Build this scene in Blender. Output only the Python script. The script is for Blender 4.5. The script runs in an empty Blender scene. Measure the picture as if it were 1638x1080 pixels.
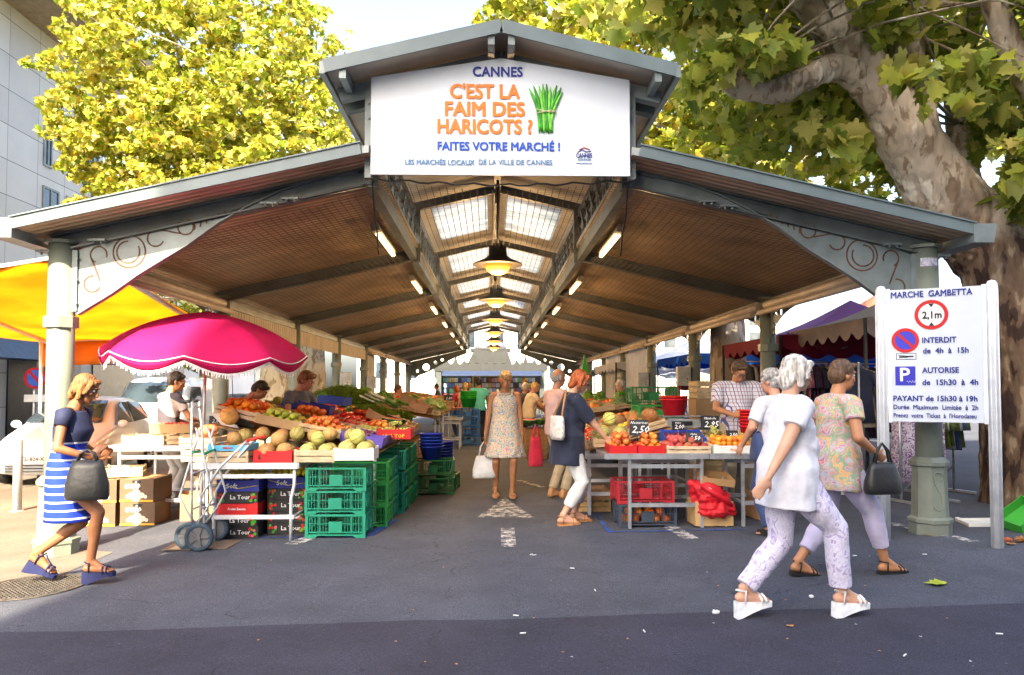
import bpy, bmesh, math, random
import numpy as np
from mathutils import Vector, Matrix, Quaternion, Euler, noise
random.seed(7); np.random.seed(7)
S = bpy.context.scene
PI = math.pi
# ---------------- camera ----------------
F = 1200.0; W0, H0 = 1638.0, 1080.0
YAW = math.radians(1.53); PITCH = math.radians(2.08)
CZ = 1.47
cam_d = bpy.data.cameras.new('camera'); cam = bpy.data.objects.new('camera', cam_d)
S.collection.objects.link(cam); S.camera = cam
cam_d.sensor_width = 36.0; cam_d.lens = 36.0 * F / W0
cam_d.shift_y = (82 - F * math.tan(PITCH)) / W0
cam_d.clip_start = 0.1; cam_d.clip_end = 2000
cam.location = (0, 0, CZ); cam.rotation_euler = (PI / 2 + PITCH, 0, -YAW)
# ---------------- sky, sun, exposure ----------------
SUN_EL = math.radians(38.0); SUN_DX = 0.15      # light travels towards +y and slightly +x
w = bpy.data.worlds.new('World'); S.world = w; w.use_nodes = True
nt = w.node_tree; bg = nt.nodes['Background']
sky = nt.nodes.new('ShaderNodeTexSky'); sky.sky_type = 'NISHITA'; sky.sun_disc = False
sky.sun_elevation = SUN_EL
az = math.atan2(-SUN_DX, -1.0)                  # direction towards the sun, measured from +y
sky.sun_rotation = az
sky.air_density = 1.0; sky.dust_density = 5.0; sky.ozone_density = 0.6; sky.altitude = 0
nt.links.new(sky.outputs[0], bg.inputs[0]); bg.inputs[1].default_value = 0.15
sl = bpy.data.lights.new('sun', 'SUN'); sl.energy = 5.0; sl.angle = math.radians(0.55); sl.color = (1.0, 0.85, 0.60)
so = bpy.data.objects.new('sun', sl); S.collection.objects.link(so)
d = Vector((SUN_DX, 1.0, 0)).normalized() * math.cos(SUN_EL); d.z = -math.sin(SUN_EL)
so.rotation_euler = d.to_track_quat('-Z', 'Y').to_euler(); so.location = (-3, -10, 20)
S.view_settings.view_transform = 'Standard'; S.view_settings.look = 'None'
S.view_settings.exposure = 2.35; S.view_settings.gamma = 1.0
S.render.engine = 'CYCLES'
S.cycles.max_bounces = 6; S.cycles.diffuse_bounces = 4; S.cycles.glossy_bounces = 2
S.cycles.transmission_bounces = 4; S.cycles.transparent_max_bounces = 12
S.cycles.use_denoising = True; S.cycles.sample_clamp_indirect = 6.0
S.cycles.caustics_reflective = False; S.cycles.caustics_refractive = False

# ---------------- where things stand ----------------
def gz(x, y=0): return 0.0185 * max(-16, min(16, x))      # the market square leans gently
_cR = Matrix.Rotation(-YAW, 3, 'Z') @ Matrix.Rotation(PI / 2 + PITCH, 3, 'X')
def ray(px, py):
    dx = (px - W0 / 2) / F; dy = (H0 / 2 - py) / F + (82 - F * math.tan(PITCH)) / F
    return _cR @ Vector((dx, dy, -1))
def at(px, py, y):
    r = ray(px, py); t = y / r.y
    return Vector((r.x * t, y, CZ + r.z * t))
def gat(px, py):
    r = ray(px, py); t = 5.0
    for _ in range(6): t = -(CZ - gz(r.x * t)) / r.z
    return Vector((r.x * t, r.y * t, gz(r.x * t)))
# ---------------- materials ----------------
_M = {}
def mat(name, col=(.5, .5, .5), rough=.6, metal=0.0, var=.12, scale=6.0, bump=0.0, bscale=60.0, transl=0.0,
        emit=None, estr=0.0, col2=None, stretch=None, alpha=1.0, detail=4.0, spec=0.4, gen=False, sheen=0):
    if name in _M: return _M[name]
    m = bpy.data.materials.new(name); m.use_nodes = True; _M[name] = m
    n = m.node_tree.nodes; L = m.node_tree.links; b = n['Principled BSDF']
    b.inputs['Roughness'].default_value = rough; b.inputs['Metallic'].default_value = metal
    b.inputs['Specular IOR Level'].default_value = spec
    if sheen: b.inputs['Sheen Weight'].default_value = sheen
    c = tuple(col) + (1,)
    tc = n.new('ShaderNodeTexCoord'); mp = n.new('ShaderNodeMapping')
    L.new(tc.outputs['Generated' if gen else 'Object'], mp.inputs[0])
    if stretch: mp.inputs['Scale'].default_value = stretch
    nz = n.new('ShaderNodeTexNoise'); nz.inputs['Scale'].default_value = scale; nz.inputs['Detail'].default_value = detail
    nz.inputs['Roughness'].default_value = .6
    L.new(mp.outputs[0], nz.inputs['Vector'])
    mx = n.new('ShaderNodeMix'); mx.data_type = 'RGBA'
    c2 = tuple(col2) if col2 else tuple(max(0, v * (1 - 2 * var)) for v in col)
    c1 = tuple(col) if col2 else tuple(min(1, v * (1 + var)) for v in col)
    mx.inputs[6].default_value = c1 + (1,); mx.inputs[7].default_value = c2 + (1,)
    rp = n.new('ShaderNodeMapRange'); rp.inputs[1].default_value = .35; rp.inputs[2].default_value = .68
    L.new(nz.outputs[0], rp.inputs[0]); L.new(rp.outputs[0], mx.inputs[0])
    L.new(mx.outputs[2], b.inputs['Base Color'])
    if bump:
        nb = n.new('ShaderNodeTexNoise'); nb.inputs['Scale'].default_value = bscale; nb.inputs['Detail'].default_value = 3
        L.new(mp.outputs[0], nb.inputs['Vector'])
        bp = n.new('ShaderNodeBump'); bp.inputs['Strength'].default_value = bump; bp.inputs['Distance'].default_value = .01
        L.new(nb.outputs[0], bp.inputs['Height']); L.new(bp.outputs[0], b.inputs['Normal'])
    if emit:
        b.inputs['Emission Color'].default_value = tuple(emit) + (1,); b.inputs['Emission Strength'].default_value = estr
    if transl:
        t = n.new('ShaderNodeBsdfTranslucent'); L.new(mx.outputs[2], t.inputs[0])
        ms = n.new('ShaderNodeMixShader'); ms.inputs[0].default_value = transl
        L.new(b.outputs[0], ms.inputs[1]); L.new(t.outputs[0], ms.inputs[2]); L.new(ms.outputs[0], n['Material Output'].inputs[0])
    if alpha < 1: b.inputs['Alpha'].default_value = alpha
    m['mixn'] = mx.name
    return m
def nodes_of(m):
    n = m.node_tree.nodes; return n, m.node_tree.links, n['Principled BSDF'], n[m['mixn']]
def mth(n, L, op, a, b=None):
    q = n.new('ShaderNodeMath'); q.operation = op
    for i, v in enumerate((a, b)):
        if v is None: continue
        if isinstance(v, (int, float)): q.inputs[i].default_value = v
        else: L.new(v, q.inputs[i])
    return q.outputs[0]
def sepo(n, L, out='Object'):
    tc = n.new('ShaderNodeTexCoord'); s = n.new('ShaderNodeSeparateXYZ'); L.new(tc.outputs[out], s.inputs[0]); return s, tc
def mixcol(n, L, fac, a, b):
    q = n.new('ShaderNodeMix'); q.data_type = 'RGBA'
    for i, v in ((0, fac), (6, a), (7, b)):
        if isinstance(v, (int, float)): q.inputs[i].default_value = v
        elif isinstance(v, tuple): q.inputs[i].default_value = v + ((1,) if len(v) == 3 else ())
        else: L.new(v, q.inputs[i])
    return q.outputs[2]
# ---------------- mesh builder ----------------
class G:
    def __init__(s): s.v = []; s.f = []; s.sm = []; s.mi = []; s.m = 0
    def add(s, vs, fs, smooth=False):
        o = len(s.v); s.v += [tuple(v) for v in vs]
        for f in fs: s.f.append(tuple(i + o for i in f)); s.sm.append(smooth); s.mi.append(s.m)
        return s
    def box(s, c, d, R=None, taper=1.0):
        hx, hy, hz = d[0] / 2, d[1] / 2, d[2] / 2; vs = []
        for z in (-1, 1):
            k = taper if z > 0 else 1
            for x, y in ((-1, -1), (1, -1), (1, 1), (-1, 1)):
                p = Vector((x * hx * k, y * hy * k, z * hz))
                if R: p = R @ p
                vs.append(Vector(c) + p)
        return s.add(vs, [(3, 2, 1, 0), (4, 5, 6, 7), (0, 1, 5, 4), (1, 2, 6, 5), (2, 3, 7, 6), (3, 0, 4, 7)])
    def bb(s, x0, x1, y0, y1, z0, z1): return s.box(((x0 + x1) / 2, (y0 + y1) / 2, (z0 + z1) / 2), (x1 - x0, y1 - y0, z1 - z0))
    def beam(s, a, b, w, h, up=(0, 0, 1)):
        a = Vector(a); b = Vector(b); d = b - a; L = d.length
        if L < 1e-6: return s
        y = d / L; x = y.cross(Vector(up))
        if x.length < 1e-4: x = y.cross(Vector((1, 0, 0)))
        x.normalize(); z = x.cross(y)
        R = Matrix((x, y, z)).transposed()
        return s.box((a + b) / 2, (w, L, h), R)
    def rings(s, rs, caps=True, smooth=True, closed=False):
        n = len(rs[0]); vs = [p for r in rs for p in r]; fs = []
        m = len(rs)
        for i in range(m if closed else m - 1):
            i2 = (i + 1) % m
            for j in range(n):
                k = (j + 1) % n; fs.append((i * n + j, i * n + k, i2 * n + k, i2 * n + j))
        s.add(vs, fs, smooth)
        if caps and not closed:
            o = len(s.v) - len(vs)
            s.f.append(tuple(o + j for j in range(n))[::-1]); s.sm.append(False); s.mi.append(s.m)
            s.f.append(tuple(o + (m - 1) * n + j for j in range(n))); s.sm.append(False); s.mi.append(s.m)
        return s
    def tube(s, pts, r, n=8, caps=True, flat=None):
        pts = [Vector(p) for p in pts]; rs = []; m = len(pts)
        rr = r if isinstance(r, (list, tuple)) else [r] * m
        d0 = (pts[1] - pts[0]).normalized()
        nx = d0.cross(Vector((0, 0, 1)));
        if nx.length < 1e-3: nx = d0.cross(Vector((0, 1, 0)))
        nx.normalize()
        for i in range(m):
            d = (pts[min(i + 1, m - 1)] - pts[max(i - 1, 0)])
            if d.length < 1e-9: d = d0
            d.normalize(); nx = (nx - d * nx.dot(d))
            if nx.length < 1e-5: nx = d.orthogonal()
            nx.normalize(); ny = d.cross(nx)
            rs.append([pts[i] + (nx * math.cos(a) + ny * math.sin(a)) * rr[i] for a in [2 * PI * j / n for j in range(n)]])
        return s.rings(rs, caps)
    def cyl(s, a, b, r, n=12, r2=None): return s.tube([a, b], [r, r if r2 is None else r2], n)
    def lathe(s, c, prof, n=16, smooth=True, caps=True, sx=1, sy=1, rot=0):
        c = Vector(c)
        return s.rings([[c + Vector((r * sx * math.cos(2 * PI * j / n + rot), r * sy * math.sin(2 * PI * j / n + rot), z)) for j in range(n)] for r, z in prof], caps, smooth)
    def ell(s, c, r, R=None, nu=12, nv=8):
        c = Vector(c); rs = []
        for i in range(1, nv):
            t = PI * i / nv; ring = []
            for j in range(nu):
                a = 2 * PI * j / nu
                p = Vector((r[0] * math.sin(t) * math.cos(a), r[1] * math.sin(t) * math.sin(a), -r[2] * math.cos(t)))
                ring.append(c + (R @ p if R else p))
            rs.append(ring)
        o = len(s.v); s.rings(rs, False)
        b = c + (R @ Vector((0, 0, -r[2])) if R else Vector((0, 0, -r[2]))); t = c + (R @ Vector((0, 0, r[2])) if R else Vector((0, 0, r[2])))
        k = len(s.v); s.v += [tuple(b), tuple(t)]
        for j in range(nu):
            s.f.append((k, o + (j + 1) % nu, o + j)); s.sm.append(True); s.mi.append(s.m)
            q = o + (nv - 2) * nu; s.f.append((k + 1, q + j, q + (j + 1) % nu)); s.sm.append(True); s.mi.append(s.m)
        return s
    def cap(s, a, b, ra, rb, n=12):        # tapered capsule
        a = Vector(a); b = Vector(b); d = b - a; L = d.length
        if L < 1e-5: return s.ell(a, (ra,) * 3)
        d /= L; pts = []; rr = []
        for t in (1.45, 1.1, .75, .38): pts.append(a - d * ra * math.sin(t)); rr.append(max(ra * math.cos(t), .0005))
        pts.append(a); rr.append(ra); pts.append(b); rr.append(rb)
        for t in (.38, .75, 1.1, 1.45): pts.append(b + d * rb * math.sin(t)); rr.append(max(rb * math.cos(t), .0005))
        return s.tube(pts, rr, n)
    def prism(s, poly, y0, y1, axes='xz', smooth=False):
        n = len(poly)
        def P(u, v, t): return (u, t, v) if axes == 'xz' else ((t, u, v) if axes == 'yz' else (u, v, t))
        vs = [P(u, v, y0) for u, v in poly] + [P(u, v, y1) for u, v in poly]
        fs = [tuple(range(n)), tuple(range(2 * n - 1, n - 1, -1))] + [(i, i + n, (i + 1) % n + n, (i + 1) % n) for i in range(n)]
        return s.add(vs, fs, smooth)
    def grid(s, fn, nu, nv, smooth=True):
        vs = [fn(i / nu, j / nv) for j in range(nv + 1) for i in range(nu + 1)]
        fs = [(j * (nu + 1) + i, j * (nu + 1) + i + 1, (j + 1) * (nu + 1) + i + 1, (j + 1) * (nu + 1) + i) for j in range(nv) for i in range(nu)]
        return s.add(vs, fs, smooth)
    def mesh(s, name, mats, recalc=True):
        me = bpy.data.meshes.new(name); me.from_pydata(s.v, [], s.f)
        me.polygons.foreach_set('use_smooth', s.sm); me.polygons.foreach_set('material_index', s.mi)
        for m in (mats if isinstance(mats, (list, tuple)) else [mats]): me.materials.append(m)
        if recalc:
            bm = bmesh.new(); bm.from_mesh(me); bmesh.ops.recalc_face_normals(bm, faces=bm.faces); bm.to_mesh(me); bm.free()
        me.update(); return me
    def build(s, name, mats, parent=None, bevel=0, solid=0, **k):
        return obj(name, s.mesh(name, mats, recalc=not solid), parent, bevel, solid)
COL = S.collection
def obj(name, me, parent=None, bevel=0, solid=0):
    o = bpy.data.objects.new(name, me); COL.objects.link(o)
    if parent: o.parent = parent
    if solid:
        q = o.modifiers.new('s', 'SOLIDIFY'); q.thickness = solid; q.offset = 0
    if bevel:
        q = o.modifiers.new('b', 'BEVEL'); q.width = bevel; q.segments = 2; q.limit_method = 'ANGLE'; q.angle_limit = .7
    return o
def tag(o, label=None, cat=None, group=None, kind=None):
    if label: o['label'] = label
    if cat: o['category'] = cat
    if group: o['group'] = group
    if kind: o['kind'] = kind
    return o
def thing(name, label, cat, loc=(0, 0, 0), rz=0, group=None):
    o = bpy.data.objects.new(name, None); COL.objects.link(o); o.empty_display_size = .1
    o.location = loc; o.rotation_euler = (0, 0, rz); return tag(o, label, cat, group)
_KID = {}
def adopt(o):
    return [c for c in COL.objects if c.parent == o]
def clone(o, loc=None, rz=None, label=None, group=None, rot=None, parent=None, kids=None):
    c = o.copy(); COL.objects.link(c)
    if parent: c.parent = parent
    if loc is not None: c.location = loc
    if rz is not None: c.rotation_euler = (0, 0, rz)
    if rot is not None: c.rotation_euler = rot
    if label: c['label'] = label
    if group: c['group'] = group
    for ch in o.children: clone(ch, parent=c)
    return c
def struct(o): o['kind'] = 'structure'; return o
def text(s, size, m, parent, loc, rot=(PI / 2, 0, 0), name='lettering', align='CENTER', bold=0.0, ext=.002, sx=1.0, spacing=1.0, shear=0, res=3):
    cu = bpy.data.curves.new(name, 'FONT'); cu.body = s; cu.size = size; cu.align_x = align; cu.align_y = 'CENTER'
    cu.extrude = 0 if bold else ext; cu.space_character = spacing; cu.resolution_u = res; cu.shear = shear
    o = bpy.data.objects.new(name, cu); COL.objects.link(o)
    bpy.context.view_layer.update()
    me = bpy.data.meshes.new_from_object(o.evaluated_get(bpy.context.evaluated_depsgraph_get()))
    bpy.data.objects.remove(o); bpy.data.curves.remove(cu)
    if bold:
        bm = bmesh.new(); bm.from_mesh(me); src = bm.verts[:] + bm.edges[:] + bm.faces[:]; b_ = bold * .85
        for i, (a, c) in enumerate(((b_, 0), (-b_, 0), (0, b_), (0, -b_), (b_ * .7, b_ * .7), (-b_ * .7, b_ * .7), (b_ * .7, -b_ * .7), (-b_ * .7, -b_ * .7))):
            r_ = bmesh.ops.duplicate(bm, geom=src)
            for v in r_['geom']:
                if isinstance(v, bmesh.types.BMVert): v.co += Vector((a, c, .0006 * (i + 1)))
        bm.to_mesh(me); bm.free()
    me.materials.clear(); me.materials.append(m)
    q = bpy.data.objects.new(name, me); COL.objects.link(q); q.parent = parent; q.location = loc; q.rotation_euler = rot; q.scale = (sx, 1, 1)
    return q
def remesh(g, voxel, smooth=3, disp=None, cut=None):
    me = g.mesh('tmp', [mat('tmp')]); o = bpy.data.objects.new('tmp', me); COL.objects.link(o)
    r = o.modifiers.new('r', 'REMESH'); r.mode = 'VOXEL'; r.voxel_size = voxel; r.use_smooth_shade = True
    if smooth:
        q = o.modifiers.new('s', 'SMOOTH'); q.factor = .5; q.iterations = smooth
    bpy.context.view_layer.update()
    out = bpy.data.meshes.new_from_object(o.evaluated_get(bpy.context.evaluated_depsgraph_get()))
    bpy.data.objects.remove(o); bpy.data.meshes.remove(me)
    out.materials.clear()
    if disp or cut:
        bm = bmesh.new(); bm.from_mesh(out); bm.normal_update()
        if disp:
            for amp, fr, st in (disp if isinstance(disp, list) else [disp]):
                for v in bm.verts:
                    p = Vector((v.co.x * fr * st[0], v.co.y * fr * st[1], v.co.z * fr * st[2]))
                    v.co += v.normal * (noise.noise(p) + .5 * noise.noise(p * 2.1)) * amp
        if cut:
            for co, no in cut:
                bmesh.ops.bisect_plane(bm, geom=bm.verts[:] + bm.edges[:] + bm.faces[:], plane_co=co, plane_no=no, clear_outer=True)
        bm.to_mesh(out); bm.free()
    out.polygons.foreach_set('use_smooth', [True] * len(out.polygons))
    return out
# ================= setting materials =================
m_steel = mat('painted_steel', (.115, .14, .14), .42, .0, .22, 2.2, .08, 60, detail=9)
m_steel_lt = mat('pale_steel', (.20, .235, .235), .38, .1, .18, 2.4, .06, 40, detail=9)
m_galv = mat('galvanised', (.50, .52, .54), .38, .7, .12, 9.0)
m_white_steel = mat('white_steel', (.66, .67, .70), .38, .2, .10, 7.0)
m_alu = mat('aluminium', (.55, .57, .60), .35, .6, .10, 10.0)
m_dark = mat('dark_grey', (.03, .03, .032), .55, 0, .2, 10)
m_black = mat('black', (.012, .012, .014), .5, 0, .1, 10)
m_white = mat('white', (.78, .78, .78), .5, 0, .05, 5)
m_rust = mat('rust_brown', (.12, .055, .03), .7, 0, .3, 20)
m_glass = mat('window_glass', (.03, .045, .06), .06, 0, .3, 1.5, spec=.9)
def asphalt(name, c1, c2, speck=.75):
    m = mat(name, c1, .88, 0, .1, .55, .45, 260, col2=c2, detail=9)
    n, L, b, mx = nodes_of(m)
    tc = n.new('ShaderNodeTexCoord')
    vo = n.new('ShaderNodeTexNoise'); vo.inputs['Scale'].default_value = 150; vo.inputs['Detail'].default_value = 2; L.new(tc.outputs['Object'], vo.inputs[0])
    r = n.new('ShaderNodeMapRange'); r.inputs[1].default_value = .3; r.inputs[2].default_value = .72; r.inputs[3].default_value = 1 - speck; r.inputs[4].default_value = 1 + speck
    L.new(vo.outputs[0], r.inputs[0])
    q = n.new('ShaderNodeVectorMath'); q.operation = 'SCALE'; L.new(mx.outputs[2], q.inputs[0]); L.new(r.outputs[0], q.inputs['Scale'])
    # dark drops and old gum
    vr = n.new('ShaderNodeTexVoronoi'); vr.inputs['Scale'].default_value = 2.3; L.new(tc.outputs['Object'], vr.inputs[0])
    s = mth(n, L, 'LESS_THAN', vr.outputs['Distance'], .055)
    o = mixcol(n, L, mth(n, L, 'MULTIPLY', s, .5), q.outputs[0], (.012, .012, .014))
    v2 = n.new('ShaderNodeTexVoronoi'); v2.inputs['Scale'].default_value = 5.1; L.new(tc.outputs['Object'], v2.inputs[0])
    s2 = mth(n, L, 'LESS_THAN', v2.outputs['Distance'], .035)
    o = mixcol(n, L, mth(n, L, 'MULTIPLY', s2, .35), o, (.30, .29, .28))
    # tyre dirt, damp stains and hairline cracks
    st = n.new('ShaderNodeTexNoise'); st.inputs['Scale'].default_value = 1.7; st.inputs['Detail'].default_value = 10; st.inputs['Roughness'].default_value = .72; L.new(tc.outputs['Object'], st.inputs[0])
    sr = n.new('ShaderNodeMapRange'); sr.inputs[1].default_value = .42; sr.inputs[2].default_value = .66; sr.inputs[3].default_value = 0; sr.inputs[4].default_value = .42; L.new(st.outputs[0], sr.inputs[0])
    o = mixcol(n, L, sr.outputs[0], o, tuple(c * .45 for c in c2))
    gr = n.new('ShaderNodeTexNoise'); gr.inputs['Scale'].default_value = 42; gr.inputs['Detail'].default_value = 4; gr.inputs['Roughness'].default_value = .8; L.new(tc.outputs['Object'], gr.inputs[0])
    g2 = n.new('ShaderNodeMapRange'); g2.inputs[1].default_value = .56; g2.inputs[2].default_value = .72; g2.inputs[4].default_value = .5; L.new(gr.outputs[0], g2.inputs[0])
    o = mixcol(n, L, g2.outputs[0], o, tuple(min(1, c * 2.2) for c in c1))
    vc = n.new('ShaderNodeTexVoronoi'); vc.feature = 'DISTANCE_TO_EDGE'; vc.inputs['Scale'].default_value = .45
    wn = n.new('ShaderNodeTexNoise'); wn.inputs['Scale'].default_value = 3; wn.inputs['Detail'].default_value = 6; L.new(tc.outputs['Object'], wn.inputs[0])
    va = n.new('ShaderNodeVectorMath'); va.operation = 'MULTIPLY_ADD'; va.inputs[1].default_value = (.35, .35, 0); L.new(wn.outputs[1], va.inputs[0]); L.new(tc.outputs['Object'], va.inputs[2]); L.new(va.outputs[0], vc.inputs[0])
    ck = mth(n, L, 'MULTIPLY', mth(n, L, 'LESS_THAN', vc.outputs['Distance'], .0022), mth(n, L, 'GREATER_THAN', wn.outputs[0], .50))
    o = mixcol(n, L, mth(n, L, 'MULTIPLY', ck, .5), o, (.008, .008, .010))
    L.new(o, b.inputs['Base Color']); return m
m_asph = asphalt('asphalt', (.080, .087, .112), (.057, .062, .081))
m_road = asphalt('road_asphalt', (.042, .042, .063), (.027, .027, .043), .65)
m_asph_sunlit = asphalt('pavement_asphalt', (.19, .155, .12), (.12, .10, .08), .35)  # the square's asphalt again, with warm sunlight put into the colour
# ================= ground =================
def tilt(g): g.v = [(x, y, z + gz(x)) for x, y, z in g.v]; return g
def sheet(g, poly, z): return g.add([(x, y, z) for x, y in poly], [tuple(range(len(poly)))])
g = G(); xs = [-400, -60, -16, -8, 0, 8, 16, 60, 400]
for i in range(8):
    g.add([(xs[i], -60, 0), (xs[i + 1], -60, 0), (xs[i + 1], 900, 0), (xs[i], 900, 0)], [(0, 1, 2, 3)])
struct(tilt(g).build('ground', m_asph))
_sa, _sb = gat(0, 1014), gat(1638, 966)
seam = [(-16 + i * .5, _sa.y + (_sb.y - _sa.y) / (_sb.x - _sa.x) * (-16 + i * .5 - _sa.x) + .015 * math.sin(i * 1.3) + .012 * math.sin(i * 3.7)) for i in range(65)]
g = G()
for a, b in zip(seam, seam[1:]): sheet(g, [(a[0], -12), (b[0], -12), b, a], .004)
struct(tilt(g).build('road', m_road))
g = G()                       # pavement left of the hall: same asphalt, sunlight put into its beige colour
lx = [(-16, 4.95), (-3.55, 5.35), (-3.55, 7.2), (-4.55, 7.6), (-4.6, 70), (-16, 70)]
sheet(g, lx, .004); struct(tilt(g).build('pavement', m_asph_sunlit))
m_mark = mat('worn_road_paint', (.55, .53, .50), .8, 0, .1, 14, detail=8)
n, L, b, mx = nodes_of(m_mark)
tc = n.new('ShaderNodeTexCoord'); z1 = n.new('ShaderNodeTexNoise'); z1.inputs['Scale'].default_value = 9; z1.inputs['Detail'].default_value = 9; z1.inputs['Roughness'].default_value = .8
L.new(tc.outputs['Object'], z1.inputs[0]); r = n.new('ShaderNodeMapRange'); r.inputs[1].default_value = .44; r.inputs[2].default_value = .60; L.new(z1.outputs[0], r.inputs[0])
L.new(r.outputs[0], b.inputs['Alpha'])
m_blue_paint = mat('worn_blue_paint', (.03, .10, .42), .8, 0, .2, 14)
n, L, b, mx = nodes_of(m_blue_paint)
tc = n.new('ShaderNodeTexCoord'); z1 = n.new('ShaderNodeTexNoise'); z1.inputs['Scale'].default_value = 5; z1.inputs['Detail'].default_value = 9; z1.inputs['Roughness'].default_value = .8
L.new(tc.outputs['Object'], z1.inputs[0]); r = n.new('ShaderNodeMapRange'); r.inputs[1].default_value = .38; r.inputs[2].default_value = .56; L.new(z1.outputs[0], r.inputs[0])
L.new(r.outputs[0], b.inputs['Alpha'])
def strip(g, a, b, w, z=.008):
    a = Vector((a[0], a[1])); b = Vector((b[0], b[1])); d = (b - a).normalized(); nn = Vector((-d.y, d.x)) * w / 2
    sheet(g, [tuple(a - nn), tuple(b - nn), tuple(b + nn), tuple(a + nn)], z)
def gp(px, py): q = gat(px, py); return (q.x, q.y)
g = G()
sheet(g, [gp(762, 829), gp(855, 829), gp(808, 797)], .008)      # worn arrow head on the aisle
strip(g, gp(814, 876), gp(812, 846), .14); strip(g, gp(1106, 863), gp(1062, 838), .15); strip(g, gp(1560, 868), gp(1400, 833), .12)
strip(g, gp(466, 872), gp(520, 852), .16); strip(g, (.42, 12), (.75, 11.1), .10)
struct(tilt(g).build('road_marking', m_mark))
g = G()
strip(g, gp(975, 852), gp(1190, 848), .045); strip(g, gp(975, 852), gp(952, 822), .045); strip(g, gp(590, 858), gp(633, 832), .09); strip(g, gp(400, 861), gp(590, 860), .03)
struct(tilt(g).build('blue_pitch_line', m_blue_paint))
# ================= 2D plates with real cut-outs =================
def plate2d(name, outer, holes, thick, m, parent, y, mirror=False):
    cu = bpy.data.curves.new(name, 'CURVE'); cu.dimensions = '2D'; cu.fill_mode = 'BOTH'; cu.extrude = thick / 2
    for loop in [outer] + holes:
        sp = cu.splines.new('POLY'); sp.points.add(len(loop) - 1); sp.use_cyclic_u = True
        for i, p in enumerate(loop): sp.points[i].co = (p[0], p[1], 0, 1)
    o = bpy.data.objects.new(name, cu); COL.objects.link(o); bpy.context.view_layer.update()
    me = bpy.data.meshes.new_from_object(o.evaluated_get(bpy.context.evaluated_depsgraph_get()))
    bpy.data.objects.remove(o); bpy.data.curves.remove(cu); me.materials.clear(); me.materials.append(m)
    q = bpy.data.objects.new(name, me); COL.objects.link(q); q.parent = parent; q.location = (0, y, 0); q.rotation_euler = (PI / 2, 0, 0)
    return q
def band(pts, w):
    L_, R_ = [], []
    for i, p in enumerate(pts):
        a = Vector(pts[max(0, i - 1)]); b = Vector(pts[min(len(pts) - 1, i + 1)]); d = (b - a).normalized(); nn = Vector((-d.y, d.x)) * w / 2
        L_.append(tuple(Vector(p) + nn)); R_.append(tuple(Vector(p) - nn))
    return L_ + R_[::-1]
def arc(c, r, a0, a1, n=20, r1=None):
    return [(c[0] + (r + ((r1 if r1 else r) - r) * i / n) * math.cos(math.radians(a0 + (a1 - a0) * i / n)), c[1] + (r + ((r1 if r1 else r) - r) * i / n) * math.sin(math.radians(a0 + (a1 - a0) * i / n))) for i in range(n + 1)]
# ================= the market hall =================
XC = .08; HW = 4.16; BAY = 4.2; Y0 = 7.2; NB = 7
YF = [Y0 + BAY * k for k in range(NB + 1)]
hall = thing('market_hall', 'open steel market hall with raised roof and scrolled brackets', 'market hall', (0, 0, 0))
def SX(s, x): return XC + s * x
def zc(x): return 3.60 - .226 * (abs(x) - 1.26)           # underside of the low roofs at |x| from the axis
m_ceil = mat('corrugated_ceiling', (.48, .355, .24), .40, .1, .2, 1.2, .0, 30)
n, L, b, mx = nodes_of(m_ceil)
s_, tc = sepo(n, L); wv = mth(n, L, 'SINE', mth(n, L, 'MULTIPLY', s_.outputs[1], 60.0))
bp = n.new('ShaderNodeBump'); bp.inputs['Strength'].default_value = .6; bp.inputs['Distance'].default_value = .02; L.new(wv, bp.inputs['Height']); L.new(bp.outputs[0], b.inputs['Normal'])
m_roof = mat('roof_sheet', (.30, .33, .33), .5, .1, .15, 2.0)
YA, YB = 6.76, YF[-1] + .45
for s in (-1, 1):
    g = G(); rp = []
    for y in (YA, YB):
        rp.append([(SX(s, 1.20), y, zc(1.20)), (SX(s, 4.34), y, zc(4.34)), (SX(s, 4.34), y, zc(4.34) + .07), (SX(s, 1.20), y, zc(1.2) + .07)])
    vs = rp[0] + rp[1]
    g.m = 0; g.add(vs, [(0, 1, 5, 4)]); g.m = 1; g.add(vs, [(3, 7, 6, 2), (1, 2, 6, 5), (0, 4, 7, 3), (0, 3, 2, 1), (4, 5, 6, 7)])
    g.build('roof_panel', [m_ceil, m_roof], hall)
    g = G()                                              # front fascia and gutter end
    g.beam((SX(s, 1.27), YA - .02, zc(1.27) + .045), (SX(s, 4.37), YA - .02, zc(4.37) + .045), .02, .105)
    g.beam((SX(s, 1.27), YA + .0, zc(1.27) + .10), (SX(s, 4.37), YA, zc(4.37) + .10), .09, .012)
    g.build('fascia', m_steel_lt if False else mat('fascia_paint', (.125, .165, .175), .4, .0, .1, 2), hall)
    g = G(); z = zc(4.34)
    g.prism([(SX(s, 4.345), z - .09), (SX(s, 4.345), z + .085), (SX(s, 4.56), z + .085), (SX(s, 4.53), z - .09)], YA - .035, YB)
    g.build('gutter', m_steel_lt, hall)
    g = G()                                              # eaves beam, purlins
    g.bb(SX(s, HW) - .05, SX(s, HW) + .05, YF[0] + .1, YF[-1] + .05, 2.70, 2.84)
    g.bb(SX(s, 1.27) - .05, SX(s, 1.27) + .05, YF[0] - .08, YB - .1, 3.42, 3.545)
    g.build('edge_beam', m_steel, hall)
    g = G()
    for y in [YF[0] - .2] + [YF[0] + BAY * q / 3 for q in range(1, 3 * NB) if q % 3] :
        pass
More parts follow.
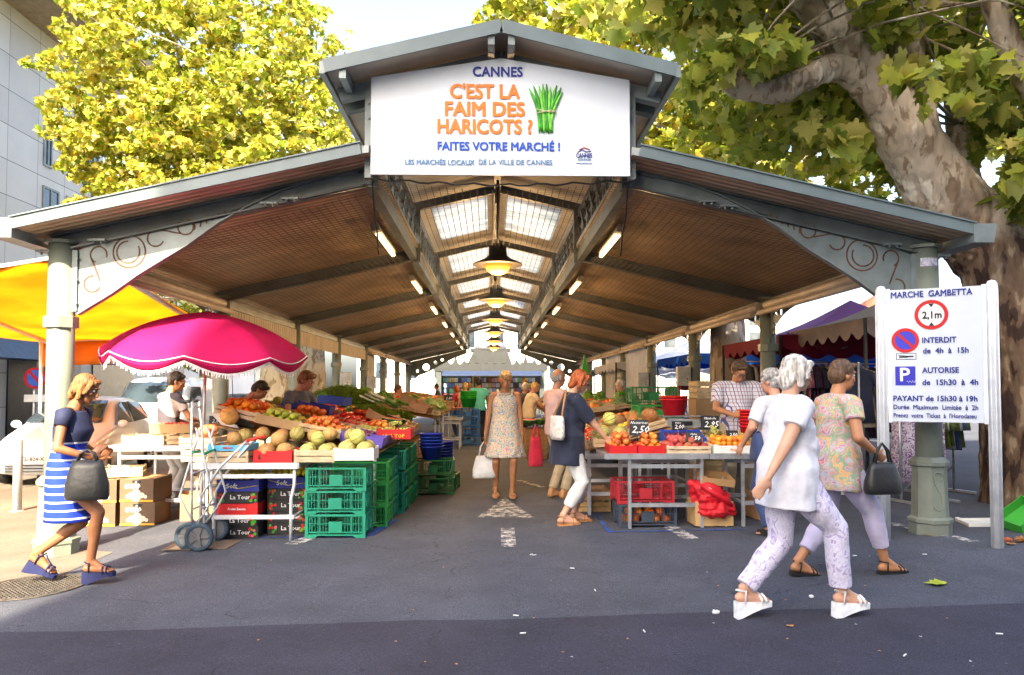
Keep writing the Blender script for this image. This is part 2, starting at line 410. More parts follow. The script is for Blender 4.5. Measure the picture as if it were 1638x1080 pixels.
# columns
def column_parts():
    g = G(); g.lathe((0, 0, 0), [(.118, .0), (.118, 2.90)], 20)
    g.lathe((0, 0, 2.86), [(.16, 0), (.16, .03)], 8, smooth=False)
    m_colp = mat('column_paint', (.20, .225, .185), .42, 0, .10, 3, .05, 60); shaft = g.mesh('column', m_colp)
    g = G(); R8 = PI / 8
    g.lathe((0, 0, 0), [(.19, -.3), (.19, .10), (.20, .115), (.20, .145), (.165, .165), (.152, .62), (.152, .645), (.178, .655), (.178, .69), (.168, .70), (.150, .72), (.135, .735)], 8, smooth=False, rot=R8)
    base = g.mesh('plinth', m_colp)
    g = G(); g.lathe((0, 0, 2.06), [(.122, 0), (.150, .006), (.150, .112), (.122, .12)], 8, smooth=False, rot=R8); col = g.mesh('collar', m_colp)
    g = G()
    pts = [(.0 + .045 * math.cos(t), 0, .55 + .045 * math.sin(t)) for t in [math.radians(-60 + 24 * i) for i in range(11)]]
    pts += [(-.03, 0, .48), (.03, 0, .37)]
    pts += [(.045 * math.cos(t), 0, .28 + .045 * math.sin(t)) for t in [math.radians(50 - 24 * i) for i in range(11)]]
    g.tube([(x, -.147 - .004 * (z < .3), z) for x, y, z in pts], .0055, 6); scr = g.mesh('scroll_relief', m_colp)
    return shaft, base, col, scr
csh, cba, cco, csc = column_parts()
for k, y in enumerate(YF):
    for s in (-1, 1):
        x = SX(s, HW); o = obj('column', csh, hall); o.location = (x, y, 0 if False else -.02)
        for me, nm in ((cba, 'plinth'), (cco, 'collar'), (csc, 'scroll_relief')):
            if nm == 'scroll_relief' and k: continue
            c = obj(nm, me, o); c.location = (0, 0, (gz(x) + .02 if nm != 'collar' else .0) + 0)
        # rafters
        g = G(); a = Vector((SX(s, 1.2), y, zc(1.2) - .085)); b2 = Vector((SX(s, 4.25), y, zc(4.25) - .085))
        g.beam(a, b2, .02, .15)
        for dz in (-.082, .068): g.beam(a + Vector((0, 0, dz)), b2 + Vector((0, 0, dz)), .12, .016)
        r_ = g.build('rafter', m_steel, hall)
        if k == 0:
            for xx in (3.80, 4.28, 2.0, 2.2):
                g = G(); g.box((SX(s, xx), y - .05, zc(xx) - .155), (.16, .1, .02)); g.cyl((SX(s, xx) - .03, y - .08, zc(xx) - .19), (SX(s, xx) - .03, y - .08, zc(xx) - .14), .012, 6); g.cyl((SX(s, xx) + .04, y - .08, zc(xx) - .19), (SX(s, xx) + .04, y - .08, zc(xx) - .14), .012, 6)
                g.build('bolt_plate', m_steel_lt, hall)
        # monitor post and rafter
        g = G(); xx = SX(s, 1.22); g.bb(xx - .05, xx + .05, y - .06, y + .06, 3.40, 4.26)
        g.bb(xx - .09, xx + .09, y - .085, y + .085, 3.56, 3.60)
        g.build('monitor_post', m_steel, hall)
        g = G(); g.beam((SX(s, 0.0), y, 4.53), (SX(s, 1.5), y, 4.185), .10, .12); g.build('monitor_rafter', m_steel, hall)
    g = G(); g.lathe((XC, y, 4.30), [(.04, 0), (.04, .16)], 8); g.build('ridge_boss', m_steel, hall)
# front and rear spandrel brackets with their scroll cut-outs
def PB(x, y): q = at(x / 3.857, 340 + y / 3.857, Y0 - .0); return (-(q.x - XC), q.z)
low = [(488, 626), (700, 498), (860, 385), (1010, 292), (1157, 205)]
def PX(x, y): q = at(x, y, Y0); return (-(q.x - XC), q.z)
lowp = [PB(*p) for p in low] + [PX(350, 357), PX(400, 329), PX(450, 306), PX(510, 287), PX(575, 277)]
topp = [(a, zc(a) - .18) for a in (1.24, 2.0, 3.0, 3.9)]
outer = lowp + topp + [(4.02, zc(4.02) - .2), (4.02, lowp[0][1])]
W_ = .015; sc = 7.1 / 1200 / 3.857
def C(x, y, r, a0, a1, r1=None, n=24):
    c = PB(x, y); return arc(c, r * sc, a0, a1, n, r1 * sc if r1 else None)
def M_(pts): return pts
# angles are measured with +u to the column (left on the left bracket)
sp1 = C(615, 262, 50, -70, 185) + [PB(600, 330), PB(624, 410)]
sp1 = C(615, 262, 50, 250, -5)
sc1 = sp1 + [PB(612, 360)] + C(576, 443, 50, 170, 430)
sc2 = C(800, 245, 104, 110, 400)
sc2 = arc(PB(800, 245), 105 * sc, 85, 430, 40, 92 * sc)
sc3 = arc(PB(795, 245), 72 * sc, 150, 450, 30, 66 * sc)
sc4 = C(965, 160, 52, 210, -10) ; sc4 = arc(PB(965, 162), 50 * sc, 200, 430, 20)
sc5 = arc(PB(1150, 92), 48 * sc, 100, 400, 20)
holes0 = [band(sc2, W_), band(sc3, W_), band(arc(PB(615, 262), 50 * sc, -70, 200, 20), W_), band([PB(572, 290), PB(600, 360), PB(624, 425)], W_), band(arc(PB(576, 443), 50 * sc, -160, 100, 20), W_), band(sc4, W_), band(sc5, W_), band([PB(985, 106), PB(1060, 122), PB(1120, 132)], W_)]
for i in range(6):
    q = PX(312 + i * 9.5, 362 - i * 4.4); holes0.append(band([(q[0], q[1] - .040 + .004 * i), (q[0] - .006, q[1] - .01), (q[0] + .0, q[1] + .02)], W_))
def mir(l, s): return [(XC + s * x, z) for x, z in l]
for s in (-1, 1):
    if s == -1:
        pr_ = plate2d('spandrel_bracket', mir(outer, 1), [], .014, m_steel_lt, hall, Y0 - .01)
        pm = pr_.data.copy(); pm.transform(Matrix.Translation((2 * XC, 0, 0)) @ Matrix.Scale(-1, 4, (1, 0, 0))); pm.flip_normals(); ob_ = obj('spandrel_bracket', pm, hall); ob_.location = pr_.location; ob_.rotation_euler = pr_.rotation_euler
    for h_ in holes0:
        hw_ = len(h_) // 2; g = G(); vs = [(SX(s, a), Y0 - .0195, z) for a, z in h_[:hw_] + h_[hw_:][::-1]]
        g.add(vs + [(x_, y_ + .003, z_) for x_, y_, z_ in vs], [(i, i + 1, i + 1 + hw_, i + hw_) for i in range(hw_ - 1)] + [(i, i + 1, i + 1 + 2 * hw_, i + 2 * hw_) for i in range(hw_ - 1)] + [(i + hw_, i + hw_ + 1, i + 1 + 3 * hw_, i + 3 * hw_) for i in range(hw_ - 1)])
        g.build('scroll_cutout', m_rust, hall)
    g = G(); lp = [(SX(s, a), Y0 - .01, z) for a, z in lowp]
    for a, b2 in zip(lp, lp[1:]): g.beam((a[0], a[1], a[2] - .006), (b2[0], b2[1], b2[2] - .006), .075, .012)
    g.build('bracket_flange', m_steel_lt, hall)
    g = G(); g.bb(SX(s, 4.03) - .03, SX(s, 4.03) + .03, Y0 - .04, Y0 + .02, 2.20, 2.78)
    for z in (2.28, 2.5, 2.7): g.cyl((SX(s, 4.0), Y0 - .045, z), (SX(s, 4.0), Y0 - .055, z), .014, 6)
    g.build('bracket_hinge', m_steel_lt, hall)
    g = G()
    for px, py in ((137, 372), (184, 366), (210, 361), (246, 353), (286, 342)):
        pass
    # rear
    if s == 1: pass
    hr = [arc((3.93, 2.02), .10, 0, 340, 14), arc((3.72, 2.33), .08, 0, 340, 14), arc((3.28, 2.52), .17, 0, 340, 18), arc((2.82, 2.73), .09, 0, 340, 14), arc((2.5, 2.88), .07, 0, 340, 14)]
    orr = [(4.05, 1.85), (3.6, 2.12), (3.1, 2.32), (2.6, 2.62), (2.0, 2.93), (1.3, 3.2), (1.3, zc(1.3) - .18), (4.05, zc(4.05) - .19)]
    plate2d('spandrel_bracket', mir(orr, s), [mir(h, s) for h in hr], .014, m_steel, hall, YF[-1])
    # longitudinal arches between the columns
    for k in range(NB):
        y0, y1 = YF[k] + .11, YF[k + 1] - .11; ym = (y0 + y1) / 2; R = (y1 - y0) / 2
        for q in (0, 1):
            poly = []; hw = 1.25
            for i in range(13):
                t = PI / 2 * i / 12; poly.append((hw - hw * math.cos(t) if False else hw * (1 - math.sin(t)), 2.12 + .50 * math.cos(t) if False else 2.12 + .52 * math.cos(PI / 2 - (PI / 2 - t))))
            poly = [(hw * (1 - math.cos(PI / 2 * i / 12)), 2.12 + .53 * math.sin(PI / 2 * i / 12)) for i in range(13)]
            poly += [(hw, 2.70), (0, 2.70)]
            yy0 = y0 if q == 0 else y1; sg = 1 if q == 0 else -1
            outer2 = [(yy0 + sg * u, z) for u, z in poly]
            hh = [[(yy0 + sg * a, z) for a, z in arc((.20, 2.52), .085, 20, 300, 14)], [(yy0 + sg * a, z) for a, z in arc((.13, 2.34), .05, 0, 330, 12)], [(yy0 + sg * a, z) for a, z in arc((.43, 2.60), .055, 0, 330, 12)]]
            o = plate2d('arch_bracket', outer2, [band(h, .03) for h in hh[:1]] + hh[1:], .012, m_steel, hall, 0)
            o.rotation_euler = (PI / 2, 0, PI / 2); o.location = (SX(s, HW), 0, 0)
# monitor (raised centre) roof
g = G(); MZ0, MZ1 = 4.30, 4.665
def mz(a): return MZ1 - (MZ1 - MZ0) * a / 1.5
m_ceil2 = mat('monitor_soffit', (.50, .44, .36), .55, 0, .12, 1.5)
for s in (-1, 1):
    segs = [(6.55, YF[1] + .05, 0)]
    for k in range(1, NB): segs += [(YF[k] + .05, YF[k] + BAY * .18, 0), (YF[k] + BAY * .18, YF[k] + BAY * .80, 1), (YF[k] + BAY * .80, YF[k + 1] + .05, 0)]
    segs.append((YF[-1] + .05, YB + .2, 0))
    for a, b2, sk in segs:
        for (u0, u1) in (((0, .16), (.16, 1.08), (1.08, 1.55)) if sk else ((0, 1.55),)):
            glass = sk and u0 == .16
            vs = [(SX(s, u), y, mz(u) + dz) for dz in (0, .05) for y in (a, b2) for u in (u0, u1)]
            gg = G()
            gg.add(vs, [(0, 1, 3, 2)]); gg.m = 1; gg.add(vs, [(4, 6, 7, 5), (0, 4, 5, 1), (2, 3, 7, 6), (0, 2, 6, 4), (1, 5, 7, 3)])
            if glass: gg.build('skylight', [_M.get('polycarb') or mat('polycarb', (.34, .38, .42), .4, 0, .1, 1.2, transl=.8, stretch=(1, 5, 1), col2=(.66, .68, .70))] * 2, hall)
            else:
                g.v_off = len(g.v); g.m = 0; g.add(vs, [(0, 1, 3, 2)]); g.m = 1; g.add(vs, [(4, 6, 7, 5), (0, 4, 5, 1), (2, 3, 7, 6), (0, 2, 6, 4), (1, 5, 7, 3)])
g.build('monitor_roof', [m_ceil2, m_roof], hall)
for s in (-1, 1):
    g = G(); g.beam((SX(s, 0), 6.535, mz(0) + .02), (SX(s, 1.56), 6.535, mz(1.56) + .02), .02, .12)
    g.build('monitor_fascia', _M['fascia_paint'], hall)
    g = G(); g.bb(min(SX(s, 1.55), SX(s, 1.60)), max(SX(s, 1.55), SX(s, 1.60)), 6.53, YB + .2, mz(1.55) - .05, mz(1.55) + .06); g.build('monitor_gutter', m_steel_lt, hall)
    g = G()
    for u in (.09, 1.40): g.box((SX(s, u), 6.72, mz(u) - .07), (.06, .34, .10))
    g.beam((SX(s, 0), 6.95, mz(0) - .10), (SX(s, 1.5), 6.95, mz(1.5) - .10), .1, .12)
    g.bb(min(SX(s, 1.20), SX(s, 1.26)), max(SX(s, 1.20), SX(s, 1.26)), 6.90, 6.98, 3.42, mz(1.25) - .1)
    for z in (3.55, 3.72, 3.98, 4.12): g.cyl((SX(s, 1.225), 6.90, z), (SX(s, 1.225), 6.885, z), .016, 6)
    g.build('eaves_bracket', m_steel_lt, hall)
    # pierced side panels of the raised centre
    for k in range(NB):
        y0, y1 = YF[k] + .07, YF[k + 1] - .07; g = G(); x = SX(s, 1.24)
        g.bb(x - .012, x + .012, y0, y1, 3.56, 3.64); g.bb(x - .012, x + .012, y0, y1, 4.10, 4.20)
        nz_ = 8
        for i in range(nz_ + 1):
            y = y0 + (y1 - y0) * i / nz_; g.bb(x - .010, x + .010, y - (.06 if 0 < i < nz_ else .0), y + (.06 if 0 < i < nz_ else .06), 3.64, 4.10)
        for i in range(nz_):
            y = y0 + (y1 - y0) * i / nz_; h = (y1 - y0) / nz_
            g.beam((x, y, 3.66), (x, y + h, 4.08), .016, .07, (1, 0, 0)); g.bb(x - .011, x + .011, y, y + h, 3.85, 3.90)
        g.build('pierced_panel', m_steel, hall)
g = G(); g.bb(XC - .05, XC + .05, 6.95, YB, 4.49, 4.585); g.build('ridge_beam', m_steel, hall)
# ribbed valances on the left, blind rolls on the right
m_val = mat('ribbed_valance', (.55, .47, .36), .6, 0, .1, 2)
m_roll = mat('blind_roll', (.55, .46, .38), .5, .0, .1, 3)
for s in (-1, 1):
    for k in range(0, 7):
        x = SX(s, HW - .07); y0, y1 = YF[k] + .15, YF[k + 1] - .15
        if s == -1 and k >= 1 and k < 4:
            g = G(); N = 60
            for i in range(N):
                ya = y0 + (y1 - y0) * i / N; g.bb(x - .012 - .008 * (i % 2), x + .012 - .008 * (i % 2), ya, ya + (y1 - y0) / N, 2.38 + .0 * k, 2.68)
            g.build('ribbed_valance', m_val, hall)
        else:
            g = G(); g.cyl((x, y0, 2.74), (x, y1, 2.74), .065, 14); g.cyl((x - s * .12, y0, 2.62), (x - s * .12, y1, 2.62), .04, 12); g.build('blind_roll', m_roll, hall)
m_curt = mat('pale_curtain', (.80, .76, .68), .7, 0, .08, 2, transl=.55)
def curtain(s, y0, y1, z0=.25, z1=2.7, cat=0):
    g = G(); x = SX(s, HW + .02)
    g.grid(lambda u, v: (x + .025 * math.sin(u * 46 + v) + .02 * math.sin(u * 13), y0 + (y1 - y0) * u, z0 + (z1 - z0) * v), 60, 4)
    return g.build('side_curtain', m_curt, hall, solid=.004)
curtain(1, YF[3] + .15, YF[4] - .15); curtain(1, YF[4] + .15, YF[5] - .15); curtain(1, YF[6] + .1, YF[7] - .2, .9); curtain(-1, YF[4] + .15, YF[4] + 2.2, 1.0)
# netting
def netmat(name, cell, th):
    m = mat(name, (.16, .12, .08), .8); n, L, b, mx = nodes_of(m); s_, tc = sepo(n, L)
    def line(o):
        f = mth(n, L, 'FRACT', mth(n, L, 'DIVIDE', o, cell)); return mth(n, L, 'LESS_THAN', f, th / cell)
    a = mth(n, L, 'MAXIMUM', line(s_.outputs[0]), line(s_.outputs[1])); L.new(a, b.inputs['Alpha']); return m
m_net = netmat('netting', .075, .0075)
net = G(); net.grid(lambda u, v: (XC + (u - .5) * 2.3, 7.3 + 29 * v, 3.52 - (.10 + .16 * v * v) * (1 - (2 * u - 1) ** 2) - .04 * (abs(math.sin(v * 29 / 4.2 * PI)))), 12, 84)
o = net.build('bird_net', m_net); tag(o, 'bird netting sagging under the raised centre of the roof', 'net', 'bird netting')
for s in (-1, 1):
    net = G(); net.grid(lambda u, v: (SX(s, 1.36 + 2.66 * u), 7.3 + 29 * v, zc(1.36 + 2.66 * u) - .20 - .05 * math.sin(PI * u) - .03 * abs(math.sin(v * 29 / 4.2 * PI))), 8, 84)
    o = net.build('bird_net', m_net); tag(o, 'bird netting under the roof slope above the %s' % ('peaches' if s > 0 else 'melons'), 'net', 'bird netting')
# ================= lamps =================
m_bowl = mat('lamp_glow', (1, .62, .2), .3, 0, .0, emit=(1, .20, .012), estr=.50)
m_tube = mat('tube_glow', (1, .95, .75), .3, 0, .0, emit=(1, .74, .34), estr=1.0)
m_lampm = mat('lamp_metal', (.05, .04, .03), .5, .2, .15, 6)
proto = thing('pendant_lamp', 'x', 'lamp', (0, 0, 0))
g = G(); g.lathe((0, 0, 0), [(.35, -.02), (.34, .0), (.20, .06), (.13, .11), (.12, .24), (.07, .28), (.02, .30)], 24); g.build('lamp_shade', m_lampm, proto)
g = G(); g.lathe((0, 0, 0), [(.02, -.155), (.08, -.145), (.14, -.11), (.18, -.05), (.185, -.022)], 20); g.build('lamp_bowl', m_bowl, proto)
g = G(); g.cyl((0, 0, .28), (0, 0, 1.18), .018, 8); g.build('stem', m_lampm, proto)
words = ['nearest', 'second', 'third', 'fourth', 'fifth', 'sixth', 'farthest']
for k in range(6):
    o = proto if k == 0 else clone(proto)
    o.location = (XC, 10.45 + BAY * k, 3.22)
    tag(o, 'bell shaped hanging lamp with amber bowl, %s under the ridge' % ('first' if k == 0 else words[k]), 'lamp', 'pendant lamps')
    pl = bpy.data.lights.new('lamp_light', 'POINT'); pl.energy = 24; pl.color = (1, .60, .26); pl.shadow_soft_size = .16
    q = bpy.data.objects.new('lamp_light', pl); COL.objects.link(q); q.parent = o; q.location = (0, 0, -.26)
proto = thing('tube_light', 'x', 'lamp')
g = G(); g.bb(-.045, .045, -.8, .8, .03, .09); g.bb(-.05, .05, -.86, -.72, .0, .1); g.build('housing', mat('lamp_housing', (.45, .42, .38), .4), proto)
g = G(); g.cyl((0, -.72, -.005), (0, .74, -.005), .034, 10); g.build('tube', m_tube, proto)
for s in (-1, 1):
    for k in range(7):
        o = proto if (s == -1 and k == 0) else clone(proto)
        o.location = (SX(s, 1.50), 10.0 + BAY * k, 3.40)
        o.rotation_euler = (0, s * .25, 0)
        tag(o, 'lit tube light, %s on the beam above the %s' % ((words[k] if 0 < k < 6 else 'first' if k == 0 else 'last'), 'peaches' if s > 0 else 'melons'), 'lamp', 'tube lights')
# ================= signs =================
m_sign = mat('sign_white', (.60, .65, .72), .4, 0, .035, 1.6, .25, 2.2, detail=8)
m_navy = mat('ink_navy', (.012, .025, .24), .5, 0, .0); m_blueink = mat('ink_blue', (.008, .07, .46), .5, 0, 0)
m_orange_ink = mat('ink_orange', (.74, .16, .012), .5, 0, 0); m_red_ink = mat('ink_red', (.52, .004, .006), .5, 0, 0)
m_lightblue = mat('ink_steel_blue', (.10, .22, .42), .5, 0, 0)
ban = thing('banner_sign', 'white market banner with orange and blue lettering', 'sign', (XC, 6.80, 0))
zb = 3.42; g = G()
g.prism([(-1.185, zb), (1.185, zb), (1.185, 4.315), (0, 4.505), (-1.185, 4.315)], -.012, .012); g.build('board', m_sign, ban)
_h = text('H', 1.0, m_navy, ban, (0, 0, 0)); _y = [v.co.y for v in _h.data.vertices]; CAPH = max(_y) - min(_y); bpy.data.objects.remove(_h)
def bt(s, px, py, hpx, m, bold=0, sx=1.0, sp=1.0):    # centred on a pixel of the banner plane
    q = at(px, py, 6.80); return text(s, hpx * 6.8 / 1200 / CAPH, m, ban, (q.x - XC, -.016, q.z), bold=bold, sx=sx, spacing=sp)
bt('CANNES', 796, 117, 15, m_navy, .005, .92, 1.05)
def display(s, cx, cy, h, wpx, bold=.0085):
    o = bt(s, cx, cy, h, m_orange_ink, bold); xs = [v.co.x for v in o.data.vertices]; wd = max(xs) - min(xs)
    o.scale = (wpx * 6.8 / 1200 / wd, 1, 1); c = (max(xs) + min(xs)) / 2; o.location.x -= c * o.scale[0]; return o
display("C'EST LA", 776, 149, 22, 114); display("FAIM DES", 776, 177, 22, 130); display("HARICOTS ?", 776, 205, 22, 154)
def fitt(s, x0, x1, cy, h, m, bold):
    o = bt(s, (x0 + x1) / 2, cy, h, m, bold); xs = [v.co.x for v in o.data.vertices]; wd = max(xs) - min(xs)
    k = (x1 - x0) * 6.8 / 1200 / wd; c = (max(xs) + min(xs)) / 2; o.scale = (k, 1, 1); o.location.x -= c * k; return o
fitt('FAITES VOTRE MARCHÉ !', 699, 897, 236, 13, m_blueink, .0045)
fitt('LES MARCHÉS LOCAUX', 648, 760, 261, 8, m_lightblue, .0026); fitt('DE LA VILLE DE CANNES', 765, 884, 261, 8, m_lightblue, .0012)
fitt('CANNES', 921, 947, 250, 7, m_navy, .001); fitt('CÔTE D\'AZUR', 924, 945, 256.5, 3.5, m_lightblue, 0); fitt('www.cannes.com', 921, 947, 262, 2.4, m_lightblue, 0)
g = G(); q = at(934, 243, 6.8); x, z = q.x - XC, q.z
g.m = 0; g.tube([(x - .06, -.016, z - .01), (x - .02, -.016, z + .012), (x + .02, -.016, z - .006), (x + .065, -.016, z + .003)], .004, 6)
g.m = 1; g.tube([(x - .045, -.016, z + .012), (x, -.016, z + .034), (x + .05, -.016, z + .016)], .005, 6); g.build('emblem', [m_navy, m_red_ink], ban)
# the bunch of green beans
mb = [mat('bean_green', (.05, .36, .015), .5, 0, .3, 20), mat('bean_green_dark', (.02, .22, .01), .5, 0, .2, 20), mat('bean_pale', (.16, .50, .05), .5, 0, .2, 20)]
g = G(); random.seed(3)
tops = [(846, 143), (853, 139), (862, 140), (868, 136), (874, 136), (880, 141), (890, 138), (897, 142), (899, 149)]
bots = [(862, 215), (866, 214), (870, 216), (874, 214), (877, 216), (881, 213), (884, 215), (868, 213), (879, 214)]
for i in range(9):
    g.m = i % 3; a = at(*tops[i], 6.8); b2 = at(*bots[i], 6.8); mdl = at(867 + i * 1.7, 180, 6.8)
    pts = []
    for t in range(9):
        u = t / 8; p = a * (1 - u) ** 2 + mdl * 2 * u * (1 - u) + b2 * u * u; pts.append((p.x - XC, -.02 - .003 * (i % 3), p.z))
    g.tube(pts, [.004, .013, .016, .015, .016, .015, .016, .013, .003], 8)
g.build('bean_bunch', mb, ban)
g = G()
for dz in (-.012, .0, .012):
    q = at(873, 181, 6.8); g.tube([(q.x - XC - .11 * (1 if dz else .6), -.045, q.z + dz * 2), (q.x - XC - .05, -.05, q.z + dz), (q.x - XC + .05, -.05, q.z - dz), (q.x - XC + .10, -.045, q.z + dz * 1.5)], .003, 5)
g.build('twine', mat('twine', (.6, .5, .35), .8), ban)
# cable under the banner
g = G(); pts = [(XC - 1.25 + 2.5 * i / 30, 6.86, 3.40 - .05 * math.sin(PI * i / 30) + .012 * math.sin(i * 1.7)) for i in range(31)]
g.tube(pts, .009, 6)
for s in (-1, 1): g.tube([(SX(s, 1.2), 6.9 + .1 * i, 3.42 - .12 * i + .05 * math.sin(i * 2)) for i in range(6)], .008, 6)
tag(g.build('power_cable', m_black), 'black power cable drooping under the banner', 'cable')
# ---- market information sign ----
pL = gat(1416, 864); pR = gat(1596, 876)
ax = (pR - pL); sw = ax.length; sgn = thing('parking_sign', 'white sign with blue parking hours between two ribbed posts', 'sign', ((pL.x + pR.x) / 2, (pL.y + pR.y) / 2, gz(pL.x)), math.atan2(ax.y, ax.x))
m_post = mat('post_white', (.72, .75, .78), .35, 0, .08, 6); Ys = (pL.y + pR.y) / 2
Zs = Ys; k_ = Ys * 1.0 / 1200 * 1.02
zt = 1.47 + (622 - 452) * Ys / 1200 - gz(pL.x)
for s in (-1, 1):
    g = G(); g.lathe((s * sw / 2, 0, -.05), [(.047, 0), (.047, zt), (.044, zt + .03), (.03, zt + .055), (.0, zt + .065)], 20)
    for a in range(8):
        t = 2 * PI * a / 8 + .2; g.cyl((s * sw / 2 + .046 * math.cos(t), .046 * math.sin(t), 0), (s * sw / 2 + .046 * math.cos(t), .046 * math.sin(t), zt - .07), .006, 5)
    g.build('post', m_post, sgn)
zb0 = 1.47 + (622 - 676) * Ys / 1200 - gz(pL.x); zb1 = 1.47 + (622 - 458) * Ys / 1200 - gz(pL.x); bw = sw - .10
g = G(); g.bb(-bw / 2, bw / 2, -.014, .014, zb0, zb1); g.build('board', m_sign, sgn)
g = G()
for s in (-1, 1): g.bb(s * bw / 2 - .012 * (1 + s) - .004, s * bw / 2 + .012 * (1 - s) + .004, -.03, .03, zb0 - .01, zb1 + .01)
g.build('frame', m_post, sgn)
sx0, sx1 = 1424, 1585           # board edges in the photograph
def sv(px, py): return (-bw / 2 + (px - sx0) / (sx1 - sx0) * bw, zb1 - (py - 461) / (677 - 461) * (zb1 - zb0))
def st(s, x0, x1, cy, hpx, m=m_navy, bold=.0024):
    a = sv(x0, cy); b2 = sv(x1, cy); h = hpx * (zb1 - zb0) / 216
    o = text(s, h / CAPH, m, sgn, ((a[0] + b2[0]) / 2, -.017, a[1]), bold=bold, ext=.001)
    xs = [v.co.x for v in o.data.vertices]; wd = max(xs) - min(xs); k = (b2[0] - a[0]) / wd; c = (max(xs) + min(xs)) / 2
    o.scale = (k, 1, 1); o.location.x -= c * k; return o
st('MARCHE  GAMBETTA', 1431, 1565, 470, 9.5); st('INTERDIT', 1482, 1538, 545.5, 8.6); st('de  4h  à  15h', 1483, 1557, 562.5, 8.4)
st('AUTORISE', 1481, 1541, 594, 8.6); st('de  15h30  à  4h', 1481, 1571, 613.5, 8.4)
st('PAYANT de 15h30 à 19h', 1432, 1569, 639.5, 8.2); st('Durée  Maximum  Limitée  à  2h', 1432, 1570, 653.5, 7.0, bold=.0014); st("Prenez  votre  Ticket  à  l'Horodateu", 1432, 1567, 667, 6.8, bold=.0012)
def disc(g, c, r, y0, y1, n=32, r0=0):
    if r0: g.rings([[(c[0] + rr * math.cos(2 * PI * i / n), y, c[1] + rr * math.sin(2 * PI * i / n)) for i in range(n)] for rr, y in ((r0, y1), (r0, y0), (r, y0), (r, y1))], False, False, True)
    else: g.rings([[(c[0] + r * math.cos(2 * PI * i / n), y, c[1] + r * math.sin(2 * PI * i / n)) for i in range(n)] for y in (y1, y0)], True, False)
px2m = (zb1 - zb0) / 216
g = G(); c = sv(1498, 504); disc(g, c, 24 * px2m, -.018, -.013, 36, 18.5 * px2m); g.build('height_limit_ring', m_red_ink, sgn)
g = G(); disc(g, c, 18.4 * px2m, -.0165, -.0135); g.build('height_limit_disc', m_white, sgn); st('2,1m', 1483, 1515, 505, 11, m_black, .003)
g = G()
for s in (-1, 1):
    zc_ = c[1] + s * 18 * px2m; g.add([(c[0] - 4 * px2m, -.018, zc_), (c[0] + 4 * px2m, -.018, zc_), (c[0], -.018, zc_ - s * 6 * px2m)], [(0, 1, 2)])
g.build('limit_arrow', m_black, sgn)
c = sv(1454, 544.5); g = G(); g.m = 1; disc(g, c, 15.5 * px2m, -.0165, -.0135); g.m = 0; disc(g, c, 20 * px2m, -.019, -.013, 36, 15 * px2m)
a45 = math.radians(-45); g.beam((c[0] - 15 * px2m * math.cos(a45), -.018, c[1] - 15 * px2m * math.sin(a45)), (c[0] + 15 * px2m * math.cos(a45), -.018, c[1] + 15 * px2m * math.sin(a45)), .004, 4.2 * px2m, (0, -1, 0) if False else (0, 0, 1))
g.build('no_parking_roundel', [m_red_ink, mat('sign_blue', (.03, .03, .50), .4, 0, 0)], sgn)
a = sv(1438, 565.5); b2 = sv(1472, 576)
g = G(); g.bb(a[0], b2[0], -.016, -.0135, b2[1], a[1]); g.build('tow_plate', m_black, sgn)
g = G(); g.bb(a[0] + .005, b2[0] - .005, -.018, -.0155, b2[1] + .005, a[1] - .005); g.build('tow_plate_field', m_sign, sgn)
g = G(); mx_, mz_ = (a[0] + b2[0]) / 2, (a[1] + b2[1]) / 2; g.beam((a[0] + .02, -.0195, mz_ + .012), (b2[0] - .02, -.0195, mz_ - .004), .002, .005); g.box((a[0] + .06, -.0195, mz_ - .004), (.07, .002, .014)); g.box((b2[0] - .055, -.0195, mz_ + .0), (.06, .002, .012)); g.build('tow_pictogram', m_black, sgn)
a = sv(1436, 587); b2 = sv(1470, 618); g = G(); g.bb(a[0], b2[0], -.017, -.0135, b2[1], a[1]); g.build('parking_symbol', mat('parking_blue', (.02, .02, .42), .4, 0, 0), sgn, bevel=.0)
st('P', 1444, 1461, 601.5, 21, m_white, .004).location.y = -.0185
g = G(); q = sv(1455, 612); g.tube([(q[0] + .008 * i, -.0195, q[1] + .014 * math.sin(i * 2.3)) for i in range(10)], .0018, 5); g.build('scribble', m_white, sgn)
# small sticker on the front right column
g = G(); q = at(1481, 422, 7.2)
rs = [[(SX(1, HW) + .1195 * math.cos(t), Y0 + .1195 * math.sin(t), z) for t in [math.radians(-140 + 10 * i) for i in range(9)]] for z in (q.z - .04, q.z + .04)]
g.add(rs[0] + rs[1], [(i, i + 1, i + 10, i + 9) for i in range(8)]); g.build('sticker', mat('sticker_white', (.7, .72, .75), .4, 0, .3, 40, col2=(.25, .2, .4)), hall)
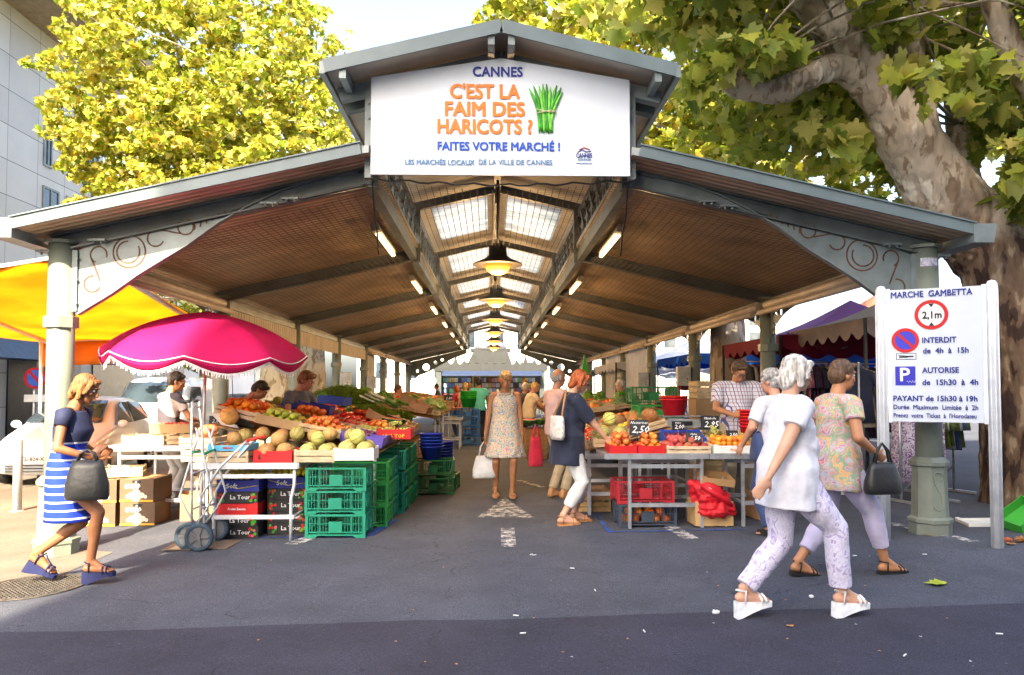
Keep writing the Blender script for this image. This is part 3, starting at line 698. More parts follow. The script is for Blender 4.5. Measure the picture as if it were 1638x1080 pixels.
# electrical boxes on the columns
def ebox(x, y, z, rz, lab, w=.28, h=.40):
    t = thing('electrical_box', lab, 'electrical box', (x, y, z), rz, 'electrical boxes on the columns')
    g = G(); g.box((0, 0, 0), (w, .16, h)); g.build('housing', mat('box_grey', (.50, .52, .52), .5), t, bevel=.008)
    g = G(); g.m = 0; g.cyl((.06, -.08, -.06), (.06, -.092, -.06), .018, 10); g.m = 1; g.cyl((.06, -.08, -.12), (.06, -.092, -.12), .018, 10); g.build('switch_button', [m_red_ink, mat('button_green', (.02, .5, .05), .4)], t)
    g = G(); g.tube([(0, 0, -h / 2), (.02, -.01, -h / 2 - .4), (.10, -.02, -h / 2 - .75)], .006, 5); g.build('cable', m_black, t)
for px, py, k, s, lab in ((1098, 602, 2, 1, 'grey electrical box on the column above the red bowls'), (1032, 608, 3, 1, 'grey electrical box on the column behind the green crates'), (962, 613, 4, 1, 'grey electrical box beside the pale side curtain'),
                          (540, 608, 3, -1, 'grey electrical box on the column above the dill'), (582, 612, 4, -1, 'grey electrical box on the column above the leeks')):
    q = at(px, py, YF[k]); ebox(SX(s, HW - .26), YF[k] - .1, q.z, 0, lab)
for px, y in ((385, 11.4),):
    q = at(px, 545, 11.4); ebox(SX(-1, HW - .22), 11.25, 1.98, 0, 'pale tall electrical box on the column behind the parasol', .2, .5)
# ================= buildings =================
def cladding(name, c1, c2, cw, ch, joint=(.12, .12, .12), ax=1):
    m = mat(name, c1, .6, 0, .08, .6, col2=c2); n, L, b, mx = nodes_of(m); s_, tc = sepo(n, L)
    def ln(o, c, w): return mth(n, L, 'LESS_THAN', mth(n, L, 'FRACT', mth(n, L, 'DIVIDE', o, c)), w / c)
    a = mth(n, L, 'MAXIMUM', ln(s_.outputs[ax], cw, .015), ln(s_.outputs[2], ch, .02))
    vr = n.new('ShaderNodeTexWhiteNoise'); vr.noise_dimensions = '2D'
    cb = n.new('ShaderNodeCombineXYZ'); L.new(mth(n, L, 'FLOOR', mth(n, L, 'DIVIDE', s_.outputs[ax], cw)), cb.inputs[0]); L.new(mth(n, L, 'FLOOR', mth(n, L, 'DIVIDE', s_.outputs[2], ch)), cb.inputs[1])
    L.new(cb.outputs[0], vr.inputs['Vector']); q = n.new('ShaderNodeVectorMath'); q.operation = 'SCALE'
    L.new(mx.outputs[2], q.inputs[0]); L.new(mth(n, L, 'ADD', .9, mth(n, L, 'MULTIPLY', vr.outputs[0], .2)), q.inputs['Scale'])
    L.new(mixcol(n, L, a, q.outputs[0], joint), b.inputs['Base Color']); return m
m_stone = cladding('stone_cladding', (.54, .55, .56), (.47, .48, .50), 1.35, .95)
m_plaster = mat('cream_plaster', (.72, .68, .60), .8, 0, .08, .4, .2, 20)
m_plaster2 = mat('white_plaster', (.78, .76, .72), .8, 0, .06, .4, .2, 20)
m_shop = mat('dark_opening', (.03, .035, .045), .25, 0, .3, .8)
def window(parent, x, y0, y1, z0, z1, s=1, m=m_glass):    # in a wall whose outer face is x, facing s
    g = G(); f = .06
    for a in ((y0, y1, z0 - f, z0), (y0, y1, z1, z1 + f), (y0 - f, y0, z0 - f, z1 + f), (y1, y1 + f, z0 - f, z1 + f), ((y0 + y1) / 2 - .02, (y0 + y1) / 2 + .02, z0, z1)):
        g.bb(min(x - .02, x + s * .04), max(x - .02, x + s * .04), *a)
    w_ = g.build('window', m_steel_lt, parent)
    g = G(); g.bb(x - .01 if s > 0 else x - .012, x + .012 if s > 0 else x + .01, y0, y1, z0, z1); g.build('pane', m, w_)
b1 = thing('stone_building', 'grey stone clad building with overhanging roof and slim windows', 'building', (0, 0, 0))
g = G(); g.bb(-30, -13, 2, 25.2, 3.4, 11.8); g.bb(-30, -13.0, 2, 19, -.6, 3.4); g.bb(-30, -13.6, 19, 25.2, -.6, 3.4); g.build('wall', m_stone, b1)
g = G(); g.bb(-30, -11.5, 1, 26.4, 11.8, 12.1); g.bb(-30, -11.35, .9, 26.5, 12.1, 12.5); g.build('roof', mat('soffit_brown', (.30, .24, .17), .7), b1)
for y0, y1, z0, z1 in ((21.9, 22.2, 8.0, 9.5), (23.2, 23.6, 8.0, 9.5), (21.9, 22.6, 6.1, 7.3), (23.1, 23.8, 6.1, 7.3), (18.9, 19.6, 4.9, 7.6), (18.9, 19.5, 8.4, 10.6), (24.3, 24.8, 4.2, 5.6), (24.3, 24.8, 8, 9.5)): window(b1, -13, y0, y1, z0, z1)
g = G(); g.prism([(-13.0, 2.95), (-13, 2.25), (-12.1, 2.25)], 15.5, 24.8); g.build('shop_canopy', mat('canopy_slate', (.06, .10, .18), .6), b1)
g = G()
for y in (19.6, 21.4, 23.2): g.bb(-13.62, -13.55, y, y + 1.3, 0, 2.3)
g.build('shop_opening', m_shop, b1)
b2_ = thing('white_building', 'long white building with shop openings and a green door', 'building', (0, 0, 0))
g = G(); g.bb(-32, -14.2, 26, 62, -.6, 9.0); g.build('wall', m_plaster2, b2_)
g = G(); g.bb(-32, -13.7, 25.8, 62.2, 9.0, 9.25); g.build('cornice', m_plaster, b2_)
for i in range(7):
    y = 27 + i * 4.9
    g = G(); g.bb(-14.2, -14.15, y, y + 3.0, 0, 2.5)
    if i == 3: continue
    g.build('shop_opening', m_shop if i % 2 == 0 else mat('roller_shutter', (.30, .30, .30), .5), b2_)
for i in range(12): window(b2_, -14.2, 27 + i * 2.9, 28.2 + i * 2.9, 4.0, 5.7); 
for i in range(12): window(b2_, -14.2, 27 + i * 2.9, 28.2 + i * 2.9, 6.7, 8.3)
g = G(); g.bb(-14.22, -14.1, 45.2, 48.6, -.1, 1.75); g.build('door', mat('green_door', (.03, .55, .03), .5), b2_)
g = G(); g.bb(-14.21, -14.12, 45.2, 48.6, 1.8, 3.1); g.build('transom', mat('transom_grey', (.35, .38, .38), .4), b2_)
g = G(); g.bb(-14.18, -14.08, 27, 33.6, 2.62, 3.35); fs = g.build('shop_fascia', m_white, b2_)
text('PUB', .85, m_red_ink, b2_, (-14.06, 28.3, 2.98), (PI / 2, 0, PI / 2), bold=.01); text('MA', .75, m_blueink, b2_, (-14.06, 53.2, 2.4), (PI / 2, 0, PI / 2), bold=.01)
b3 = thing('cream_terrace', 'pale terrace of houses closing the far end', 'building', (0, 0, 0))
g = G(); g.bb(-14, 30, 78, 88, -1, 10.5); g.build('wall', m_plaster, b3)
g = G(); g.prism([(77.5, 10.5), (88.5, 10.5), (83, 13)], -14.5, 30.5, 'yz'); g.build('roof', mat('tile_roof', (.38, .16, .09), .8, 0, .3, 2), b3)
for i in range(14):
    for z in (2.6, 5.8, 8.2):
        g = G(); x = -12 + i * 3.0; g.bb(x, x + 1.2, 77.9, 78.05, z, z + 1.6 - .4 * (z > 8)); g.build('window', m_glass, b3)
b4 = thing('ochre_building', 'pale ochre building beyond the clothes tents', 'building', (0, 0, 0))
g = G(); g.bb(24, 34, 14, 70, -.6, 4.2); g.build('wall', mat('ochre_plaster', (.66, .55, .40), .8, 0, .1, .4), b4)
g = G(); g.bb(23.4, 34, 13.5, 70.5, 4.2, 4.5); g.build('roof', _M['tile_roof'], b4)
for i in range(16):
    for z in (.9,): window(b4, 24, 15 + i * 3.3, 16.2 + i * 3.3, z, z + 1.7, -1)
# tall block across the street, behind the photographer: it shades the square
b5 = thing('tall_block', 'tall apartment block across the street', 'building', (0, 0, 0))
g = G(); g.bb(-6.15, 40, -30, -14, -.6, 25.5); g.build('wall', m_plaster, b5)
for i in range(12):
    for j in range(7):
        g = G(); x = -4.5 + i * 3.6; z = 1 + j * 3.4; g.bb(x, x + 1.4, -14.02, -13.94, z, z + 1.9)
        g.build('window', m_glass, b5)
# ================= the newspaper kiosk =================
kx0, kx1, ky = at(697, 640, 42).x, at(872, 640, 42).x, 42
kk = thing('newspaper_kiosk', 'dark newspaper kiosk with scalloped crest and magazine shelves', 'kiosk', ((kx0 + kx1) / 2, ky, 0)); kw = kx1 - kx0
m_kio = mat('kiosk_green', (.05, .06, .06), .5, 0, .2, 2)
g = G(); g.bb(-kw / 2, kw / 2, .9, 3.5, 0, 2.5); g.bb(-kw / 2, -kw / 2 + .3, 0, .9, 0, 2.5); g.bb(kw / 2 - .3, kw / 2, 0, .9, 0, 2.5); g.build('cabin', m_kio, kk)
poly = [(-kw / 2 - .1, 2.45), (kw / 2 + .1, 2.45), (kw / 2 + .25, 3.15)]
for i in range(6, -7, -1):
    x = i * kw / 12.5; poly += [(x + .17, 2.86), (x + .06, 3.02 + (.12 if i % 2 == 0 else .0)), (x, 3.12 + (.36 if i % 2 == 0 else .0)), (x - .06, 3.02 + (.12 if i % 2 == 0 else .0)), (x - .17, 2.86)]
poly += [(-kw / 2 - .25, 3.15)]
g = G(); g.prism(poly, -.05, .1); g.build('roof_crest', mat('crest_grey', (.02, .023, .025), .5), kk)
g = G(); g.prism([(-1.3, 2.9), (1.2, 2.9), (.95, 3.6), (1.15, 3.62), (1.15, 3.75), (-1.15, 3.75), (-1.15, 3.62), (-.95, 3.6)], .3, 2.2); g.build('turret', mat('crest_grey'), kk)
g = G(); g.ell((0, 1.3, 3.75), (.95, .95, .55)); g.build('dome', mat('dome_grey', (.14, .14, .18), .5), kk)
g = G(); g.prism([(-.9, 2.28), (0, 2.48), (0, 2.36), (-.9, 2.18)], -kw / 2 + .4, kw / 2 - .2, 'yz'); g.build('awning', mat('awning_blue', (.018, .035, .09), .5), kk)
random.seed(11)
for i in range(3):
    g = G(); mats = [mat('mag%d' % q, c, .4, 0, .1, 5) for q, c in enumerate([(.5, .05, .05), (.6, .5, .1), (.1, .2, .5), (.6, .6, .6), (.1, .4, .2), (.5, .3, .4), (.03, .03, .04), (.25, .4, .6)])]
    xa = -kw / 2 + .35 + i * (kw - .7) / 3; xb = xa + (kw - .7) / 3 - .12; z = .35
    while z < 2.1:
        x = xa
        while x < xb - .1:
            g.m = random.randrange(8); wd = random.uniform(.12, .26); g.box((x + wd / 2, .80 + random.uniform(0, .06), z + .12), (wd * .9, .03, .24)); x += wd
        z += .30
    g.build('magazine_rack', mats, kk)
g = G()
for x in (-1.0, 1.0): g.bb(x - .05, x + .05, .6, .7, .9, 2.15)
g.bb(-1.05, 1.05, .6, .7, 2.15, 2.25); g.build('hatch_frame', mat('brass_frame', (.45, .33, .12), .5), kk)
g = G(); g.bb(-kw / 2 - .8, -kw / 2 - .35, -.5, -.45, .0, 2.0); o = g.build('shutter_panel', m_white, kk)
g = G()
for i in range(9):
    for j in range(4): g.box((-kw / 2 - .74 + j * .11, -.51, .2 + i * .2), (.055, .02, .09))
g.build('shutter_holes', m_dark, kk)
# ================= trees =================
def leafmat(name, cols, tr=.5):
    m = bpy.data.materials.new(name); m.use_nodes = True; _M[name] = m
    n = m.node_tree.nodes; L = m.node_tree.links; b = n['Principled BSDF']; b.inputs['Roughness'].default_value = .55; b.inputs['Specular IOR Level'].default_value = .3
    ge = n.new('ShaderNodeNewGeometry'); cr = n.new('ShaderNodeValToRGB'); L.new(ge.outputs['Random Per Island'], cr.inputs[0])
    e = cr.color_ramp.elements; e[0].position = 0; e[0].color = cols[0] + (1,); e[1].position = 1; e[1].color = cols[-1] + (1,)
    for i, c in enumerate(cols[1:-1]): q = e.new((i + 1) / (len(cols) - 1)); q.color = c + (1,)
    L.new(cr.outputs[0], b.inputs['Base Color']); t = n.new('ShaderNodeBsdfTranslucent')
    gm = n.new('ShaderNodeMix'); gm.data_type = 'RGBA'; gm.blend_type = 'MULTIPLY'; gm.inputs[0].default_value = .4; gm.inputs[7].default_value = (1, .95, .3, 1)
    L.new(cr.outputs[0], gm.inputs[6]); L.new(gm.outputs[2], t.inputs[0])
    ms = n.new('ShaderNodeMixShader'); ms.inputs[0].default_value = tr; L.new(b.outputs[0], ms.inputs[1]); L.new(t.outputs[0], ms.inputs[2]); L.new(ms.outputs[0], n['Material Output'].inputs[0])
    return m
m_leafL = leafmat('leaves_sunny', [(.16, .26, .02), (.50, .46, .06), (.26, .38, .03), (.66, .56, .12), (.18, .30, .02), (.58, .42, .05), (.10, .16, .015), (.70, .64, .28), (.36, .44, .06)], .4)  # plane leaves in full sun: the brightness is put into the colours
m_leafR = leafmat('leaves_shade', [(.10, .16, .03), (.26, .31, .04), (.50, .50, .08), (.16, .24, .03), (.52, .44, .12), (.38, .44, .14)], .55)  # plane leaves out of the sun: shade put into the duller colours
HALF = np.array([(0, 0), (.20, -.13), (.46, -.04), (.36, .13), (.64, .24), (.60, .40), (.38, .42), (.40, .66), (.19, .66), (0, 1.0)]); NH = len(HALF)
def crown(name, blobs, size, m, parent, reject=None, droop=.5, seed=1, lo=.25):
    rs = np.random.RandomState(seed); P = []
    for c, r, nn in blobs:
        k = nn; d = rs.normal(size=(k, 3)); d /= np.linalg.norm(d, axis=1)[:, None]
        rad = (lo + (1 - lo) * rs.rand(k)) ** (1 / 2.2); P.append(np.array(c) + d * rad[:, None] * np.array(r))
    P = np.concatenate(P)
    # gather into sprays so that gaps show
    nc = max(20, len(P) // 26); cen = P[rs.choice(len(P), nc, replace=False)]
    idx = rs.randint(0, nc, len(P)); off = rs.normal(size=P.shape) * np.array([.34, .34, .20]) * (size * 4.2)
    P = cen[idx] + off * .55
    if reject is not None: P = P[~reject(P)]
    k = len(P); sz = size * (.55 + .8 * rs.rand(k))
    # frames
    yaw = rs.rand(k) * 2 * PI; pitch = -(droop + rs.normal(size=k) * .5); roll = rs.normal(size=k) * .6
    cy, sy, cp, sp, cr_, sr = np.cos(yaw), np.sin(yaw), np.cos(pitch), np.sin(pitch), np.cos(roll), np.sin(roll)
    fw = np.stack([cy * cp, sy * cp, sp], 1); rt0 = np.stack([-sy, cy, 0 * cy], 1); up0 = np.cross(rt0, fw) * -1
    rt = rt0 * cr_[:, None] + up0 * sr[:, None]; up = -rt0 * sr[:, None] + up0 * cr_[:, None]
    h = HALF; fold = .22
    R = [(x, y, abs(x) * fold - .12 * y * y) for x, y in h]; Lf = [(-x, y, abs(x) * fold - .12 * y * y) for x, y in h[1:-1]]
    loc = np.array(R + Lf)                                
    V = P[:, None, :] + sz[:, None, None] * (loc[None, :, 0, None] * rt[:, None, :] + loc[None, :, 1, None] * fw[:, None, :] + loc[None, :, 2, None] * up[:, None, :])
    V = V.reshape(-1, 3).astype(np.float32)
    NV = 2 * NH - 2; f1 = np.arange(NH); f2 = np.array([0, NH - 1] + list(range(NV - 1, NH - 1, -1)))
    F_ = np.concatenate([f1, f2]); idxs = (np.arange(k)[:, None] * NV + F_[None, :]).reshape(-1).astype(np.int32)
    me = bpy.data.meshes.new(name); me.vertices.add(len(V)); me.vertices.foreach_set('co', V.reshape(-1))
    me.loops.add(len(idxs)); me.loops.foreach_set('vertex_index', idxs); me.polygons.add(2 * k)
    me.polygons.foreach_set('loop_start', (np.arange(2 * k) * NH).astype(np.int32)); me.polygons.foreach_set('loop_total', np.full(2 * k, NH, np.int32))
    me.materials.append(m); me.update(calc_edges=True); me.validate()
    return obj(name, me, parent), P
def barkmat(name, cols, sc=3.2, bump=.6):
    m = mat(name, cols[0], .8, 0, .1, sc, .5, 30, col2=cols[1], stretch=(1, 1, .38), detail=7); n, L, b, mx = nodes_of(m)
    tc = n.new('ShaderNodeTexCoord'); mp = n.new('ShaderNodeMapping'); mp.inputs['Scale'].default_value = (1, 1, .4); L.new(tc.outputs['Object'], mp.inputs[0])
    v = n.new('ShaderNodeTexNoise'); v.inputs['Scale'].default_value = sc * 2.6; v.inputs['Detail'].default_value = 3; L.new(mp.outputs[0], v.inputs[0])
    r = n.new('ShaderNodeMapRange'); r.inputs[1].default_value = .53; r.inputs[2].default_value = .60; v.inputs['Distortion'].default_value = .6; L.new(v.outputs[0], r.inputs[0])
    o = mixcol(n, L, r.outputs[0], mx.outputs[2], cols[2])
    v = n.new('ShaderNodeTexNoise'); v.inputs['Scale'].default_value = sc * 1.3; v.inputs['Detail'].default_value = 6; L.new(mp.outputs[0], v.inputs[0])
    r = n.new('ShaderNodeMapRange'); r.inputs[1].default_value = .58; r.inputs[2].default_value = .63; L.new(v.outputs[0], r.inputs[0])
    o = mixcol(n, L, r.outputs[0], o, cols[3]); L.new(o, b.inputs['Base Color']); return m
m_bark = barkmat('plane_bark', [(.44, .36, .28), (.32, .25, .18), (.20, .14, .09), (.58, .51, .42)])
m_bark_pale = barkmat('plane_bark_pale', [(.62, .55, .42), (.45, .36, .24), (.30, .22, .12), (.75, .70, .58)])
m_bark_low = barkmat('plane_bark_brown', [(.085, .055, .035), (.15, .10, .06), (.035, .016, .009), (.24, .18, .11)], 3.8)
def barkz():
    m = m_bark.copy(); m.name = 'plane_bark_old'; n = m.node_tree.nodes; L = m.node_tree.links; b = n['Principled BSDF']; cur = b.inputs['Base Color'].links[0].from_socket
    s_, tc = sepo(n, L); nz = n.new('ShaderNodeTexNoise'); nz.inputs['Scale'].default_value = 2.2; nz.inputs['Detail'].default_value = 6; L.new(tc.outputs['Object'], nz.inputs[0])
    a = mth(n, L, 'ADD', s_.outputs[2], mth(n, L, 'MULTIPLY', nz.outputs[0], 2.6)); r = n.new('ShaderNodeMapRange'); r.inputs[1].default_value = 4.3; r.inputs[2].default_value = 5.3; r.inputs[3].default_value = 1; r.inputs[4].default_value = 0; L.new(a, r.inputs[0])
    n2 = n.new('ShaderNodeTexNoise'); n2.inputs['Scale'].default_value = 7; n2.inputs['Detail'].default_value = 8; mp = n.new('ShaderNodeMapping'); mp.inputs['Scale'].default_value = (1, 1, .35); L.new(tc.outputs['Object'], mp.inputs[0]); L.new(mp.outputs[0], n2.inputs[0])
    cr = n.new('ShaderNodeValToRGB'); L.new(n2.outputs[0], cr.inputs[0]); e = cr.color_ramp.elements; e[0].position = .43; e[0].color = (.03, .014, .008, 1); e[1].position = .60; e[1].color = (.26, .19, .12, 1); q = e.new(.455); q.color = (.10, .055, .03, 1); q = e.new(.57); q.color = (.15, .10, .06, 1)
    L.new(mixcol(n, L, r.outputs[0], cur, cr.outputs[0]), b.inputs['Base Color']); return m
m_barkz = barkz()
def wood(lims, voxel=.045, amp=.035, fr=5, fine=0):
    g = G()
    for pts, rr in lims:
        P_, R_ = [], []
        for i in range(len(pts) - 1):                    # catmull-rom
            p0 = Vector(pts[max(0, i - 1)]); p1 = Vector(pts[i]); p2 = Vector(pts[i + 1]); p3 = Vector(pts[min(len(pts) - 1, i + 2)])
            for t in [0, .25, .5, .75]:
                P_.append(.5 * ((2 * p1) + (-p0 + p2) * t + (2 * p0 - 5 * p1 + 4 * p2 - p3) * t * t + (-p0 + 3 * p1 - 3 * p2 + p3) * t ** 3)); R_.append(rr[i] + (rr[i + 1] - rr[i]) * t)
        P_.append(Vector(pts[-1])); R_.append(rr[-1]); g.tube(P_, R_, 16)
    return remesh(g, voxel, 2, [(amp, fr, (1, 1, .35))] + ([(fine, 17, (1, 1, .22)), (fine * .6, 38, (1, 1, .3))] if fine else []))
def twigs(P, anchor, n, m, parent, seed=2, r=.02):
    rs = random.Random(seed); g = G()
    for i in range(n):
        e = Vector(P[rs.randrange(len(P))]); a = Vector(anchor[rs.randrange(len(anchor))]); md = (a + e) / 2 + Vector((rs.uniform(-.4, .4), rs.uniform(-.4, .4), rs.uniform(.0, .5)))
        g.tube([a, a * .25 + md * .5 + e * .25, e * .6 + md * .4, e], [r * 2, r * 1.4, r, r * .4], 5)
    g.build('branch', m, parent)
# big shaded plane tree on the right
def A(px, py, y): q = at(px, py, y); return (q.x, q.y, q.z)
t1 = thing('plane_tree', 'big plane tree leaning over the hall roof beside the sign', 'tree', (0, 0, 0))
LOWT = [([A(1672, 900, 8.75), A(1662, 800, 8.75), A(1650, 650, 8.75), A(1632, 500, 8.8), A(1606, 405, 8.9), A(1562, 352, 9.0)], [.76, .60, .53, .52, .54, .45])]
up_t = wood(LOWT + [([A(1585, 400, 8.95), A(1530, 340, 9.0), A(1475, 260, 9.0), A(1440, 200, 9.0), A(1405, 140, 9.0), A(1350, 70, 9.0), A(1300, 0, 9.0), A(1240, -90, 9.1)], [.46, .44, .37, .34, .28, .25, .23, .18]),
             ([A(1475, 260, 9.0), A(1458, 180, 9.05), A(1450, 110, 9.1), A(1452, 50, 9.1), A(1470, -60, 9.2)], [.30, .25, .21, .19, .15]),
             ([A(1430, 190, 8.95), A(1395, 158, 8.9), A(1362, 118, 8.8), A(1330, 108, 8.7), A(1285, 128, 8.6), A(1235, 147, 8.6), A(1190, 142, 8.6), A(1160, 134, 8.7)], [.22, .17, .17, .15, .14, .14, .13, .11]),
             ([A(1600, 400, 9.1), A(1560, 330, 9.6), A(1535, 240, 10.0), A(1530, 100, 10.4), A(1560, -60, 10.8)], [.26, .20, .16, .13, .10]),
             ([A(1660, 160, 8.6), A(1625, 90, 8.6), A(1590, 10, 8.6), A(1560, -80, 8.6)], [.16, .15, .13, .11])], .024, .03, 5, .018)
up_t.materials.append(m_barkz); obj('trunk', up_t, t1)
def hallrej(P, m=.0):
    ax_ = np.abs(P[:, 0] - XC)
    r = (ax_ < 4.9) & (P[:, 1] > 6.2) & (P[:, 2] < 3.75 - .226 * (ax_ - 1.26) + .25)
    return r | ((ax_ < 1.9) & (P[:, 1] > 6.2) & (P[:, 2] < 4.95))
def rejR(P):   # keep the view of the limbs open
    x = 787 + P[:, 0] / P[:, 1] * 1200; y = 622 - (P[:, 2] - 1.47) / P[:, 1] * 1200
    line = np.interp(y, [-100, 0, 100, 200, 300, 420], [1270, 1312, 1385, 1445, 1500, 1570])
    near = (np.abs(x - line) < 62) & (P[:, 1] < 9.1) & (y > -50)
    near |= (np.abs(y - 128) < 30) & (x > 1185) & (x < 1400) & (P[:, 1] < 8.9)
    gap = ((x - 1535) ** 2 / 45 ** 2 + (y - 205) ** 2 / 75 ** 2 < 1)
    gap |= ((x - 1600) ** 2 / 32 ** 2 + (y - 265) ** 2 / 28 ** 2 < 1)
    return hallrej(P) | near | gap | ((P[:, 2] < 3.9) & (x < 1565)) | (P[:, 2] < 3.45) | (x < 930) | ((x < 1090) & (y > 20 + (x - 930) * .25))
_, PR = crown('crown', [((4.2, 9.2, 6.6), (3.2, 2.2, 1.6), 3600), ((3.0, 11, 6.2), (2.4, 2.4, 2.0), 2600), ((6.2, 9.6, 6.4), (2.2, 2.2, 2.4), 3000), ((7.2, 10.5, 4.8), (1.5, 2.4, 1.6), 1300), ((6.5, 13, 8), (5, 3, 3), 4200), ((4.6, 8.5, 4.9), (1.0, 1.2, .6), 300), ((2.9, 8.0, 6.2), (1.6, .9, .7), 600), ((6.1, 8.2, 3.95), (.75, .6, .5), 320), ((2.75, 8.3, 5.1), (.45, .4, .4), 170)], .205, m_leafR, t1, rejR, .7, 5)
twigs(PR, [A(1350, 70, 9), A(1165, 136, 8.7), A(1452, 50, 9.1), A(1240, -90, 9.1), A(1535, 200, 10), A(1590, 10, 8.6)], 60, m_bark, t1, r=.011)
# sunny tree above the left roof
def tree(label, x, y, h, blobs, n_seed, m, mb, size=.17, rej=None, tw=40, rt=.38, lean=0):
    t = thing('plane_tree', label, 'tree', (0, 0, 0), 0, 'plane trees around the hall')
    w_ = wood([([(x, y, -.3), (x, y, .6), (x + lean * .3, y, 2.4), (x + lean * .6, y, h * .5), (x + lean, y, h * .72)], [rt * 1.35, rt, rt * .92, rt * .8, rt * .5]),
               ([(x + lean * .5, y, h * .45), (x + lean - 1.2, y + .3, h * .65), (x + lean - 2.2, y, h * .85)], [rt * .5, rt * .4, rt * .2]),
               ([(x + lean * .5, y, h * .42), (x + lean + 1.2, y - .3, h * .62), (x + lean + 2.0, y - .5, h * .85)], [rt * .5, rt * .4, rt * .2])], .06, .03, 4)
    w_.materials.append(mb); obj('trunk', w_, t)
    _, P = crown('crown', blobs, size, m, t, rej, .5, n_seed)
    twigs(P, [(x + lean, y, h * .7), (x + lean - 2.2, y, h * .85), (x + lean + 2, y - .5, h * .85)], tw, mb, t, n_seed)
    return t
def rejL(P):
    x = 787 + P[:, 0] / P[:, 1] * 1200; y = 622 - (P[:, 2] - 1.47) / P[:, 1] * 1200
    edge = np.interp(y, [-60, 0, 60, 100, 140, 180, 230, 300], [250, 85, 95, 50, 90, 60, 85, 120]) + 14 * np.sin(y * .11)
    red = np.interp(y, [-60, 0, 40, 100, 250], [470, 505, 545, 565, 570]) + 12 * np.sin(y * .17)
    return hallrej(P) | (x < edge) | (x > red) | (P[:, 2] < 3.0)
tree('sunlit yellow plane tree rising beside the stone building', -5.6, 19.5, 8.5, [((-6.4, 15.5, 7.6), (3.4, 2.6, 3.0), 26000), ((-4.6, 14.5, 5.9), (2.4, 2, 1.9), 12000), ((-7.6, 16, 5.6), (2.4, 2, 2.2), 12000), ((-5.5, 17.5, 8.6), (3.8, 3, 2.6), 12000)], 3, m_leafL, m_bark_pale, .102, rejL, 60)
def rejC(P):
    x = 787 + P[:, 0] / P[:, 1] * 1200; y = 622 - (P[:, 2] - 1.47) / P[:, 1] * 1200
    gap = ((x - 1535) ** 2 / 38 ** 2 + (y - 205) ** 2 / 60 ** 2 < 1) | ((x - 1600) ** 2 / 28 ** 2 + (y - 265) ** 2 / 24 ** 2 < 1)
    return hallrej(P) | (x < 755) | ((x < 900) & (y > 25 + (x - 755) * .4)) | gap
tree('plane tree with its trunk behind the plaid vendor', 4.95, 15.6, 8.5, [((4.2, 17, 9.0), (4.0, 2.6, 3.2), 9000), ((6.5, 16, 6.5), (3, 2.5, 2.4), 2600), ((2.2, 18, 10.6), (2.6, 2, 2), 4500)], 8, m_leafL, m_bark, .20, rejC, 40, .40)
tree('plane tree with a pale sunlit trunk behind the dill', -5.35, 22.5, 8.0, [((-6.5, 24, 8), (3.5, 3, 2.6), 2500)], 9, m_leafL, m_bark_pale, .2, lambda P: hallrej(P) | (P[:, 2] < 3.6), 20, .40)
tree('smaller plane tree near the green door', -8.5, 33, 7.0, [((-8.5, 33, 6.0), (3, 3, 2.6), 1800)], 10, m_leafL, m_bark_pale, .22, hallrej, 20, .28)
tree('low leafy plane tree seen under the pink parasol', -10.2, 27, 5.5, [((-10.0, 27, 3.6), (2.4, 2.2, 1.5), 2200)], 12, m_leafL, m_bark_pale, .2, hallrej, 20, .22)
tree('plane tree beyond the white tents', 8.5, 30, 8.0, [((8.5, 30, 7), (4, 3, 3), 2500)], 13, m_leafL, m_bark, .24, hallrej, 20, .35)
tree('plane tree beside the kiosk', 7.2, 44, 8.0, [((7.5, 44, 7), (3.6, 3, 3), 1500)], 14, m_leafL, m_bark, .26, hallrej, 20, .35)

# ================= people =================
SKIN = {'tan': (.46, .21, .10), 'fair': (.58, .32, .21), 'brown': (.27, .11, .05), 'red': (.56, .27, .17)}
for k_n, c in SKIN.items(): mat('skin_' + k_n, c, .5, 0, .08, 9, .05, 80)
HAIR = {'blond': (.62, .42, .17), 'grey': (.42, .40, .38), 'white': (.62, .58, .52), 'red': (.42, .10, .025), 'dark': (.035, .022, .015), 'brown': (.12, .065, .035), 'ginger': (.26, .11, .035), 'black': (.012, .01, .01)}
for k_n, c in HAIR.items():
    mat('hair_' + k_n, c, .5, 0, .35, 26, .9, 70, stretch=(1.5, 1.5, .35), detail=6)
for k_n, c in (('cloth_white', (.66, .66, .72)), ('cloth_navy', (.015, .02, .045)), ('cloth_cream', (.72, .62, .45)), ('cloth_teal', (.10, .50, .46)), ('cloth_dark', (.035, .035, .045)), ('cloth_khaki', (.42, .34, .22)), ('cloth_offwhite', (.62, .63, .62)), ('cloth_jeans', (.03, .05, .13)), ('cloth_greyblue', (.11, .115, .15)), ('cloth_black', (.012, .012, .014)), ('cloth_pinkish', (.62, .42, .40)), ('cloth_lilac', (.55, .50, .68)), ('cloth_grey', (.22, .20, .20)), ('cloth_orange', (.6, .22, .04)), ('cloth_red', (.55, .02, .05)), ('leather_tan', (.45, .22, .09)), ('leather_black', (.015, .015, .015)), ('leather_white', (.74, .76, .78)), ('suede_blue', (.006, .010, .06)), ('cork', (.42, .28, .15))):
    mat(k_n, c, .8 if 'leather' not in k_n else .4, 0, .10, 7, .35, 22, sheen=.1)
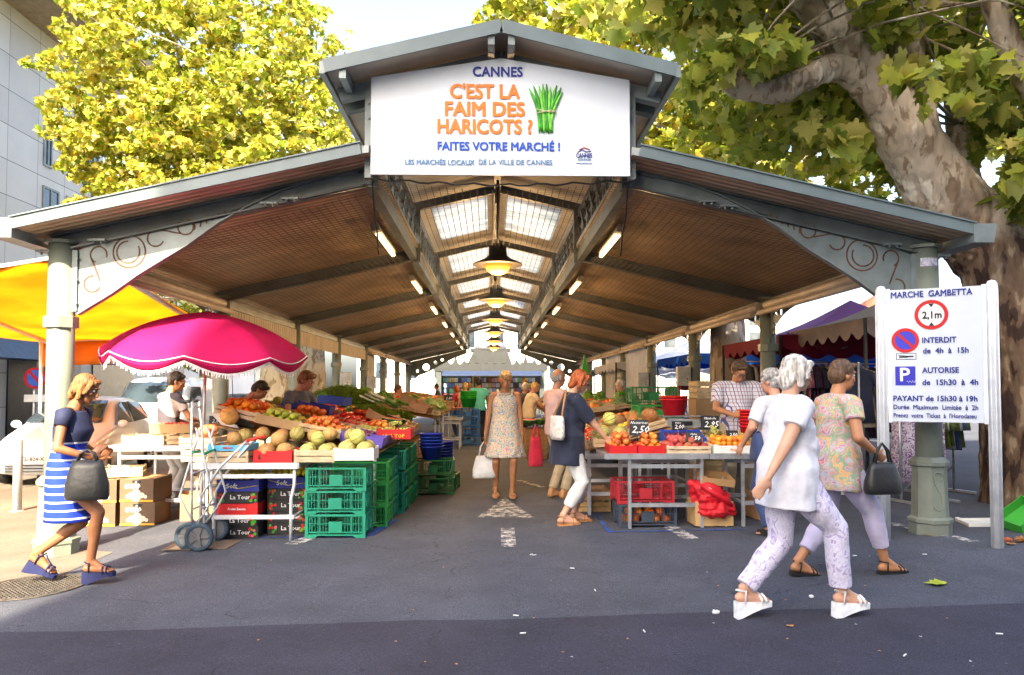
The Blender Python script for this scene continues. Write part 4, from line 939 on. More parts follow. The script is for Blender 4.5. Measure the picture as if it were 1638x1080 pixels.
def pattern(name, cols, scale, sharp=True, base=None, dist=1.5):
    m = mat(name, cols[0], .8, 0, 0, 5, .2, 25); n, L, b, mx = nodes_of(m); tc = n.new('ShaderNodeTexCoord')
    nz = n.new('ShaderNodeTexNoise'); nz.inputs['Scale'].default_value = scale; nz.inputs['Detail'].default_value = 2; nz.inputs['Distortion'].default_value = dist; L.new(tc.outputs['Object'], nz.inputs[0])
    cr = n.new('ShaderNodeValToRGB'); cr.color_ramp.interpolation = 'CONSTANT' if sharp else 'LINEAR'; L.new(nz.outputs[0], cr.inputs[0])
    e = cr.color_ramp.elements; e[0].position = 0; e[0].color = cols[0] + (1,); e[1].position = .72; e[1].color = cols[-1] + (1,)
    for i, c in enumerate(cols[1:-1]): q = e.new(.30 + .40 * i / max(1, len(cols) - 2)); q.color = c + (1,)
    L.new(cr.outputs[0], b.inputs['Base Color']); return m
pattern('print_swirl', [(.75, .68, .62), (.70, .20, .30), (.78, .70, .66), (.75, .42, .10), (.80, .74, .68), (.25, .45, .25), (.35, .30, .60), (.78, .72, .66), (.72, .60, .15), (.7, .25, .35)], 8.5, False, dist=2.6)
pattern('print_floral', [(.55, .25, .16), (.62, .30, .20), (.70, .42, .18), (.16, .40, .28), (.65, .28, .24), (.35, .50, .52), (.60, .10, .20), (.70, .45, .35)], 10, False)
pattern('print_lilac', [(.62, .60, .72), (.40, .32, .55), (.70, .68, .78), (.55, .50, .68), (.72, .70, .80), (.35, .28, .50), (.66, .62, .74)], 12, False)
pattern('print_purple_leaf', [(.70, .62, .72), (.28, .16, .34), (.70, .64, .74), (.25, .14, .32), (.7, .62, .7)], 16)
pattern('print_pink', [(.06, .02, .05), (.60, .06, .30), (.10, .05, .10), (.45, .10, .30), (.65, .30, .45)], 20)
pattern('print_blue', [(.03, .10, .35), (.5, .6, .8), (.02, .06, .25), (.6, .7, .85)], 14)
def stripes(name, fn):
    m = mat(name, (.5, .5, .5), .8, 0, 0, 5, .2, 25); n, L, b, mx = nodes_of(m); s_, tc = sepo(n, L); L.new(fn(n, L, s_), b.inputs['Base Color']); return m
def _stripe_dress(n, L, s):
    f = mth(n, L, 'FRACT', mth(n, L, 'DIVIDE', s.outputs[2], .068)); a = mth(n, L, 'LESS_THAN', f, .22)
    lowc = mixcol(n, L, a, (.006, .032, .40), (.62, .66, .76)); up = mth(n, L, 'GREATER_THAN', s.outputs[2], 1.17)
    return mixcol(n, L, up, lowc, (.015, .02, .06))
stripes('striped_dress', _stripe_dress)
def _plaid(n, L, s):
    def ln(o, c, w): return mth(n, L, 'LESS_THAN', mth(n, L, 'FRACT', mth(n, L, 'DIVIDE', o, c)), w)
    ad = mth(n, L, 'ADD', s.outputs[0], mth(n, L, 'MULTIPLY', s.outputs[1], .8))
    a = mth(n, L, 'MAXIMUM', ln(ad, .036, .17), ln(s.outputs[2], .042, .13)); c = mixcol(n, L, a, (.68, .66, .72), (.30, .10, .09))
    return mixcol(n, L, ln(ad, .072, .12), c, (.12, .10, .25))
stripes('plaid_shirt', _plaid)
def _gingham(n, L, s):
    def ln(o, c, w): return mth(n, L, 'LESS_THAN', mth(n, L, 'FRACT', mth(n, L, 'DIVIDE', o, c)), w)
    ad = mth(n, L, 'ADD', s.outputs[0], mth(n, L, 'MULTIPLY', s.outputs[1], .8))
    return mixcol(n, L, mth(n, L, 'MAXIMUM', ln(ad, .05, .45), ln(s.outputs[2], .05, .45)), (.75, .65, .66), (.55, .07, .12))
stripes('gingham_shirt', _gingham)
def _block(n, L, s):
    ad = mth(n, L, 'ADD', s.outputs[0], mth(n, L, 'MULTIPLY', s.outputs[2], 1.3)); a = mth(n, L, 'GREATER_THAN', ad, 1.62)
    b_ = mth(n, L, 'LESS_THAN', ad, 1.95); return mixcol(n, L, mth(n, L, 'MULTIPLY', a, b_), (.07, .06, .075), (.42, .36, .33))
stripes('block_shirt', _block)
V3 = Vector
def ik(a, b, l1, l2, pole):
    a = V3(a); b = V3(b); d = b - a; L = min(d.length, (l1 + l2) * .999); dn = d.normalized(); b = a + dn * L
    x = (l1 * l1 - l2 * l2 + L * L) / (2 * L); h = math.sqrt(max(0, l1 * l1 - x * x)); p = V3(pole); p = p - dn * p.dot(dn)
    if p.length < 1e-4: p = V3((0, 1, 0))
    return a + dn * x + p.normalized() * h, b
def person(label, loc, face, H=1.68, sex='f', build=1.0, lean=0, bend=0, feet=((-.10, 0, 0, 0), (.10, 0, 0, 0)), hands=((-.25, .05, .82), (.25, .05, .82)), head=(0, 0), hipz=None, hipy=0,
           skin='fair', hair='short', hairc='brown', top=None, topc=None, sleeve=.5, bottom=None, botc=None, shoes='flat', shoec='leather_black', vox=.010, glasses=None, group=None, curl=.9, nm='person', twist=0, openhand=False, back=0):
    k = H / 1.70; t = thing(nm, label, 'person', loc, face, group); t.scale = (k, k, k)
    f = sex == 'f'; B = build; sh = (.165 if f else .195) * (1 + (B - 1) * .5); hw = .088
    hz = hipz or .89; hip = V3((0, hipy, hz)); Rl = Matrix.Rotation(-lean, 3, 'X'); Rt = Matrix.Rotation(-(lean + bend), 3, 'X') @ Matrix.Rotation(twist, 3, 'Z')
    def lo(x, y, z): return hip + Rl @ V3((x, y, z))
    waist = lo(0, 0, .20)
    def up(x, y, z): return waist + Rt @ V3((x, y, z - .20))
    chest = up(0, 0, .36); nb = up(0, -.01, .53); hcR = Rt @ Matrix.Rotation(head[0], 3, 'Z') @ Matrix.Rotation(-head[1], 3, 'X')
    hc = up(0, .0, .555) + hcR @ V3((0, .028, .135)); mskin = mat('skin_' + skin)
    def hp(x, y, z): return hc + hcR @ V3((x, y, z))
    # legs
    legs = []
    for s, ft in zip((-1, 1), feet):
        hj = lo(s * hw, 0, -.02); an = V3((ft[0], ft[1], ft[2] + .085)); kn, an = ik(hj, an, .43, .42, V3((s * .10, 1, .1))); legs.append((hj, kn, an, ft))
    arms = []
    for s, hd in zip((-1, 1), hands):
        sj = up(s * sh, 0, .475); el, wr = ik(sj, hd[:3], .285, .25, V3((s * .75, -.8, -.35)) if len(hd) < 4 else V3(hd[3])); arms.append((sj, el, wr, s))
    g = G(); bt_ = 1 + (B - 1) * .9
    for hj, kn, an, ft in legs:
        g.cap(hj, kn, .085 * bt_, .052 * bt_); g.cap(kn, an, .052 * bt_, .034); m_ = kn.lerp(an, .30); bk = (an - kn).normalized().cross(V3((1, 0, 0))); g.ell(m_ + bk * (-.012 if bk.y > 0 else .012), (.050 * bt_, .052 * bt_, .115), (an - kn).to_track_quat('Z', 'Y').to_matrix())
        fr = Matrix.Rotation(ft[3], 3, 'X') @ V3((0, 1, 0)); tw = ft[4] if len(ft) > 4 else 0; fr = Matrix.Rotation(tw, 3, 'Z') @ fr
        hl = an + V3((0, 0, -.05)) - fr * .03; ba = an + fr * .12 + V3((0, 0, -.062)); g.cap(hl, ba, .030, .030); g.cap(an + V3((0, 0, .01)), ba, .034, .022); sd = fr.cross(V3((0, 0, 1))).normalized()
        for i in range(5): o_ = (i - 2) * .0165; g.cap(ba + sd * o_, ba + sd * o_ * 1.1 + fr * (.062 - abs(i - 1.4) * .008) + V3((0, 0, -.010)), .0135, .011, 8)
    g.cap(lo(-hw * .6, 0, .02), lo(hw * .6, 0, .02), .115 * B, .115 * B); g.ell(lo(0, 0, .10), (.145 * B, .105 * B, .14), Rl); g.ell(waist, ((.125 if f else .145) * B, .098 * B, .13), Rt)
    g.ell(chest, ((.145 if f else .165) * (1 + (B - 1) * .6), .100 * (1 + (B - 1) * .6), .155), Rt); g.cap(up(-sh * .72, -.005, .470), up(sh * .72, -.005, .470), .056, .056)
    if f:
        for s in (-1, 1): g.ell(up(s * .070, .070, .345), (.060, .050, .058), Rt)
    if B > 1.1: g.ell(up(0, .05, .20), (.13 * B, .11 * B, .14), Rt)
    g.cap(nb + Rt @ V3((0, 0, -.03)), hp(0, -.02, -.06), .060 if f else .066, .052)
    # head
    g.ell(hp(0, -.012, .03), (.076, .093, .095), hcR, 16, 12); g.ell(hp(0, .022, -.045), (.056, .066, .068), hcR, 14, 10); g.ell(hp(0, .062, -.085), (.026, .022, .020), hcR)
    g.cap(hp(0, .080, .028), hp(0, .104, -.022), .009, .0125, 8); g.ell(hp(0, .088, -.052), (.024, .012, .009), hcR); g.ell(hp(0, .084, .044), (.050, .014, .010), hcR)
    for s in (-1, 1):
        g.ell(hp(s * .079, -.008, -.005), (.010, .019, .031), hcR @ Matrix.Rotation(s * .3, 3, 'Z')); g.ell(hp(s * .042, .060, -.012), (.022, .018, .018), hcR)
    hm = []
    for (sj, el, wr, s), hd in zip(arms, hands):
        g.cap(sj, el, .046 * bt_, .037 * bt_); g.cap(el, wr, .038 * bt_, .024)
        fd = (wr - el).normalized()
        if len(hd) > 4: fd = V3(hd[4]).normalized()
        pn = fd.cross(V3((0, 0, 1))); pn = pn if pn.length > .2 else V3((s * -1, 0, 0)); pn.normalize()
        pn = V3((-s, .15, 0)); pn = (pn - fd * pn.dot(fd)); pn = pn.normalized() if pn.length > .1 else V3((0, 0, -1))   # palm faces inward
        if len(hd) > 5: pn = V3(hd[5]); pn = (pn - fd * pn.dot(fd)).normalized()
        wd = fd.cross(pn).normalized(); wd = wd if wd.dot(V3((0, 1, .3))) > 0 else -wd             # towards the thumb
        Rh = Matrix((wd, pn, fd)).transposed(); pc = wr + fd * .048; g.ell(pc, (.040, .016, .052), Rh)
        for i in range(4):
            base = wr + fd * .085 + wd * (.0285 - i * .019); ln = (.070, .079, .073, .056)[i]; c0 = curl * (.45 + .10 * i) * (0.3 if openhand else 1); spr = wd * ((1.5 - i) * (.10 if openhand else .03))
            d1 = (fd * math.cos(c0 * .6) + pn * math.sin(c0 * .6) + spr).normalized(); m1 = base + d1 * ln * .5; d2 = (fd * math.cos(c0 * 1.6) + pn * math.sin(c0 * 1.6)).normalized(); m2 = m1 + d2 * ln * .5
            g.cap(base, m1, .0098, .0088, 8); g.cap(m1, m2, .0088, .0074, 8)
        tb = wr + fd * .022 + wd * .026; tm = tb + (wd * .75 + fd * .7 + pn * .25).normalized() * .042; te = tm + (wd * .25 + fd * .9 + pn * .35).normalized() * .034
        g.cap(tb, tm, .0135, .0105, 8); g.cap(tm, te, .0105, .008, 8); hm.append(wr + fd * .10 + pn * .02)
    me = remesh(g, vox, 3); me.materials.append(mskin); body = obj('body', me, t)
    # eyes and brows
    g = G(); g.m = 0
    for s in (-1, 1): g.ell(hp(s * .030, .072, .016), (.011, .010, .008), hcR, 10, 8)
    g.m = 1
    for s in (-1, 1): g.ell(hp(s * .030, .0795, .0165), (.005, .0040, .005), hcR, 8, 6)
    g.m = 2
    for s in (-1, 1): g.tube([hp(s * .014, .089, .040), hp(s * .032, .088, .045), hp(s * .050, .076, .038)], [.003, .0035, .002], 6)
    g.build('eyes', [m_white, m_black, mat('hair_' + (hairc if hairc != 'white' else 'grey'))], t)
    g = G(); g.ell(hp(0, .0955, -.049), (.019, .006, .0035), hcR); g.ell(hp(0, .0945, -.057), (.016, .006, .0042), hcR); g.build('lips', mat('lips', (.42, .12, .10), .5), t)
    if glasses:
        g = G()
        for s in (-1, 1):
            if glasses == 'sun': g.ell(hp(s * .033, .094, .015), (.026, .005, .018), hcR)
            else:
                q = [hp(s * .032 + .021 * math.cos(a), .096, .014 + .015 * math.sin(a)) for a in [2 * PI * i / 14 for i in range(15)]]; g.tube(q, .0018, 5)
            g.m = 1; g.tube([hp(s * .058, .088, .02), hp(s * .076, .05, .018), hp(s * .082, -.01, .008)], .0045 if glasses == 'white' else .0022, 6); g.m = 0
        g.tube([hp(-.012, .099, .02), hp(.012, .099, .02)], .002, 5)
        if glasses == 'white':
            g.m = 0
            for s in (-1, 1): g.ell(hp(s * .033, .094, .015), (.027, .006, .020), hcR)
        g.build('glasses', [m_black, m_white if glasses == 'white' else m_black], t)
    # hair
    g = G(); mh = mat('hair_' + hairc)
    def hcap(r=1.0, back_=0.0, front=.045): 
        g.ell(hp(0, -.022, .048), (.086 * r, .094 * r, .088 * r), hcR, 18, 12); g.ell(hp(0, -.050, .005), (.080 * r, .070 * r, .085 * r), hcR, 16, 10)
    if hair != 'bald':
        hcap(1.0)
        if hair == 'curly':
            rr = random.Random(5)
            for i in range(110):
                a = rr.uniform(0, 2 * PI); b_ = rr.uniform(-.5, 1.4); q = V3((math.cos(a) * math.cos(b_) * .090, math.sin(a) * math.cos(b_) * .100 - .022, math.sin(b_) * .096 + .042))
                if q.y > .045 and q.z < .075: continue
                g.ell(hp(*q), (.019,) * 3, None, 8, 6)
        if hair == 'bob':
            for s in (-1, 1): g.cap(hp(s * .070, -.01, .05), hp(s * .078, -.005, -.07), .026, .022); g.cap(hp(s * .060, .045, .085), hp(s * .082, .03, -.02), .020, .014)
            g.ell(hp(0, -.070, -.04), (.085, .045, .085), hcR); g.cap(hp(-.05, .055, .088), hp(.05, .06, .08), .022, .022)
        if hair == 'long':
            for s in (-1, 1): g.cap(hp(s * .065, -.02, .05), hp(s * .080, -.01, -.13), .030, .022); g.cap(hp(s * .058, .05, .08), hp(s * .080, .035, -.05), .020, .014)
            g.ell(hp(0, -.075, -.08), (.085, .045, .11), hcR); g.cap(hp(-.04, .06, .088), hp(.045, .064, .082), .02, .02)
        if hair == 'bun':
            g.ell(hp(0, -.120, -.01), (.052, .045, .048), hcR); g.cap(hp(-.04, .058, .085), hp(.05, .055, .08), .020, .020)
            for s in (-1, 1): g.cap(hp(s * .07, .02, .055), hp(s * .072, -.03, -.01), .018, .022)
            g.cap(hp(.02, -.115, -.02), hp(.05, -.125, -.08), .022, .010); g.cap(hp(-.02, -.115, -.02), hp(-.045, -.12, -.09), .022, .010)
        if hair in ('short', 'mop'):
            g.cap(hp(-.045, .050, .095), hp(.045, .052, .092), .022 + .01 * (hair == 'mop'), .022 + .01 * (hair == 'mop'))
            for s in (-1, 1): g.cap(hp(s * .073, -.005, .05), hp(s * .075, -.01, .005 - .04 * (hair == 'mop')), .016, .012)
    else:
        g.ell(hp(0, -.055, -.005), (.080, .058, .060), hcR, 14, 10)
        for s in (-1, 1): g.cap(hp(s * .070, -.02, .03), hp(s * .072, -.03, -.02), .014, .012)
    me = remesh(g, .006 if vox < .013 else .012, 1, (.0055, 105, (1, 1, .22))); me.materials.append(mh); obj('hair', me, t)
    # clothes
    def ring(c, R, rx, ry, n=28, wav=0, nw=9, ph=0): return [c + R @ V3((rx * math.cos(a) * (1 + wav * math.sin(nw * a + ph)), ry * math.sin(a) * (1 + wav * math.sin(nw * a + ph)), 0)) for a in [2 * PI * i / n for i in range(n)]]
    if bottom in ('trousers', 'shorts', 'capri'):
        g = G(); en = {'trousers': .93, 'capri': .72, 'shorts': 0}[bottom]
        for hj, kn, an, ft in legs:
            up_ = V3((0, 0, 1)); p = [hj + V3((0, 0, .05)), hj.lerp(kn, .5), kn]; r = [.105 * bt_, .090 * bt_, .070 * bt_]
            if bottom != 'shorts': p += [kn.lerp(an, en * .5), kn.lerp(an, en)]; r += [.068 * bt_, .062 * bt_ if bottom == 'trousers' else .060]
            else: p = p[:2] + [hj.lerp(kn, .8)]; r = [.11, .10, .10]
            g.tube(p, r, 18)
        g.cap(lo(-hw * .6, 0, .02), lo(hw * .6, 0, .02), .125 * B, .125 * B); g.ell(lo(0, 0, .11), (.155 * B, .118 * B, .12), Rl)
        me = remesh(g, max(vox, .010), 2, (.009, 9, (1, 1, .6))); me.materials.append(mat(botc)); obj('trousers' if bottom != 'shorts' else 'shorts', me, t)
    if bottom == 'skirt':
        g = G(); kz = .50; rs = []
        for i in range(9):
            u = i / 8; c = lo(0, 0, .16).lerp(V3((0, hipy * .5 + (legs[0][1].y + legs[1][1].y) / 2 * .6, kz)), u); rs.append(ring(c, Matrix.Identity(3), (.14 + .05 * min(1, u * 3) + .05 * u) * B, (.11 + .05 * min(1, u * 3) + .06 * u) * B, 40, .05 * u, 9, u))
        g.rings(rs, False); g.build('skirt', mat(botc), t, solid=.006)
    if top in ('shirt', 'tunic', 'cardigan', 'tank'):
        g = G(); bl = {'shirt': -.06, 'tank': -.05, 'tunic': -.20, 'cardigan': -.24}[top]; lw = 1.0 if top in ('shirt', 'tank') else 1.12
        rr = [(lo(0, 0, bl), Rl, .178 * B * lw, .150 * B * lw), (lo(0, 0, .08), Rl, .172 * B * lw, .142 * B * lw), (waist, Rt, (.150 if f else .165) * B, .125 * B), (up(0, .012 * f, .34), Rt, (.168 if f else .188) * (1 + (B - 1) * .6), (.142 if f else .128) * (1 + (B - 1) * .6)), (up(0, 0, .44), Rt, sh * .98, .098), (up(0, 0, .515), Rt, sh * .62, .074), (up(0, -.005, .545), Rt, .072, .066)]
        g.rings([ring(c, R, a, b_) for c, R, a, b_ in rr]); g.cap(up(-sh * .86, -.005, .472), up(sh * .86, -.005, .472), .078, .078); g.ell(up(0, -.015, .36), (.165 * (1 + (B - 1) * .6), .125 * (1 + (B - 1) * .6), .17), Rt)
        if f:
            for s in (-1, 1): g.ell(up(s * .072, .078, .345), (.074, .064, .076), Rt)
        if B > 1.1: g.ell(up(0, .05, .20), (.145 * B, .125 * B, .16), Rt)
        if top != 'tank':
            for sj, el, wr, s in arms:
                if sleeve <= 1: e = sj.lerp(el, sleeve); g.tube([sj - (el - sj) * .05 + (up(0, 0, .45) - sj) * .25, sj, e], [.062 * bt_, .066 * bt_, .062 * bt_], 16)
                else: g.tube([sj + (up(0, 0, .45) - sj) * .25, sj, el, el.lerp(wr, (sleeve - 1))], [.062 * bt_, .066 * bt_, .056 * bt_, .050 * bt_], 16)
        me = remesh(g, max(vox, .010), 2, (.011, 8, (1, 1, .7))); me.materials.append(mat(topc)); obj('cardigan' if top == 'cardigan' else 'shirt', me, t)
    if top in ('dress', 'sheath'):
        g = G(); rs = []; wide = top == 'dress'
        sp_ = [(up(0, 0, .505), .105 if not wide else .10, .075), (up(0, .005, .44), .158, .110), (up(0, .014, .35), .170 * B, .150 * B), (waist, (.165 if wide else .142) * B, (.140 if wide else .118) * B), (lo(0, 0, .06), (.195 if wide else .180) * B, (.165 if wide else .145) * B), (lo(0, .0, -.10), (.215 if wide else .185) * B, (.18 if wide else .15) * B),
               (lo(0, .02, -.26), (.245 if wide else .178) * B, (.205 if wide else .16) * B), (V3((0, hipy * .7 + .02, .52 if not wide else .60)), (.262 if wide else .165) * B, (.22 if wide else .19) * B)]
        for i in range(len(sp_) - 1):
            for q in range(4):
                u = q / 4; c = sp_[i][0].lerp(sp_[i + 1][0], u); R = Rt if i < 3 else Matrix.Identity(3); w1 = max(0, (i - 3 + u) / 4) * (.045 if wide else .012)
                rs.append(ring(c, R, sp_[i][1] + (sp_[i + 1][1] - sp_[i][1]) * u, sp_[i][2] + (sp_[i + 1][2] - sp_[i][2]) * u, 56, w1, 8, i * .6 + u * .6))
        c, a, b_ = sp_[-1]; rs.append(ring(c, Matrix.Identity(3), a, b_, 56, .05 if wide else .01, 8, 4))
        g.rings(rs, False)
        if wide: g.rings([ring(c + V3((0, 0, .01)), Matrix.Identity(3), a * 1.0, b_, 56, .05, 11, 1), ring(c - V3((0, 0, .045)), Matrix.Identity(3), a * 1.05, b_ * 1.05, 56, .07, 13, 2)], False)
        for s in (-1, 1):
            if wide: g.tube([up(s * .085, .085, .45), up(s * .10, .03, .54), up(s * .095, -.06, .47)], [.016, .017, .016], 8)
            else: g.tube([arms[(s + 1) // 2][0] + (up(0, 0, .45) - arms[(s + 1) // 2][0]) * .3, arms[(s + 1) // 2][0], arms[(s + 1) // 2][0].lerp(arms[(s + 1) // 2][1], .35)], [.062, .066, .058], 14)
        g.build('dress', mat(topc), t, solid=.004)
    # shoes
    for (hj, kn, an, ft), s in zip(legs, (-1, 1)):
        tw = ft[4] if len(ft) > 4 else 0; Rf = Matrix.Rotation(tw, 3, 'Z') @ Matrix.Rotation(ft[3], 3, 'X'); fr = Rf @ V3((0, 1, 0)); dn = Rf @ V3((0, 0, -1)); sd = Rf @ V3((1, 0, 0)); g = G()
        hl = an + V3((0, 0, -.052)) - fr * .03; ba = an + fr * .12 + V3((0, 0, -.062))
        def FP(x, y, z): return V3((an.x, an.y, an.z - .085)) + Rf @ V3((x, y, z))
        if shoes in ('wedge', 'flat', 'sandal'):
            hh = .075 if shoes == 'wedge' else .012; th = .03 if shoes == 'wedge' else .012
            prof = [(-.055, 0, .030), (-.02, 0, .034), (.05, 0, .034), (.11, 0, .044), (.155, 0, .043), (.19, 0, .030), (.20, 0, .012)]
            top_, bot_ = [], []
            for y, _, wd in prof:
                u = max(0, min(1, (.13 - y) / .17)); zt_ = .004; zb_ = -th - hh * u
                top_.append([FP(-wd, y, zt_ + .002), FP(wd, y, zt_ + .002)]); bot_.append([FP(-wd * .95, y, zb_), FP(wd * .95, y, zb_)])
            g.rings([[a[0], a[1], b_[1], b_[0]] for a, b_ in zip(top_, bot_)], True, False)
            g.m = 1
            for y, r_ in ((.145, .046), (.115, .048)): g.tube([FP(-r_, y, .0), FP(-r_ * .75, y - .005, .036), FP(0, y - .012, .052), FP(r_ * .75, y - .005, .036), FP(r_, y, .0)], .008, 6)
            g.tube([FP(-.034, .0, .0), FP(-.04, .0, .07), FP(0, .03, .115), FP(.04, .0, .07), FP(.034, .0, .0)], .006, 6); g.tube([FP(-.036, -.0, .08), FP(0, -.05, .085), FP(.036, -.0, .08)], .0065, 6); g.tube([FP(0, .12, .05), FP(.0, .06, .08), FP(0, .035, .105)], .006, 6)
            g.build('shoe', [mat('sole_' + shoec, tuple(mat(shoec).node_tree.nodes[mat(shoec)['mixn']].inputs[6].default_value)[:3], .6, 0, .1, 20), mat(shoec)], t)
        else:
            g.cap(FP(0, -.03, .035), FP(0, .05, .042), .043, .042); g.cap(FP(0, .05, .04), FP(0, .16, .028), .042, .038); g.cap(FP(0, -.02, .06), FP(0, -.015, .09), .045, .042)
            me = remesh(g, .012, 2, None, [(FP(0, 0, -.01), dn)]); me.materials.append(mat(shoec)); obj('shoe', me, t)
    return t, arms, hm, k
# ================= produce =================
def ribbed(name, c1, c2, nr, wd, netc=None):
    m = mat(name, c1, .6, 0, .12, 14, .3, 60); n, L, b, mx = nodes_of(m); s_, tc = sepo(n, L)
    a = mth(n, L, 'ARCTAN2', s_.outputs[1], s_.outputs[0]); f = mth(n, L, 'ABSOLUTE', mth(n, L, 'SINE', mth(n, L, 'MULTIPLY', a, nr / 2)))
    L.new(mixcol(n, L, mth(n, L, 'LESS_THAN', f, wd), mx.outputs[2], c2), b.inputs['Base Color']); return m
m_wood = mat('crate_wood', (.56, .40, .22), .75, 0, .16, 9, .2, 60, stretch=(1, 1, 4)); m_wood2 = mat('crate_wood_pale', (.66, .52, .33), .75, 0, .14, 9, .2, 60, stretch=(1, 1, 4)); m_wood3 = mat('crate_wood_brown', (.36, .21, .09), .75, 0, .2, 9, .2, 60)
def solid_fruit(name, r, col, col2, rough=.4, n=(14, 9), squash=1.0, dim=.0, bump=0, scale=12, rib=0, ribc=None):
    g = G(); prof = []
    for i in range(n[1] + 1):
        t = PI * i / n[1]; rr = r * math.sin(t); z = -r * squash * math.cos(t)
        if i == n[1]: z -= r * dim
        prof.append((max(rr, r * .02), z))
    g.lathe((0, 0, 0), prof, n[0])
    if rib: g.v = [(x * (1 - .05 * abs(math.cos(rib / 2 * math.atan2(y, x) + PI / 2)) ** 6), y * (1 - .05 * abs(math.cos(rib / 2 * math.atan2(y, x) + PI / 2)) ** 6), z) for x, y, z in g.v]
    m = ribbed('m_' + name, col, ribc, rib, .20) if ribc else mat('m_' + name, col, rough, 0, .1, scale, bump, 40, col2=col2)
    return g.mesh(name, m)
FR = {
 'striped_melon': (solid_fruit('striped_melon', .082, (.56, .48, .14), (.46, .40, .11), .6, (30, 12), .95, .03, rib=10, ribc=(.07, .17, .03)), .082, 'melon', 'cream melon with green stripes'),
 'netted_melon': (solid_fruit('netted_melon', .080, (.46, .26, .09), (.36, .21, .07), .7, (30, 12), .92, .03, rib=10, ribc=(.24, .17, .05)), .080, 'melon', 'tan netted melon'),
 'pumpkin': (solid_fruit('pumpkin', .11, (.58, .26, .08), (.5, .2, .06), .5, (30, 10), .62, .12, rib=12, ribc=(.42, .17, .05)), .10, 'pumpkin', 'ribbed orange brown pumpkin'),
 'peach': (solid_fruit('peach', .042, (.42, .035, .035), (.60, .20, .10), .75, dim=.12, scale=20), .042, 'peach', 'dark red velvety peach'),
 'nectarine': (solid_fruit('nectarine', .037, (.55, .02, .02), (.80, .38, .05), .25, dim=.1, scale=16), .037, 'nectarine', 'shiny red nectarine'),
 'apricot': (solid_fruit('apricot', .029, (.80, .32, .02), (.75, .20, .02), .5, dim=.1, scale=18), .029, 'apricot', 'orange apricot'),
 'orange': (solid_fruit('orange', .040, (.85, .24, .01), (.78, .18, .01), .42, dim=.04, bump=.2), .040, 'orange', 'bright orange'),
 'tomato': (solid_fruit('tomato', .036, (.62, .02, .01), (.70, .08, .01), .22, squash=.8, dim=.1), .035, 'tomato', 'red tomato'),
 'apple': (solid_fruit('apple', .038, (.45, .55, .06), (.60, .55, .08), .3, dim=.15), .038, 'apple', 'green yellow apple'),
 'yellow_plum': (solid_fruit('yellow_plum', .022, (.70, .55, .03), (.60, .58, .05), .35, (10, 7)), .022, 'plum', 'small yellow plum'),
 'plum': (solid_fruit('plum', .025, (.10, .015, .06), (.18, .03, .10), .35, (10, 7), 1.15), .025, 'plum', 'dark purple plum'),
 'lemon': (solid_fruit('lemon', .030, (.82, .66, .04), (.75, .62, .04), .4, squash=1.3), .032, 'lemon', 'yellow lemon'),
 'kiwi': (solid_fruit('kiwi', .026, (.22, .16, .05), (.30, .22, .08), .9, squash=1.25, bump=.3), .028, 'kiwi', 'brown kiwi fruit'),
 'onion': (solid_fruit('onion', .033, (.62, .38, .14), (.72, .5, .25), .35, squash=.95), .034, 'onion', 'golden onion'),
 'potato': (solid_fruit('potato', .034, (.52, .38, .20), (.42, .28, .14), .85, (10, 7), .75, bump=.3), .034, 'potato', 'pale potato'),
 'grapes': (None, .05, 'grapes', 'bunch of white grapes'), 'black_grapes': (None, .05, 'grapes', 'bunch of dark grapes'),
}
def cluster(name, col, col2):
    g = G(); r = random.Random(2)
    for i in range(34):
        u = r.random(); a = r.uniform(0, 6.28); rr = .042 * (1 - u * .7) * math.sqrt(r.random()); g.ell((u * .13 - .065, rr * math.cos(a), rr * math.sin(a)), (.0125,) * 3, None, 7, 5)
    return g.mesh(name, mat('m_' + name, col, .25, 0, .1, 30, col2=col2))
for a, c1, c2 in (('grapes', (.48, .52, .12), (.55, .50, .15)), ('black_grapes', (.03, .015, .05), (.08, .02, .06))): FR[a] = (cluster(a, c1, c2),) + FR[a][1:]
def longveg(name, pts, r, col, col2, cap_=None, capc=None, rough=.3, n=10):
    g = G(); g.tube(pts, r, n)
    if cap_: g.m = 1; g.tube(cap_[0], cap_[1], 6)
    return g.mesh(name, [mat('m_' + name, col, rough, 0, .1, 12, col2=col2)] + ([mat('m_stalk', (.12, .30, .05), .6)] if cap_ else []))
stem_ = ([(.085, 0, .012), (.105, 0, .018)], [.008, .006])
FR['aubergine'] = (longveg('aubergine', [(-.09, 0, 0), (-.08, 0, 0), (-.04, 0, .0), (.03, 0, .006), (.07, 0, .01), (.085, 0, .012)], [.004, .028, .036, .028, .022, .008], (.045, .01, .05), (.07, .015, .08), stem_), .04, 'aubergine', 'shiny dark aubergine')
FR['courgette'] = (longveg('courgette', [(-.10, 0, 0), (-.09, 0, 0), (0, 0, .004), (.08, 0, .01), (.10, 0, .012)], [.006, .022, .022, .018, .010], (.06, .17, .03), (.12, .26, .06)), .03, 'courgette', 'green courgette')
FR['pepper'] = (longveg('pepper', [(-.05, 0, 0), (-.045, 0, 0), (-.02, 0, 0), (.02, 0, .002), (.045, 0, .004), (.05, 0, .004)], [.006, .028, .036, .038, .030, .008], (.60, .02, .01), (.70, .10, .01), ([(.045, 0, .004), (.075, 0, .01)], [.008, .005])), .040, 'pepper', 'red bell pepper')
FR['green_pepper'] = (longveg('green_pepper', [(-.05, 0, 0), (-.045, 0, 0), (-.02, 0, 0), (.02, 0, .002), (.045, 0, .004), (.05, 0, .004)], [.006, .026, .034, .036, .028, .008], (.10, .34, .03), (.2, .42, .05), ([(.045, 0, .004), (.075, 0, .01)], [.008, .005])), .040, 'pepper', 'green bell pepper')
